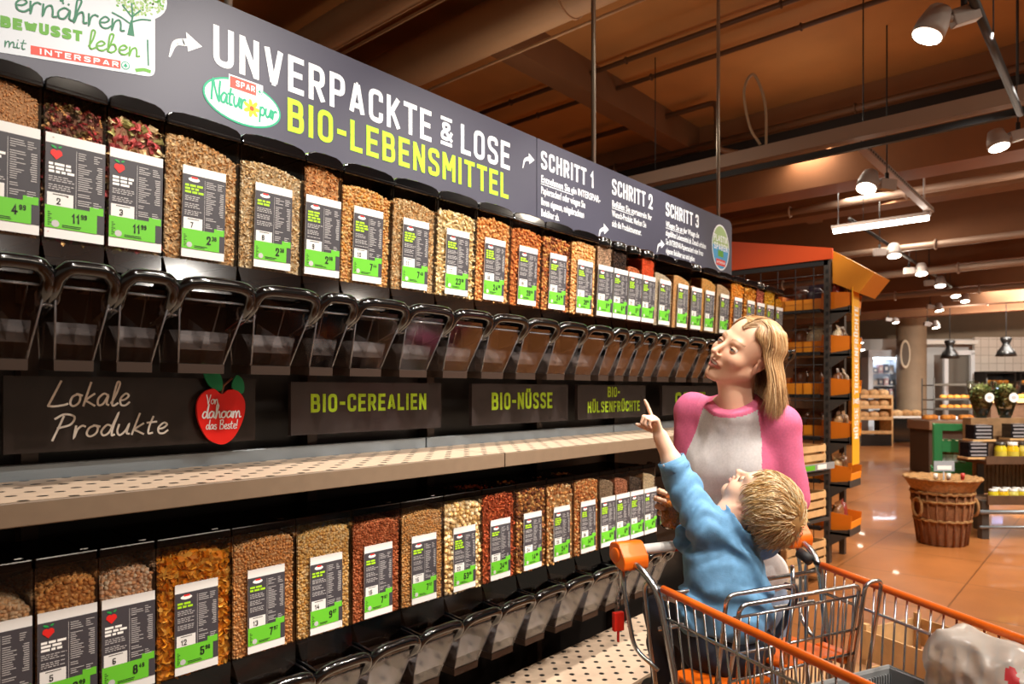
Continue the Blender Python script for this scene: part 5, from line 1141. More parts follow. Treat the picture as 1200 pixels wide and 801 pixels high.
def cap_post(P, d):
    q = HW.inv(P); f, l, u = q.T; lim = .075 - .55 * np.clip(f - .02, 0, .1); line_ = np.maximum(f - np.where(u > .02, .046 + .36 * (u - .02), .046 + 1.5 * (u - .02)), -(u + .03)); return np.maximum(d, line_)
V, Q = grow(cap, .004, cap_post)
ho = surf('hair', V, Q, [mat('hair_base', '#8f6538', .5)], None); child_of(ho, woman)
locks('hair_locks', HW, sp, HC, woman, .00125)
# ================= the carrier bag in the trolley
BG = CL(.165, .665, .805); F_ = Field(); F_.ell(BG, (.125, .14, .17), np.stack([CX, CF, UP]), .03); F_.ell(BG + UP * .10 - CF * .05, (.12, .07, .07), np.stack([CX, CF, UP]), .04); F_.cone(BG + UP * .12 - CX * .05 - CF * .06, BG + UP * .17 - CX * .085 - CF * .07, .05, .02, .03)
V, Q = grow(F_, .006, lambda P, d: d + .030 * np.abs(sinn(P, 27, 3)) + .012 * np.abs(sinn(P, 75, 4)))
mb_ = mat('thin_white_plastic', '#d3cbc3', .30, noise=.06, nscale=25); nt = mb_.node_tree; tr = nt.nodes.new('ShaderNodeBsdfTransparent'); mx = nt.nodes.new('ShaderNodeMixShader'); mx.inputs[0].default_value = .66
nt.links.new(tr.outputs[0], mx.inputs[1]); nt.links.new(nt.nodes['Principled BSDF'].outputs[0], mx.inputs[2]); nt.links.new(mx.outputs[0], nt.nodes['Material Output'].inputs[0])
fc = V[Q].mean(1); q = fc - BG; vr = q @ (-FW); ur = q @ RT; zr = q[:, 2]
fmi = np.where((vr > .02) & (np.abs(ur + .055 - .25 * zr) < .009) & (zr < .125) & (zr > .03), 1, np.where((vr > .02) & (np.abs(ur - .03) < .034) & (np.abs(zr - .115) < .016) & (np.sin(ur * 300) + np.sin(zr * 330) > .1), 2, np.where((vr > .02) & (np.abs(ur - .0) < .04) & (np.abs(zr - .075) < .012) & (np.sin(ur * 420) > -.2), 2, 0)))
tag(surf('carrier_bag', V, Q, [mb_, mat('bag_red_print', '#c8202a', .5), mat('bag_green_print', '#9aa57e', .5)], None, fmi), 'crumpled translucent white carrier bag inside the shopping trolley', 'bag')

# ================= the jar in the woman's hand
jar = thing('storage_jar', 'swing-top glass jar of orange lentils in the woman\'s hand', 'jar', tuple(JAR - UP * .06))
m = MB(); prof = [(0, 0), (.040, 0), (.046, .006), (.047, .03), (.046, .065), (.040, .078), (.036, .084), (.037, .092)]; m.lathe(prof, 28); m.build('glass_body', clear('jar_glass', '#f4f1ea', .08, .02), jar)
m = MB(); m.lathe([(0, .004), (.039, .004), (.0435, .010), (.0440, .03), (.043, .060), (.036, .072), (0, .076)], 28); m.build('lentils', mat('orange_lentils', '#e5862f', .6, noise=.35, nscale=220, bump=.8, bscale=260), jar)
m = MB(); m.lathe([(.037, .092), (.039, .094), (.039, .100), (.034, .106), (0, .110)], 28); m.build('glass_lid', clear('jar_glass', '#f4f1ea', .08, .02), jar)
m = MB(); m.tube([(.041 * math.cos(a), .041 * math.sin(a), .086) for a in np.linspace(0, 6.283, 24, endpoint=False)], .0016, 6, closed=True); m.tube(crom([(.040, -.006, .086), (.052, -.008, .10), (.056, 0, .125), (.048, .008, .128), (.036, .008, .10)], 5), .0016, 6); m.build('wire_clip', M_WIRE, jar)

# ================= the child in the trolley seat
kid = thing('person', 'small blond child in a blue denim shirt sitting in the trolley, pointing up', 'person', tuple(CL(-.15, .2, 0))); bpy.context.view_layer.update()
HK = Head(PT(888, 589.5, 1.85), 2.316, 1.16, -.16, 1.0)
cf = -CF; cl = np.cross(UP, cf)              # the child faces the handle; cl is the child's left
kp, kc, kn = PT(850, 744, 1.87), PT(848, 664, 1.87), PT(859, 606, 1.86)
kSL, kEL, kWL = PT(829, 622, 1.83), PT(800, 568, 1.895), PT(774, 511, 1.90)
kSR, kER, kWR = PT(896, 634, 1.94), PT(846, 662, 2.03), PT(803, 630, 1.925)
Bk = Field(); head_field(Bk, HK, True)
Bk.cone(HK.loc(-.02, 0, -.03), kn, .040, .042, .02); Bk.cone(kn, kc, .045, .07, .03)
KR = np.stack([cl, cf, UP]); Bk.ell(kc, (.085, .065, .10), KR, .03); Bk.ell(kp, (.085, .075, .07), KR, .03)
Bk.chain([kSL, kEL, kWL], [.034, .029, .0205], .015); Bk.chain([kSR, kER, kWR], [.034, .028, .020], .015)
Bk.cone(kEL, (kEL + kWL) / 2, .029, .0275, .01)
KN = [kp + cf * .185 + cl * s * .062 + UP * .02 for s in (1, -1)]; AN = [k - UP * .20 - cf * .01 for k in KN]
for s, k_, a_ in ((1, KN[0], AN[0]), (-1, KN[1], AN[1])): Bk.chain([kp + cl * s * .05, k_, a_], [.058, .043, .030], .02)
hand(Bk, kWL, PT(765, 484, 1.895) - kWL, -RT * 1.0 - FW * .15, FW, .62, [(.02, .05, .05), (1.15, 1.35, .9), (1.2, 1.35, .9), (1.25, 1.35, .9)], .05, (.25, .9))
hand(Bk, kWR, CL(-.10, .0, 1.085) - kWR, -UP, FW * .5 + UP * .2, .62, [(.7, .9, .6)] * 4, .06, (.4, .7))
V, Q = grow(Bk, .0030)
ko = np.array(kid.location)
surf('body', V - ko, Q, [M_SKINCV], kid, color=face_colors(V, HK, SKINC_, lin('#df9a8b')[:3], lin('#c79a68')[:3], True, lin('#ea9c86')[:3]))
_e0 = set(bpy.data.objects); eyes(HK, None, True, M_IRISB, (.1, .1))
for o in set(bpy.data.objects) - _e0: child_of(o, kid)
S = Field(); S.ell(kc, (.112, .088, .125), KR, .03); S.ell(kc - UP * .075 - cf * .01, (.128, .105, .11), KR, .03); S.cone(kn - UP * .02, kSL, .050, .046, .02); S.cone(kn - UP * .02, kSR, .050, .046, .02); S.cone(kn - UP * .03, kc, .06, .09, .03); S.ell(kp + UP * .045, (.13, .115, .09), KR, .03)
cuffL = kEL + (kWL - kEL) * .48
S.chain([kSL, kEL, cuffL], [.052, .043, .036], .018); S.chain([kSR, kER, kWR], [.050, .042, .032], .018)
cax = unit(kWL - kEL)
def shirt_post(P, d):
    u_ = P @ RT; z = P[:, 2]; w1 = z * 62 + u_ * 46 + 1.6 * np.sin(u_ * 31 + z * 12) + 1.1 * np.sin(z * 47)
    arm = np.minimum(seg_d(P, kSL, kEL, 0, 0), seg_d(P, kEL, cuffL, 0, 0)); on_arm = np.clip((.075 - arm) / .03, 0, 1)
    d = d + (1 - on_arm) * (.0062 * np.sin(w1) + .0050 * sinn(P, 70, 21) + .0018 * sinn(P, 150, 22)) + on_arm * .0040 * np.sin((P @ unit(kEL - kSL)) * 105 + (P @ FW) * 45 + 2 * np.sin(u_ * 60))
    d = np.maximum(d, (kp[2] + .022 + .008 * np.sin(u_ * 40)) - z)
    q = P - (kn + UP * .012 + cf * .01); ax = unit(HK.loc(0, 0, 0) - kn); h_ = q @ ax; rad = np.linalg.norm(q - h_[:, None] * ax, axis=1); d = np.maximum(d, np.maximum(h_ + .004, -(rad - .0)) if False else np.where(rad < .085, h_ - .004, d))
    hc = (P - cuffL) @ cax; near_c = np.linalg.norm(P - cuffL, axis=1) < .075; return np.where(near_c, np.maximum(d, hc), d)
V, Q = grow(S, .0038, shirt_post)
M_DEN = mat('blue_denim', '#6699c2', .75, noise=.13, nscale=45, bump=.18, bscale=420)
sh = child_of(surf('denim_shirt', V, Q, [M_DEN], None), kid); bpy.context.view_layer.update()
m = MB(); ax = unit(HK.loc(-.03, 0, -.05) - kn); a1 = unit(np.cross(ax, RT)); a2 = np.cross(ax, a1)   # stand-up collar
cc = kn + ax * .004
for i, (r0, r1, h0, h1) in enumerate(((.058, .052, -.006, .026), (.053, .068, .026, .004))):
    n = 40; Vv = []
    for j in range(n): q = 2 * math.pi * j / n; wv = 1 + .05 * math.sin(3 * q + i); dv = math.cos(q) * a1 + math.sin(q) * a2; Vv += [cc + dv * r0 * wv + ax * h0, cc + dv * r1 * wv + ax * h1, cc + dv * (r1 + .004) * wv + ax * h1, cc + dv * (r0 + .004) * wv + ax * h0]
    m.add(Vv, [(4 * j + a, 4 * j + (a + 1) % 4, 4 * ((j + 1) % n) + (a + 1) % 4, 4 * ((j + 1) % n) + a) for j in range(n) for a in range(4)], 0, True)
child_of(m.build('collar', M_DEN), sh)
m = MB(); b1 = unit(np.cross(cax, FW)); b2 = np.cross(cax, b1); n = 28; Vv = []
for j in range(n):
    q = 2 * math.pi * j / n; dv = math.cos(q) * b1 + math.sin(q) * b2; wv = 1 + .03 * math.sin(2 * q)
    Vv += [cuffL - cax * .026 + dv * .040 * wv, cuffL + cax * .008 + dv * .0385 * wv, cuffL + cax * .008 + dv * .035 * wv, cuffL - cax * .026 + dv * .035 * wv]
m.add(Vv, [(4 * j + a, 4 * j + (a + 1) % 4, 4 * ((j + 1) % n) + (a + 1) % 4, 4 * ((j + 1) % n) + a) for j in range(n) for a in range(4)], 0, True)
m.ball(cuffL - cax * .008 + (-RT * .75 - FW * .62) * .040, .0045, 10, 6, 1); child_of(m.build('cuff', [M_DEN, mat('shirt_button', '#e9e9ea', .3)]), sh)
Tt = Field(); Tt.ell(kp - UP * .025 - cf * .01, (.128, .112, .095), KR, .03)
for s, k_, a_ in ((1, KN[0], AN[0]), (-1, KN[1], AN[1])): Tt.chain([kp + cl * s * .052, k_, a_], [.072, .056, .044], .02)
V, Q = grow(Tt, .006, lambda P, d: np.maximum(d + .003 * np.sin(P @ RT * 75 + P[:, 2] * 60 + np.sin(P[:, 2] * 50)), P[:, 2] - kp[2] - .06))
child_of(surf('trousers', V, Q, [mat('navy_cotton', '#20222f', .8, noise=.1, nscale=60)], None), kid)
for a_ in AN:
    F_ = Field(); F_.cone(a_ - UP * .02 - cf * .01, a_ - UP * .045 + cf * .075, .034, .028, .02); V, Q = grow(F_, .006); child_of(surf('shoe', V, Q, [mat('child_shoe', '#4a4a55', .6)], None), kid)
# tousled fair hair
rg = np.random.default_rng(33); sp = []
def kscalp(th, ph, lift=1.0): return np.array([-.020, 0, .030]) + lift * np.array([.090 * math.sin(th) * math.cos(ph), .073 * math.sin(th) * math.sin(ph), .080 * math.cos(th)])
gk = np.array([0, 0, -1.0]) @ HK.R.T
ax_w = unit([-.75, .1, .65])                  # the whorl at the back of the crown
for k in range(4600):
    v = unit(rg.normal(size=3)); th = math.acos(v[2]); ph = math.atan2(v[1], v[0])
    lim = 1.02 if abs(ph) < .75 else (1.30 if abs(ph) < 1.25 else (1.42 if abs(ph) < 1.75 else (2.0 if abs(ph) < 2.4 else 2.2)))
    if th > lim: continue
    tang = v - ax_w * (v @ ax_w) * 1.0; g = unit(v * (v @ ax_w) - ax_w + 1e-6); sw = np.cross(v, g) * (.55 * math.sin(5 * v[0] + 7 * v[1] + 4 * v[2]) + .35 + rg.normal(0, .16))
    d_ = unit(g + sw + .25 * gk); L = rg.uniform(.035, .065); p = np.array([.090, .073, .080]); c_ = np.array([-.020, 0, .030]); up_ = rg.uniform(1.03, 1.13)
    pts = [c_ + p * v * 1.0]
    for t, lf in ((.35, up_), (.7, up_ + .03), (1.0, up_ + .05 + rg.uniform(-.03, .06))):
        q = unit(v + d_ * L * t / .08 + .10 * t * np.sin(np.array([9.0, 11, 13]) * v.sum() * 2 + np.array([0, 2, 4])) + rg.normal(0, .018, 3)); pts.append(c_ + p * q * lf + gk * .010 * t * t)
    sp.append((pts, rg.uniform(.6, 1.25)))
cap = Field(); cap.ell(HK.loc(-.024, 0, .033), np.array([.090, .0745, .081]), HK.R, .01)
def kcap(P, d):
    f, l, u = HK.inv(P).T; return np.maximum(d, np.maximum(f - (.030 + .40 * np.clip(u - .03, 0, .2)) - .02 * (u > .03), -(u + .045 + .6 * np.clip(f + .03, 0, .1)) if False else np.where(f > -.03, -(u - .0 - .5 * np.clip(f + .01, 0, 1)), -(u + .05))))
V, Q = grow(cap, .004, kcap); child_of(surf('hair', V, Q, [mat('fair_hair_base', '#b98d58', .5)], None), kid)
KC = ['#e0bf8d', '#cda366', '#edd3a8', '#b98a50', '#d9b47a', '#f0dcb6']
locks('hair_locks', HK, sp, KC, kid, .0012, M=M_HAIRC)
# ---------------------------------------------------------------- the nut and dried fruit gondola beyond the dispensers
M_POST = mat('dark_grey_metal', '#4a4642', .45, metal=.3); M_TRAY = mat('orange_tray', '#e27a12', .5); M_TRAYB = mat('orange_tray_light', '#f0921e', .5); M_AWN = mat('orange_red_canopy', '#cf4a16', .6); M_AMB = mat('amber_canopy', '#d98a1c', .6)
GX = 6.28
gon = thing('gondola_shelf', 'tall dark metal gondola shelf under an orange canopy with a mesh end panel', 'shelving unit', (GX, 2.2, 0)); bpy.context.view_layer.update()
def gp(mb, name, m, parent=None, bevel=0):
    o = mb.build(name, m, bevel=bevel); o.parent = parent or gon; o.matrix_parent_inverse = Matrix.Translation(-Vector((GX, 2.2, 0))); return o
m = MB(); m.box((GX + .02, 1.91, 1.30), (.07, .045, 2.60))
for k in range(34): m.box((GX - .018, 1.905, .12 + k * .072), (.004, .016, .034), 1)
gp(m, 'post', [M_POST, M_RUBB])
for x, y in ((GX + .02, 3.3), (6.72, 1.91), (6.72, 3.3)): m = MB(); m.box((x, y, 1.30), (.06, .045, 2.60)); gp(m, 'post', M_POST)
m = MB(); m.box((GX, 2.6, 2.575), (.03, 1.4, .045))
for y in np.arange(2.02, 3.3, .155): m.rod((GX - .005, y, .1), (GX - .005, y, 2.56), .004, 5)
for z in np.arange(.15, 2.56, .155): m.rod((GX - .005, 1.92, z), (GX - .005, 3.3, z), .003, 5)
gp(m, 'mesh_panel', M_RUBB)
SHZ = [.28, .69, 1.06, 1.43, 1.80, 2.17]
for z in SHZ:
    m = MB(); m.box((6.51, 2.62, z), (.44, 1.30, .03)); s_ = gp(m, 'shelf', M_RUBB)
    m = MB(); m.box((6.44, 1.82, z - .02), (.32, .18, .02)); m.box((6.44, 1.735, z - .005), (.32, .015, .06)); m.prism([(GX + .0, 1.90, z - .14), (GX + .0, 1.735, z - .03), (GX + .0, 1.735, z + .02), (GX + .0, 1.90, z - .0)], (.012, 0, 0)); gp(m, 'front_shelf', M_POST)
m = MB(); m.prism([(GX - .03, 1.86, 2.60), (GX - .03, 3.5, 2.60), (GX - .03, 3.5, 3.02), (GX - .03, 1.86, 2.69)], (.03, 0, 0)); gp(m, 'canopy_end', M_AWN)
m = MB(); a = [PT(975, 293, 5.97), PT(1025, 320, 5.75), PT(1006, 343, 5.82), PT(975, 331, 5.95)]; m.prism([(GX + .02, p[1], p[2]) for p in a], (.5, 0, 0)); gp(m, 'canopy_slope', M_AMB)
m = MB(); m.tube([(GX + .03, 1.86, 2.46), (GX + .03, 1.712, 2.36)], .008, 6); gp(m, 'banner_arm', M_GREYST)
# yellow hanging banner with its lettering running up it
m = MB(); bx, by = GX + .01, 1.712; m.box((bx + .10, by, 1.60), (.20, .006, 1.50), 0); m.M = frame((bx + .10, by - .0036, .95), (0, 0, 1), (-1, 0, 0), (0, -1, 0)); caps_text(m, 'NÜSSE & TROCKENFRÜCHTE'.replace('&', '&'), .12, -.06, .11, .2, 1, z=.0008, width=1.12)
tag(m.build('hanging_banner', [mat('yellow_banner', '#f2ae1c', .6), M_WHITE]), 'tall yellow banner with white lettering hanging beside the gondola shelf', 'banner')
rg = np.random.default_rng(77)
BAGC = ['#8a5a34', '#b58a5c', '#5b3524', '#c9a878', '#7a4a2c', '#d8c3a0', '#93342b', '#3f3a52']
def pillow_mesh(c, seedn):
    m = MB(); V, Fs = I2; V = V.copy(); V = np.sign(V) * np.abs(V) ** .75 * np.array([.075, .045, .10]); V += .006 * np.sin(V * 90 + seedn); m.add(V, Fs, 0, True); m.add(np.array([(-.07, -.004, .09), (.07, -.004, .09), (.07, .004, .125), (-.07, .004, .125)]), [(0, 1, 2, 3)], 0); return m.mesh('bag', [mat('snack_bag_' + c[1:], c, .35, noise=.3, nscale=60)])
BAGS = [pillow_mesh(c, i) for i, c in enumerate(BAGC)]
def tray_mb(w, d, h):
    m = MB(); t = .006
    m.box((0, 0, t / 2), (w, d, t)); m.box((-w / 2, 0, h / 2), (t, d, h)); m.box((w / 2, 0, h / 2), (t, d, h)); m.box((0, d / 2, h * .5), (w, t, h)); m.box((0, -d / 2, h * .32), (w, t, h * .64), 1); return m
TM = tray_mb(.30, .24, .15).mesh('display_tray', [M_TRAY, M_TRAYB]); TM2 = tray_mb(.42, .30, .15).mesh('display_tray', [M_TRAY, M_TRAYB])
lev = ['lowest', 'second lowest', 'third lowest', 'third highest', 'second highest', 'topmost']
def put_tray(mesh, x, y, z, rot, where, group, nb, tl=0.0):
    o = bpy.data.objects.new('display_tray', mesh); COL.objects.link(o); o.location = (x, y, z); o.rotation_euler = (tl, 0, rot); tag(o, 'orange tray ' + where, 'tray', 'orange trays ' + group)
    for i in range(nb):
        b = bpy.data.objects.new('snack_bag', BAGS[rg.integers(len(BAGS))]); COL.objects.link(b); a = (i - (nb - 1) / 2) * (.13 if nb > 1 else 0); b.location = (x + a * math.cos(rot), y + a * math.sin(rot), z + .115); b.rotation_euler = (rg.uniform(-.1, .1), rg.uniform(-.1, .1), rot + rg.uniform(-.2, .2)); tag(b, ('left' if i == 0 else 'right') + ' snack bag in orange tray ' + where.replace('second from the post', 'middle').replace('third from the post', 'far').replace('nearest the post', 'near'), 'bag', 'snack bags ' + group)
for i, z in enumerate(SHZ):
    put_tray(TM, 6.46, 1.855, z + .0, 0, f'on the {lev[i]} front shelf beside the banner', 'on the front shelves', 2, .10)
    for k, y in enumerate((2.14, 2.57, 3.0)): put_tray(TM2, 6.50, y, z + .016, math.pi / 2 * 3, f'behind the mesh, {lev[i]} shelf, {("nearest the post", "second from the post", "third from the post")[k]}', 'behind the mesh panel', 2)

# ---------------------------------------------------------------- wooden crates and price rail between woman and gondola
M_CRW = mat('pale_crate_wood', '#d2a873', .65, noise=.15, nscale=12); M_CARD = mat('brown_cardboard', '#b78a5e', .8, noise=.06, nscale=10)
def slat_crate(w, d, h):
    m = MB(); t = .008
    for k in range(3):
        z = h * (.15 + .34 * k); m.box((0, -d / 2, z), (w, t, h * .24)); m.box((0, d / 2, z), (w, t, h * .24)); m.box((-w / 2, 0, z), (t, d, h * .24)); m.box((w / 2, 0, z), (t, d, h * .24))
    for a in (-1, 1):
        for b in (-1, 1): m.box((a * (w / 2 - .012), b * (d / 2 - .012), h / 2), (.022, .022, h))
    for k in range(4): m.box((-w * .36 + k * w * .24, 0, .006), (w * .2, d, t))
    return m
CRM = slat_crate(.60, .40, .20).mesh('slatted_crate', [M_CRW])
cr0 = PT(916, 700, 5.4)
ca_ = math.atan2(-.40, .917)
stand = thing('produce_rack', 'low dark rack with sloping wooden crates and a price rail, left of the gondola shelf', 'rack', (cr0[0], cr0[1], 0), -.15)
for z in (.12, .50, .86):
    m = MB(); m.box((0, 0, z - .02), (.64, .44, .02)); m.build('rack_shelf', M_POST, stand)
for x in (-.33, .33): m = MB(); m.box((x, .2, .52), (.03, .03, 1.04)); m.build('rack_post', M_POST, stand)
m = MB(); m.box((0, -.25, .90), (.66, .015, .05), 0); m.box((-.08, -.259, .90), (.18, .004, .035), 1); m.box((.12, -.259, .90), (.14, .004, .035), 2); o = m.build('price_rail', [M_GREYP, L_GREEN, M_WHITE], stand)
for i, z in enumerate((.12, .50, .86)):
    o = bpy.data.objects.new('slatted_crate', CRM); COL.objects.link(o); p = cr0; o.location = (p[0], p[1], z + .004); o.rotation_euler = (0, 0, -.15); tag(o, f'pale slatted wooden crate on the {("bottom", "middle", "top")[i]} level of the low rack', 'crate', 'slatted crates on the low rack')
for i, (w_, h_) in enumerate(((.42, .34),)):
    m = MB(); m.box((0, 0, h_ / 2), (w_, .32, h_)); m.box((0, -.162, h_ * .5), (w_ * .5, .004, .05), 1)
    if i == 0: pass
    if i == 0: tag(m.build('cardboard_box', [M_CARD, M_WHITE], loc=(2.98, .98, 0), rotz=-.35, bevel=.003), 'brown cardboard box on the floor behind the trolley', 'box')
tag(slat_crate(.36, .30, .50).build('tall_crate', [M_CRW], loc=(3.28, .62, 0), rotz=-.4), 'tall pale wooden crate on the floor behind the trolley', 'crate')

# ---------------------------------------------------------------- wicker basket with bottles, green bottle crates
bk = on_z(1104, 636, 0.0); BD = (bk - C0) @ FW
def wicker(name, c, bands=60):
    m = mat(name, c, .6, noise=.2, nscale=40); nt = m.node_tree; b = nt.nodes['Principled BSDF']; tc = nt.nodes.new('ShaderNodeTexCoord'); wv = nt.nodes.new('ShaderNodeTexWave'); wv.bands_direction = 'Z'; wv.inputs['Scale'].default_value = 22; wv.inputs['Distortion'].default_value = 3; wv.inputs['Detail Scale'].default_value = 6; nt.links.new(tc.outputs['Object'], wv.inputs['Vector'])
    bp = nt.nodes.new('ShaderNodeBump'); bp.inputs['Strength'].default_value = .9; bp.inputs['Distance'].default_value = .02; nt.links.new(wv.outputs['Fac'], bp.inputs['Height']); nt.links.new(bp.outputs['Normal'], b.inputs['Normal']); return m
M_WICK = wicker('brown_wicker', '#a56a3c'); M_WICKL = wicker('light_wicker', '#c9975c')
bas = thing('wicker_basket', 'tall brown wicker basket with a flared rim holding red bottles on the tiled floor', 'basket', tuple(bk))
m = MB(); n = 40; prof = [(.195, 0), (.205, .02), (.235, .30), (.258, .52), (.25, .50), (.225, .30), (.19, .03), (0, .03)]; m.lathe(prof, n); 
for k in range(20): a = k * 2 * math.pi / 20; m.tube([(.206 * math.cos(a), .206 * math.sin(a), .01), (.243 * math.cos(a), .243 * math.sin(a), .30), (.264 * math.cos(a), .264 * math.sin(a), .52)], .011, 6)
m.build('basket_body', M_WICK, bas)
m = MB(); m.lathe([(.25, .50), (.275, .54), (.325, .625), (.332, .64), (.315, .645), (.26, .56), (.245, .52)], n)
for r_, z in ((.325, .635), (.266, .50), (.258, .42), (.238, .24)): m.tube([(r_ * math.cos(a), r_ * math.sin(a), z + .006 * math.sin(20 * a)) for a in np.linspace(0, 6.283, 60, endpoint=False)], .014, 6, closed=True)
m.build('rim', M_WICKL, bas)
for s in (-1, 1):
    c = RT * s * .250 - FW * .05; m = MB(); m.tube([c + RT * s * .02 + (FW * math.cos(q) * .075 + UP * (.36 + .085 * math.sin(q))) for q in np.linspace(0, 6.283, 20, endpoint=False)], .013, 7, closed=True); m.build('ring_handle', M_WICKL, bas)
m = MB(); m.lathe([(0, .40), (.235, .40)], 30); m.build('inner_floor', M_WICK, bas)
def bottle_mesh(c, cap):
    m = MB(); m.lathe([(0, 0), (.038, 0), (.040, .01), (.040, .15), (.034, .18), (.015, .215), (.013, .26), (.016, .262), (.016, .28), (0, .28)], 16, (0, 0, 0), 0); m.lathe([(.0415, .04), (.0415, .12)], 16, (0, 0, 0), 1); m.lathe([(.0145, .235), (.0175, .235), (.0175, .285), (0, .287)], 12, (0, 0, 0), 2); return m.mesh('bottle', [mat('bottle_' + c[1:], c, .12, coat=.4), M_WHITE, mat('bottle_cap_' + cap[1:], cap, .4)])
for i, (dx, c, cp_, lb) in enumerate(((-.12, '#5a1210', '#e8e4dc', 'leftmost dark red bottle in the wicker basket'), (.0, '#6a1512', '#e8e4dc', 'middle dark red bottle in the wicker basket'), (.13, '#b21f1c', '#b8302a', 'bright red bottle on the right in the wicker basket'))):
    o = bpy.data.objects.new('bottle', bottle_mesh(c, cp_)); COL.objects.link(o); p = bk + RT * dx - FW * .10 + UP * .402; o.location = p; o.rotation_euler = (0, (-.08, .02, .1)[i], 0); tag(o, lb, 'bottle', 'bottles in the wicker basket')
m = MB(); p = bk + RT * .05 + FW * .05; m.M = frame(p, RT, FW, UP); m.box((0, 0, .74), (.20, .008, .10), 0); m.box((0, -.005, .725), (.14, .002, .04), 1); m.rod((0, .006, .402), (0, .006, .70), .006, 6, 0); tag(m.build('price_stand', [mat('sign_grey', '#9aa0a6', .4), M_WHITE]), 'small grey price sign standing in the wicker basket', 'sign')
M_GCR = mat('green_crate', '#2f8f52', .45)
def bottle_crate(w, d, h):
    m = MB(); t = .02
    for y in (-d / 2, d / 2):
        m.box((-w * .40, y, h / 2), (w * .2, t, h)); m.box((w * .40, y, h / 2), (w * .2, t, h)); m.box((0, y, h * .93), (w * .62, t, h * .14)); m.box((0, y, h * .50), (w * .62, t, h * .26)); m.box((0, y, h * .06), (w * .62, t, h * .12))
    for x in (-w / 2, w / 2): m.box((x, 0, h / 2), (t, d, h))
    m.box((0, 0, .01), (w, d, .02)); 
    return m
gcm = bottle_crate(.38, .30, .49); gcm2 = gcm.mesh('bottle_crate', [M_GCR]); gp0 = PT(1117, 500, 8.0)
for i, z in enumerate((.0, .60)):
    if i == 0: m_ = bottle_crate(.42, .34, .595).mesh('bottle_crate', [M_GCR])
    o = bpy.data.objects.new('bottle_crate', m_ if i == 0 else gcm2); COL.objects.link(o); o.location = (gp0[0], gp0[1], z); o.rotation_euler = (0, 0, math.atan2(RT[1], RT[0]) - .50); tag(o, ('larger green bottle crate at the bottom, mostly hidden by the wicker basket', 'green bottle crate with handle openings, on top of the stack behind the wicker basket')[i], 'crate')
for k in range(4):
    o = bpy.data.objects.new('bottle', bottle_mesh('#7a5a34', '#cdb68a')); COL.objects.link(o); p = gp0 + np.array([math.cos(-1.35), math.sin(-1.35), 0]) * (-.105 + .07 * k); o.location = (p[0], p[1], .622); tag(o, ('leftmost', 'second from left', 'third from left', 'rightmost')[k] + ' bottle inside the upper green crate', 'bottle', 'bottles in the green crate')

# ---------------------------------------------------------------- produce stand with jars at the right edge
ps = PT(1150, 600, 6.9); psx = math.atan2(RT[1], RT[0]); st = thing('produce_stand', 'tiered dark wood produce stand with jars beside the wicker basket', 'stand', (ps[0], ps[1], 0), psx)
M_WOODD = mat('dark_stand_wood', '#5a4230', .55, noise=.2, nscale=14); M_WOODM = mat('stand_wood', '#8a6a48', .6, noise=.2, nscale=14)
Wd = 1.3
m = MB(); m.box((Wd / 2 + .06, .25, .36), (Wd, .5, .03)); m.box((Wd / 2 + .06, .0, .39), (Wd, .02, .09)); m.build('lower_tray', M_WOODD, st)
m = MB(); m.box((Wd / 2 + .16, .40, .74), (Wd, .46, .03)); m.box((Wd / 2 + .16, .17, .77), (Wd, .02, .08)); m.build('upper_tray', M_WOODD, st)
m = MB(); m.box((Wd / 2 + .28, .55, .56), (Wd, .02, .36)); 
for k in range(30): m.box((.30 + k * .0435, .535, .56), (.012, .012, .34))
m.build('slatted_back', M_WOODM, st)
for x in (.06, Wd - .06):
    m = MB(); m.box((x, .06, .19), (.07, .07, .38)); m.build('leg', M_POST, st); m = MB(); m.box((x + .28, .55, .37), (.07, .07, .74)); m.build('leg', M_POST, st)
m = MB(); m.rod((0, .02, .27), (Wd, .02, .27), .022, 8); m.rod((0, .02, .12), (Wd, .02, .12), .014, 8); m.build('cross_bar', M_GREYST, st)
def jar_mesh(c, r, h, lid):
    m = MB(); m.lathe([(0, 0), (r, 0), (r * 1.04, h * .05), (r * 1.04, h * .68), (r * .80, h * .80), (r * .80, h * .84)], 16, (0, 0, 0), 0); m.lathe([(r * 1.05, h * .15), (r * 1.05, h * .5)], 16, (0, 0, 0), 1); m.lathe([(r * .86, h * .83), (r * .86, h), (0, h)], 16, (0, 0, 0), 2); return m.mesh('preserve_jar', [mat('preserve_' + c[1:], c, .2, coat=.4), mat('jar_label_' + c[1:], '#d9c44a', .5), mat('jar_lid_' + lid[1:], lid, .35)])
def sloc(x, y, z): q = np.array([math.cos(psx) * x - math.sin(psx) * y, math.sin(psx) * x + math.cos(psx) * y, 0]); return (ps[0] + q[0], ps[1] + q[1], z)
for r_, (n_, y0, z0, rr, hh, x00, dx) in enumerate(((6, .30, .755, .052, .19, .40, .125), (6, .12, .375, .044, .11, .20, .10), (4, .24, .375, .044, .11, .32, .10))):
    for k in range(n_):
        o = bpy.data.objects.new('preserve_jar', jar_mesh(('#d6c22c', '#e0b81e', '#d9cf6a')[k % 3], rr, hh, ('#3a342e', '#e6e2da')[k % 2] if r_ == 0 else '#e9e6e0')); COL.objects.link(o); o.location = sloc(x00 + k * dx, y0, z0)
        tag(o, f'yellow jar with {"dark" if (r_ == 0 and k % 2 == 0) else "pale"} lid, {("first", "second", "third", "fourth", "fifth", "sixth")[k]} from left, {("upper tray", "lower tray front row", "lower tray back row")[r_]}', 'jar', ('jars in the upper tray', 'jars in the lower tray', 'jars in the lower tray')[r_])
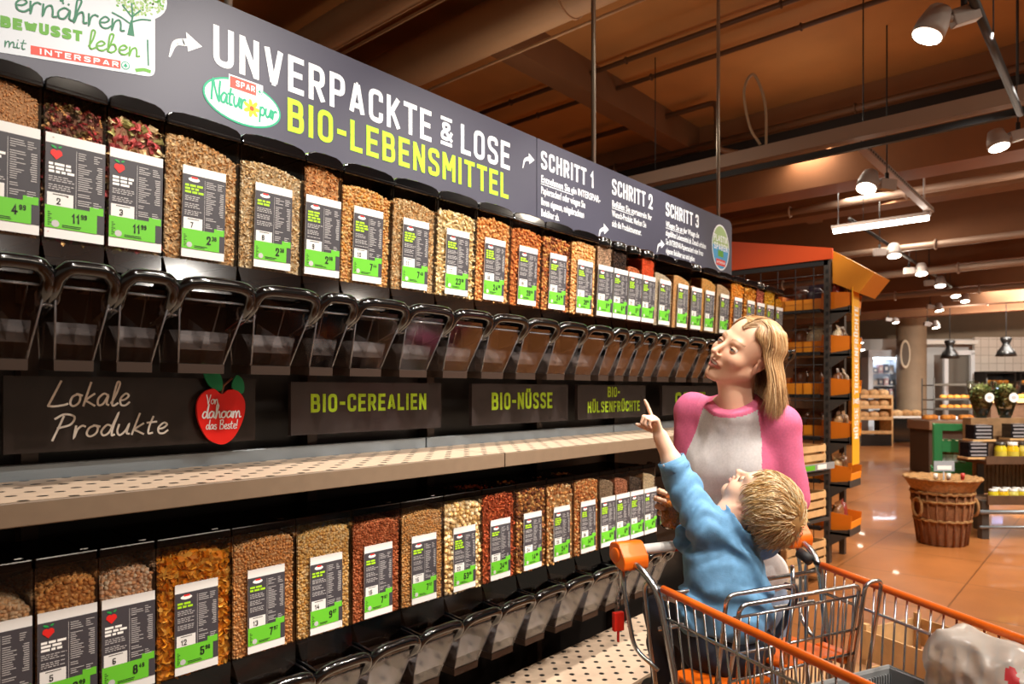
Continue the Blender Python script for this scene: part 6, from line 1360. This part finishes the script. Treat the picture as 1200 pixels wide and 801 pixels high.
def pack_mesh(): m = MB(); m.box((0, 0, .018), (.20, .14, .036), 0); m.box((0, -.0705, .02), (.16, .002, .018), 1); m.box((.02, 0, .0365), (.1, .08, .002), 1); return m.mesh('black_pack', [mat('black_film', '#17151a', .2), mat('pack_grey_print', '#8c8a8e', .4)])
PK = pack_mesh()
for s_i, (x, y, z, lb) in enumerate(((.10, .26, .80, 'front left stack'), (.26, .42, .97, 'raised left stack'), (.66, .44, .98, 'stack under the right herb'))):
    m = MB(); m.box((0, 0, .01), (.24, .17, .02)); o = m.build('pack_board', M_CRW, loc=sloc(x, y, z - .022), rotz=psx); tag(o, f'pale wooden board under the {lb} of black packs', 'board')
    for k in range(4): o = bpy.data.objects.new('black_pack', PK); COL.objects.link(o); o.location = sloc(x, y, z + k * .037); o.rotation_euler = (0, 0, psx + (.03, -.04, .05, 0)[k]); tag(o, f'black food pack, {("lowest", "second lowest", "second highest", "topmost")[k]} in the {lb}', 'food pack', 'black food packs')
m = MB(); m.box((.27, .46, .855), (.26, .22, .19)); m.box((.66, .46, .855), (.34, .22, .19)); m.build('riser_block', M_WOODD, st)
m = MB(); m.box((Wd / 2 + .30, .68, .96), (Wd, .14, .44)); m.build('back_riser', M_WOODM, st)
M_HERB = mat('herb_leaves', '#8a9a5e', .6, attr='Col'); M_SLEEVE = clear('herb_sleeve', '#eef0e2', .08, .08)
for k, x in enumerate((.46, .72)):
    p = np.array(sloc(x, .68, 1.182)); hp_ = thing('potted_herb', f'potted herb in a clear sleeve with round white label, {("left", "right")[k]} one above the produce stand', 'plant', tuple(p)); m = MB(); m.lathe([(0, 0), (.05, 0), (.065, .10), (.06, .10), (0, .09)], 16); m.build('pot', mat('pot_teal', '#2d4a55', .5), hp_)
    m = MB(); rg2 = np.random.default_rng(40 + k); K = 420; u_ = rg2.normal(size=(K, 3)); u_ /= np.linalg.norm(u_, axis=1, keepdims=True); r_ = rg2.uniform(.3, 1, K) ** .5; pos = u_ * r_[:, None] * np.array([.11, .11, .13]) + (0, 0, .24); q_, _r = np.linalg.qr(rg2.normal(size=(K, 3, 3))); B_, bf_ = SHAPES['flake']; cols_ = np.array([lin(c)[:3] for c in ('#7d8f55', '#a0ad72', '#5f7540', '#b9bf8c')])[rg2.integers(0, 4, K)]; m.pieces(B_, bf_, pos, q_, np.full((K, 1), .020) * np.ones(3), 0, cols_, False); m.build('leaves', M_HERB, hp_)
    m = MB(); m.lathe([(.06, .02), (.10, .16), (.135, .34), (.14, .40)], 18); m.build('clear_sleeve', M_SLEEVE, hp_); m = MB(); m.M = frame(-FW * .128 + UP * .22, RT, UP, -FW); disc(m, 0, 0, .05, .05, 0); disc(m, 0, 0, .026, .02, 1, .001); m.build('round_label', [M_WHITE, L_GREY], hp_)

# ---------------------------------------------------------------- bakery at the far end
def place(name, mb, mats, u, v, D, lab, cat, group=None, z=None, bevel=0):
    """builder is laid out in a local frame: x to the camera's right, y away, z up"""
    p = PT(u, v, D); o = mb.build(name, mats, loc=(p[0], p[1], p[2] if z is None else z), rotz=math.atan2(RT[1], RT[0]), bevel=bevel); tag(o, lab, cat, group); return o
def thing_at(name, lab, cat, u, D, z=0.0, group=None): p = PT(u, 457, D); return thing(name, lab, cat, (p[0], p[1], z), math.atan2(RT[1], RT[0]), group)
M_PILL = mat('pillar_paint', '#8f7a62', .7, noise=.08, nscale=4)
pl = MB(); pl.lathe([(.40, 0), (.40, 4.6)], 40); p = PT(1068, 457, 21.0); o = pl.build('pillar', M_PILL, loc=(p[0], p[1], 0)); tag(o, kind='structure')
fs = thing_at('round_sign', 'slim oval sign fixed to the front of the pillar', 'sign', 1060, 20.62, 2.55)
m = MB(); disc(m, 0, 0, .16, .42, 0, 0, 30); m.M = None; mm = MB(); mm.M = frame((0, 0, 0), (1, 0, 0), (0, 0, 1), (0, -1, 0)); mm.prism([(.15 * math.cos(a), .42 * math.sin(a), 0) for a in np.linspace(0, 6.283, 30, endpoint=False)], (0, 0, .05), 0); disc(mm, 0, 0, .11, .35, 1, .052, 30); mm.build('sign_disc', [mat('sign_cream', '#cdbfa6', .5), mat('sign_dark', '#5b5044', .5)], fs)
M_TILE = mat('white_wall_tiles', '#d9cfc4', .25); nt = M_TILE.node_tree; br = nt.nodes.new('ShaderNodeTexBrick'); br.offset = 0; br.inputs['Scale'].default_value = 1; br.inputs['Brick Width'].default_value = .25; br.inputs['Row Height'].default_value = .25; br.inputs['Mortar Size'].default_value = .008; br.inputs['Color1'].default_value = lin('#dcd3c8'); br.inputs['Color2'].default_value = lin('#d4cabf'); br.inputs['Mortar'].default_value = lin('#a89c8e'); tc = nt.nodes.new('ShaderNodeTexCoord'); mp = nt.nodes.new('ShaderNodeMapping'); mp.inputs['Rotation'].default_value = (math.pi / 2, 0, 0); nt.links.new(tc.outputs['Object'], mp.inputs['Vector']); nt.links.new(mp.outputs[0], br.inputs['Vector']); nt.links.new(br.outputs['Color'], nt.nodes['Principled BSDF'].inputs['Base Color'])
def wallpiece(name, u0, u1, D, z0, z1, m_):
    m = MB(); x0, x1 = (u0 - 600) / F_PX * D, (u1 - 600) / F_PX * D; m.box(((x0 + x1) / 2, 0, 0), (x1 - x0, .12, z1 - z0)); p = C0 + D * FW; o = m.build(name, m_, loc=(p[0], p[1], (z0 + z1) / 2), rotz=math.atan2(RT[1], RT[0])); tag(o, kind='structure'); return o
wallpiece('wall_bakery', 1141, 1330, 21.6, 0, 3.12, M_TILE)
wallpiece('wall_kitchen', 1000, 1145, 22.4, 0, 3.12, mat('kitchen_white', '#d5d3d0', .5))
wallpiece('trim_1', 1080, 1145, 21.5, 2.90, 3.02, mat('pale_trim', '#e8e4dc', .5))  # trim in one even pale colour
def doorway(u0, u1, v0, D, lab):
    t = thing_at('service_hatch', lab, 'hatch', (u0 + u1) / 2, D); w_ = (u1 - u0) / F_PX * D; h_ = 1.48 + (457 - v0) / F_PX * D; m = MB()
    for s in (-1, 1): m.box((s * w_ / 2, 0, h_ / 2), (.12, .1, h_))
    m.box((0, 0, h_), (w_ + .12, .1, .14)); m.build('frame', mat('hatch_white', '#dfe3e6', .4), t); m = MB(); m.box((0, .12, h_ / 2), (w_, .02, h_)); m.build('opening', mat('hatch_inside', '#6a655c', .6), t); return t
doorway(1108, 1139, 413, 21.2, 'white framed service hatch left of the tiled bakery wall')
# glazed chiller
ch_ = thing_at('chiller_cabinet', 'white framed chiller cabinet with lit shelves left of the pillar', 'fridge', 1033, 21.6); w_ = .92
m = MB(); 
for s in (-1, 1): m.box((s * w_ / 2, 0, 1.32), (.14, .5, 2.64))
m.box((0, 0, 2.60), (w_ + .14, .5, .22)); m.box((0, .22, 1.3), (w_, .04, 2.6)); m.build('cabinet', mat('chiller_white', '#dfe6ee', .35), ch_)
for z in (.9, 1.25, 1.62, 2.0):
    m = MB(); m.box((0, -.05, z), (w_ - .14, .34, .03)); m.build('chiller_shelf', mat('chiller_shelf_white', '#e9eef2', .3), ch_)
m = MB(); m.box((0, -.1, 2.46), (w_ - .2, .05, .03)); m.build('strip_lamp', mat('cool_strip', '#ffffff', .5, emit='#e8f2ff', estr=14), ch_)
rg = np.random.default_rng(9); PKC = ['#c9ccd2', '#b0484f', '#e6e2de', '#8a93a5', '#d9b7bb', '#70788a']
p = PT(1033, 457, 21.6)
for zi, z in enumerate((.915, 1.265, 1.635, 2.015)):
    for k in range(4):
        m = MB(); h_ = rg.uniform(.16, .27); m.box((0, 0, h_ / 2), (.13, .16, h_), 0); m.box((0, -.081, h_ * .5), (.08, .002, h_ * .4), 1); x = -.26 + .17 * k; q = p + RT * x - FW * .06; o = m.build('chilled_pack', [mat('pack_' + PKC[(k + zi) % 6][1:], PKC[(k + zi) % 6], .4), M_WHITE], loc=(q[0], q[1], z), rotz=math.atan2(RT[1], RT[0]), bevel=.01); tag(o, f'chilled pack, {("lowest", "second", "third", "top")[zi]} chiller cabinet shelf, {("leftmost", "second from left", "third from left", "rightmost")[k]}', 'food pack', 'packs in the chiller cabinet')
# pendant lamps
PDM = {}
for i, (u, v, D) in enumerate(((1113, 411, 17.0), (1179, 408, 16.0))):
    p = PT(u, v, D); t = thing('pendant_lamp', ('black bell shaped pendant lamp in front of the service hatch', 'black bell shaped pendant lamp in front of the white tiled wall')[i], 'lamp', tuple(p), 0, 'bakery pendant lamps')
    m = MB(); m.lathe([(0, .26), (.10, .26), (.12, .22), (.10, .17), (.07, .10), (.10, .03), (.17, -.06), (.21, -.18), (.20, -.18), (.16, -.06), (0, .02)], 28); m.build('shade', mat('black_enamel', '#0c0b0b', .35), t)
    m = MB(); m.rod((0, 0, .26), (0, 0, 4.6 - p[2]), .008, 6); m.build('cord', M_RUBB, t); m = MB(); m.ball((0, 0, -.08), .05, 12, 8); m.build('bulb', mat('lamp_bulb', '#ffffff', .5, emit='#ffe2b8', estr=12), t)
# loaves and buns
def loaf_mesh(c, a, b, h): m = MB(); V, Fs = I2; V = V.copy(); V = np.sign(V) * np.abs(V) ** .8 * np.array([a, b, h]); V[:, 2] = np.maximum(V[:, 2], -h * .5); m.add(V, Fs, 0, True); return m.mesh('bread', [mat('crust_' + c[1:], c, .7, noise=.25, nscale=14)])
LOAF = [loaf_mesh('#c79a66', .15, .14, .13), loaf_mesh('#d6ab7a', .15, .14, .13), loaf_mesh('#b98a58', .15, .14, .13)]; BUN = [loaf_mesh('#d98c34', .085, .075, .06), loaf_mesh('#cf7f2a', .085, .075, .06)]
def bread_on(u, D, x, y, z, mesh, nm, lab, group, rot=0):
    p = PT(u, 457, D) + RT * x + FW * y; o = bpy.data.objects.new(nm, mesh); COL.objects.link(o); o.location = (p[0], p[1], z); o.rotation_euler = (0, 0, rot + math.atan2(RT[1], RT[0])); tag(o, lab, 'bread', group)
bs_ = thing_at('bread_stand', 'pale wooden bread stand with stacked loaves left of the pillar', 'stand', 1020, 18.8); w_ = .86
for z in (.35, .72, 1.02, 1.30): m = MB(); m.box((0, 0, z - .02), (w_, .6, .03)); m.box((0, -.3, z + .02), (w_, .02, .07)); m.build('stand_shelf', M_CRW, bs_)
for s in (-1, 1): m = MB(); m.box((s * w_ / 2, 0, .66), (.04, .6, 1.32)); m.build('side_panel', M_CRW, bs_)
m = MB(); m.box((0, -.28, .15), (w_, .04, .30)); m.build('plinth', M_BLACK, bs_)
for zi, z in enumerate((.80, 1.10, 1.38)):
    for k in range(3): bread_on(1020, 18.8, -.27 + .27 * k, -.12, z, LOAF[(k + zi) % 3], 'bread_loaf', f'{("left", "middle", "right")[k]} loaf on the {("lowest filled", "middle", "top")[zi]} shelf of the wooden bread stand', 'loaves on the wooden bread stand', .1 * k)
bi = thing_at('bread_counter', 'black bread counter with rounded base beside the pillar', 'counter', 1054, 19.9); m = MB(); m.box((0, 0, .36), (1.1, .7, .66)); m.box((0, 0, .72), (1.2, .8, .06), 1); m.build('counter_body', [M_BLKPL, M_WHITE], bi, bevel=.02)
for k in range(4): bread_on(1054, 19.9, -.40 + .27 * k, -.1, .80, LOAF[k % 3], 'bread_loaf', f'loaf on the black bread counter, {("leftmost", "second from left", "third from left", "rightmost")[k]}', 'loaves on the black counter')
ic = thing_at('bun_counter', 'brown counter with buns in front of the metal bread rack', 'counter', 1108, 12.6); m = MB(); m.box((0, 0, .86), (1.0, .7, .16), 0); m.box((0, .05, .40), (.9, .6, .80), 1); m.build('counter_body', [mat('counter_brown', '#8a6a52', .5), mat('counter_dark', '#4a382c', .5)], ic, bevel=.01)
for k in range(6): bread_on(1108, 12.6, -.40 + .16 * k, -.12 + .1 * (k % 2), .985, BUN[k % 2], 'bread_bun', f'orange brown bun on the brown bun counter, {("first", "second", "third", "fourth", "fifth", "sixth")[k]} from the left', 'buns on the brown counter')
rk = thing_at('bread_rack', 'wheeled metal bread rack with trays of buns and packs before the service hatch', 'rack', 1118, 17.4); w_ = 1.3
for s in (-1, 1):
    for y in (-.25, .25): m = MB(); m.rod((s * w_ / 2, y, .05), (s * w_ / 2, y, 1.78), .016, 8); m.build('rack_post', M_POST, rk)
for z in (.72, 1.00, 1.24, 1.60): m = MB(); m.box((0, 0, z), (w_, .52, .025)); m.box((0, -.265, z + .02), (w_, .012, .05)); m.build('rack_tray', mat('tray_metal', '#6a645c', .35, metal=.6), rk)
for zi, z in enumerate((1.07, 1.31)):
    for k in range(5): bread_on(1118, 17.4, -.34 + .17 * k, -.1, z, BUN[k % 2], 'bread_bun', f'golden bun on the metal rack\'s {("lower", "upper")[zi]} tray, {("first", "second", "third", "fourth", "fifth")[k]} from the left', 'buns on the metal rack')
for k in range(6):
    m = MB(); m.box((0, 0, .05), (.13, .2, .10)); q = PT(1118, 457, 17.4) + RT * (-.42 + .165 * k) - FW * .08; o = m.build('pastry_box', mat('pastry_' + PKC[k][1:], PKC[k], .4), loc=(q[0], q[1], .735), rotz=math.atan2(RT[1], RT[0]), bevel=.01); tag(o, f'pastry pack on the metal rack\'s lowest tray, {("first", "second", "third", "fourth", "fifth", "sixth")[k]} from the left', 'food pack', 'packs on the metal rack')
for i, (u, lb) in enumerate(((1166, 'dark bread oven rack left on the tiled wall'), (1206, 'dark bread oven rack at the right edge of the photo'))):
    ov = thing_at('oven_rack', lb, 'rack', u, 20.6); w_ = .85; m = MB()
    for s in (-1, 1): m.box((s * w_ / 2, 0, 1.0), (.05, .5, 2.0))
    m.box((0, .24, 1.0), (w_, .03, 2.0)); m.box((0, 0, 2.0), (w_ + .05, .5, .06)); m.build('rack_frame', M_BLACK, ov)
    for z in (1.15, 1.40, 1.66): m = MB(); m.box((0, 0, z), (w_ - .06, .45, .03)); m.build('oven_tray', M_WOODM, ov)
    for k in range(4): bread_on(u, 20.6, -.24 + .16 * k, -.1, 1.72, BUN[k % 2], 'bread_bun', f'{("first", "second", "third", "fourth")[k]} bun from the left in the {lb.replace("dark bread ", "").replace(" of the photo", "")}', 'buns on the oven racks')
ct = thing_at('service_counter', 'wooden topped bakery service counter before the tiled wall', 'counter', 1184, 15.8); m = MB(); m.box((.1, 0, .60), (1.5, .6, 1.2), 1); m.box((.1, -.02, 1.25), (1.56, .68, .09), 0); m.build('counter_body', [M_CRW, M_WOODD], ct)
mo = thing_at('till_screen', 'small glowing pale blue till screen on the bakery counter', 'monitor', 1168, 15.7, 1.296); m = MB(); m.box((0, 0, .15), (.27, .03, .20), 0); m.box((0, .02, .03), (.06, .04, .07), 0); m.box((0, .02, .005), (.16, .12, .01), 0); m.build('housing', M_RUBB, mo); m = MB(); m.box((0, -.017, .15), (.24, .004, .17)); m.build('screen', mat('screen_glow', '#9fb4ff', .4, emit='#a9bcff', estr=1.6), mo)
for k in range(5): bread_on(1187, 15.8, -.02 + .13 * k, -.15, 1.335, BUN[k % 2], 'bread_bun', f'bun on the wooden service counter, {("first", "second", "third", "fourth", "fifth")[k]} from the left', 'buns on the service counter')
# ---------------------------------------------------------------- ceiling services and lamps
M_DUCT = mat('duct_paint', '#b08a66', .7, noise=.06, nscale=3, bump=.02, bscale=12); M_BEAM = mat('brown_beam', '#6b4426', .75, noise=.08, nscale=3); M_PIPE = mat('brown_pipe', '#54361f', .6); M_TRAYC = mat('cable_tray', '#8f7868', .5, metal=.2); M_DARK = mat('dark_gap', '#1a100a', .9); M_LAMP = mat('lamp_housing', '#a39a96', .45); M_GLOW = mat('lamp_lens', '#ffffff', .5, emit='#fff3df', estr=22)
def st_box(name, c, d, m_): o = MB().box(c, d).build(name, m_); tag(o, kind='structure'); return o
for x, z, r_, lb in ((4.05, 4.36, .185, 'wide round tan air duct running under the ceiling above the header board'), (3.25, 4.36, .13, 'slimmer brown air duct beside the wide tan one')):
    m = MB(); m.tube([(x, y, z) for y in np.linspace(-5, 7.9, 24)], r_, 28)
    for y in (-1.2, 1.0, 3.0, 5.4): m.tube([(x + (r_ + .004) * math.cos(a), y, z + (r_ + .004) * math.sin(a)) for a in np.linspace(0, 6.283, 36, endpoint=False)], .010, 6, closed=True)
    m.tube([(x + r_ * .6, y, z - r_ - .03) for y in (2.2, 3.0, 4.4, 5.2)], .012, 6); tag(m.build('air_duct', M_DUCT), lb, 'duct')
st_box('ceiling_beam', (14.3, 3.9, 4.45), (20, .22, .30), M_BEAM)
st_box('ceiling_beam', (7.9, .0, 4.12), (.40, 14, .96), mat('downstand_brown', '#7d4f2c', .8, noise=.1, nscale=2)); st_box('beam_shade_strip', (7.66, 0, 4.16), (.10, 14, .24), M_DARK)  # dark box stands in for the shadow gap before the beam
for x, z, h_ in ((10.6, 4.1, .5), (12.4, 3.9, .6), (14.2, 3.8, .6), (16.2, 3.7, .7), (18.2, 3.6, .8), (20.2, 3.6, .8)): st_box('ceiling_beam', (x, 0, z + .15), (.35, 14, h_), M_BEAM)
for i, (x, z, r_, mm_) in enumerate(((7.45, 4.28, .035, M_PIPE), (5.9, 4.48, .022, M_PIPE), (5.45, 4.48, .022, M_PIPE), (9.6, 3.9, .05, M_TRAYC), (11.4, 3.55, .05, M_TRAYC), (13.2, 3.45, .06, M_TRAYC), (15.4, 3.35, .06, M_TRAYC))):
    m = MB(); m.rod((x, -6, z), (x, 6.9, z), r_, 10)
    for y in np.arange(-5, 6.9, 1.4): m.tube([(x + r_ * 1.3 * math.cos(a), y, z + r_ * 1.3 * math.sin(a)) for a in np.linspace(0, 6.283, 14, endpoint=False)], r_ * .3, 5, closed=True)
    tag(m.build('ceiling_pipe', mm_), f'brown ceiling pipe crossing the shop, {("beside the shadow strip on the deep beam", "thin, farther of a close pair", "thin, nearer of a close pair", "first beyond the deep beam", "second beyond the deep beam", "third beyond the deep beam", "farthest, above the bakery aisle")[i]}', 'pipe')
m = MB(); m.tube(roundpoly([(6.9, 5.2, 4.5), (6.9, 3.2, 4.5), (6.9, 3.2, 4.0), (7.3, 3.0, 4.0)], .08), .03, 8); tag(m.build('ceiling_pipe', M_PIPE), 'bent brown pipe dropping from the ceiling behind the header board', 'pipe')
m = MB(); m.box((5.80, .4, 3.47), (.10, 9.0, .11)); m.box((5.80, .4, 3.36), (.04, 9.0, .05), 1)
for y in (-2, -.2, 1.5, 3.3): m.rod((5.8, y, 3.5), (5.8, y, 4.6), .005, 6, 1)
tag(m.build('cable_tray', [M_TRAYC, M_RUBB]), 'pale cable tray with black lighting track crossing above the aisle', 'cable tray')
m = MB(); m.box((7.5, 1.63, 3.50), (3.0, .07, .05))
for k in range(40): m.box((6.1 + k * .075, 1.594, 3.50), (.03, .004, .018), 1)
for x in (6.3, 8.7): m.rod((x, 1.63, 3.5), (x, 1.63, 4.6), .005, 6)
tag(m.build('cable_tray', [M_TRAYC, M_DARK]), 'perforated cable rail leading to the ceiling tube lamp', 'cable tray')
def track(name, a, b, lab):
    m = MB(); m.rod(a, b, .022, 8); a_, b_ = np.array(a), np.array(b)
    for t in (.08, .5, .92): q = a_ + (b_ - a_) * t; m.rod(q, (q[0], q[1], 4.6), .004, 5)
    tag(m.build(name, M_RUBB), lab, 'lighting track')
track('lighting_track', (3.2, .52, 3.27), (5.78, .52, 3.34), 'black lighting track above the trolley, running away from the camera')
track('lighting_track', (8.9, 2.45, 3.52), (16.5, 2.55, 3.52), 'black lighting track far down the aisle with a row of spotlights')
def spot_lamp(lens, aimv, r_, box_dir, lab, group):
    """track spotlight: cylindrical head, glowing lens, bracket, gear box, adapter"""
    lens = np.asarray(lens, float); d = unit(aimv); t = thing('track_spotlight', lab, 'spotlight', tuple(lens), 0, group)
    a = unit(np.cross(d, UP)); b = np.cross(a, d); F4 = frame((0, 0, 0), a, b, d)
    m = MB(); m.M = F4; L = r_ * 1.9; m.lathe([(r_ * .90, -.004), (r_, .0), (r_, -r_ * .5), (r_ * .97, -r_ * .9), (r_ * .72, -L), (0, -L)], 26); m.build('head', M_LAMP, t)
    m = MB(); m.M = F4; m.lathe([(0, .0), (r_ * .88, .0)], 26); m.build('lens', M_GLOW, t)
    bd = unit(box_dir); bc = -d * r_ * .8 + bd * r_ * 2.2; side = unit(np.cross(bd, UP)); m = MB(); m.M = frame(bc, bd, side, np.cross(bd, side)); m.box((0, 0, 0), (r_ * 1.8, r_ * .7, r_ * 1.1)); m.build('gear_box', M_LAMP, t, bevel=.006)
    m = MB(); m.tube([-d * r_ + bd * r_ * .9, -d * r_ * .8 + bd * r_ * 1.6], r_ * .28, 8); m.build('bracket', M_LAMP, t); m = MB(); m.rod(bc, bc + UP * .10, r_ * .2, 8); m.rod(bc, bc + UP * (4.6 - lens[2] - bc[2]), .006, 6); m.build('adapter', M_RUBB, t); return t
spot_lamp(PT(1086, 43, 3.30), np.array([-.25, .35, -.9]), .072, RT * .95 + UP * .3, 'large bright spotlight at the top right, nearest the camera', 'track spotlights')
spot_lamp(PT(1015, 221, 5.9), np.array([-.45, .1, -.9]), .085, RT * .9 - UP * .05 + FW * .2, 'white spotlight on the crossing track above the tube lamp', 'track spotlights')
spot_lamp(PT(1171, 173, 5.4), np.array([-.2, -.2, -.95]), .075, RT * .9 + UP * .25, 'spotlight at the right edge on the crossing track', 'track spotlights')
for i, (u, v, D) in enumerate(((1048, 300, 9.3), (1080, 321, 10.9), (1102, 335, 12.2), (1120, 347, 13.6), (1131, 353, 14.5))):
    spot_lamp(PT(u, v, D), np.array([-.25, -.1, -.95]), .088, -RT * .95 - UP * .05, f'small spotlight in the receding row, {("nearest", "second", "third", "fourth", "farthest")[i]} of the five', 'spotlights in the receding row')
for i, (u, v, D) in enumerate(((1008, 402, 19), (1010, 410, 20), (1050, 378, 18), (1097, 384, 15.8), (1101, 364, 15), (1160, 356, 16))):
    spot_lamp(PT(u, v, D), np.array([-.1, -.2, -.95]), .085, -RT * .9 + UP * .1, ('small spotlight beside the yellow banner, upper of two', 'small spotlight beside the yellow banner, lower of two', 'small spotlight left of the pillar top', 'small spotlight right of the pillar', 'small spotlight above and right of the pillar', 'small spotlight above the tiled wall')[i], 'far bakery spotlights')
tl = thing('tube_lamp', 'long white glowing tube lamp hanging below the brown ceiling', 'lamp', (8.9, 2.13, 3.40)); m = MB(); m.rod((0, -.50, 0), (0, .50, 0), .028, 10); m.build('tube', mat('tube_glow', '#ffffff', .5, emit='#fff6ea', estr=18), tl)
m = MB(); m.box((0, 0, .045), (.07, 1.04, .04)); m.build('housing', M_LAMP, tl); m = MB(); m.rod((0, -.45, .06), (0, -.45, 1.2), .004, 5); m.rod((0, .45, .06), (0, .45, 1.2), .004, 5); m.build('hanging_wire', M_GREYST, tl)
m = MB(); m.tube(crom([(5.8, 2.25, 3.5), (5.82, 2.27, 3.9), (5.78, 2.35, 4.15), (5.7, 2.4, 4.0), (5.72, 2.36, 3.7), (5.8, 2.3, 3.55)], 8), .012, 6); tag(m.build('loose_cable', mat('cable_pale', '#9a8064', .6)), 'pale cable looping down from the ceiling beside the hanging rod', 'cable')
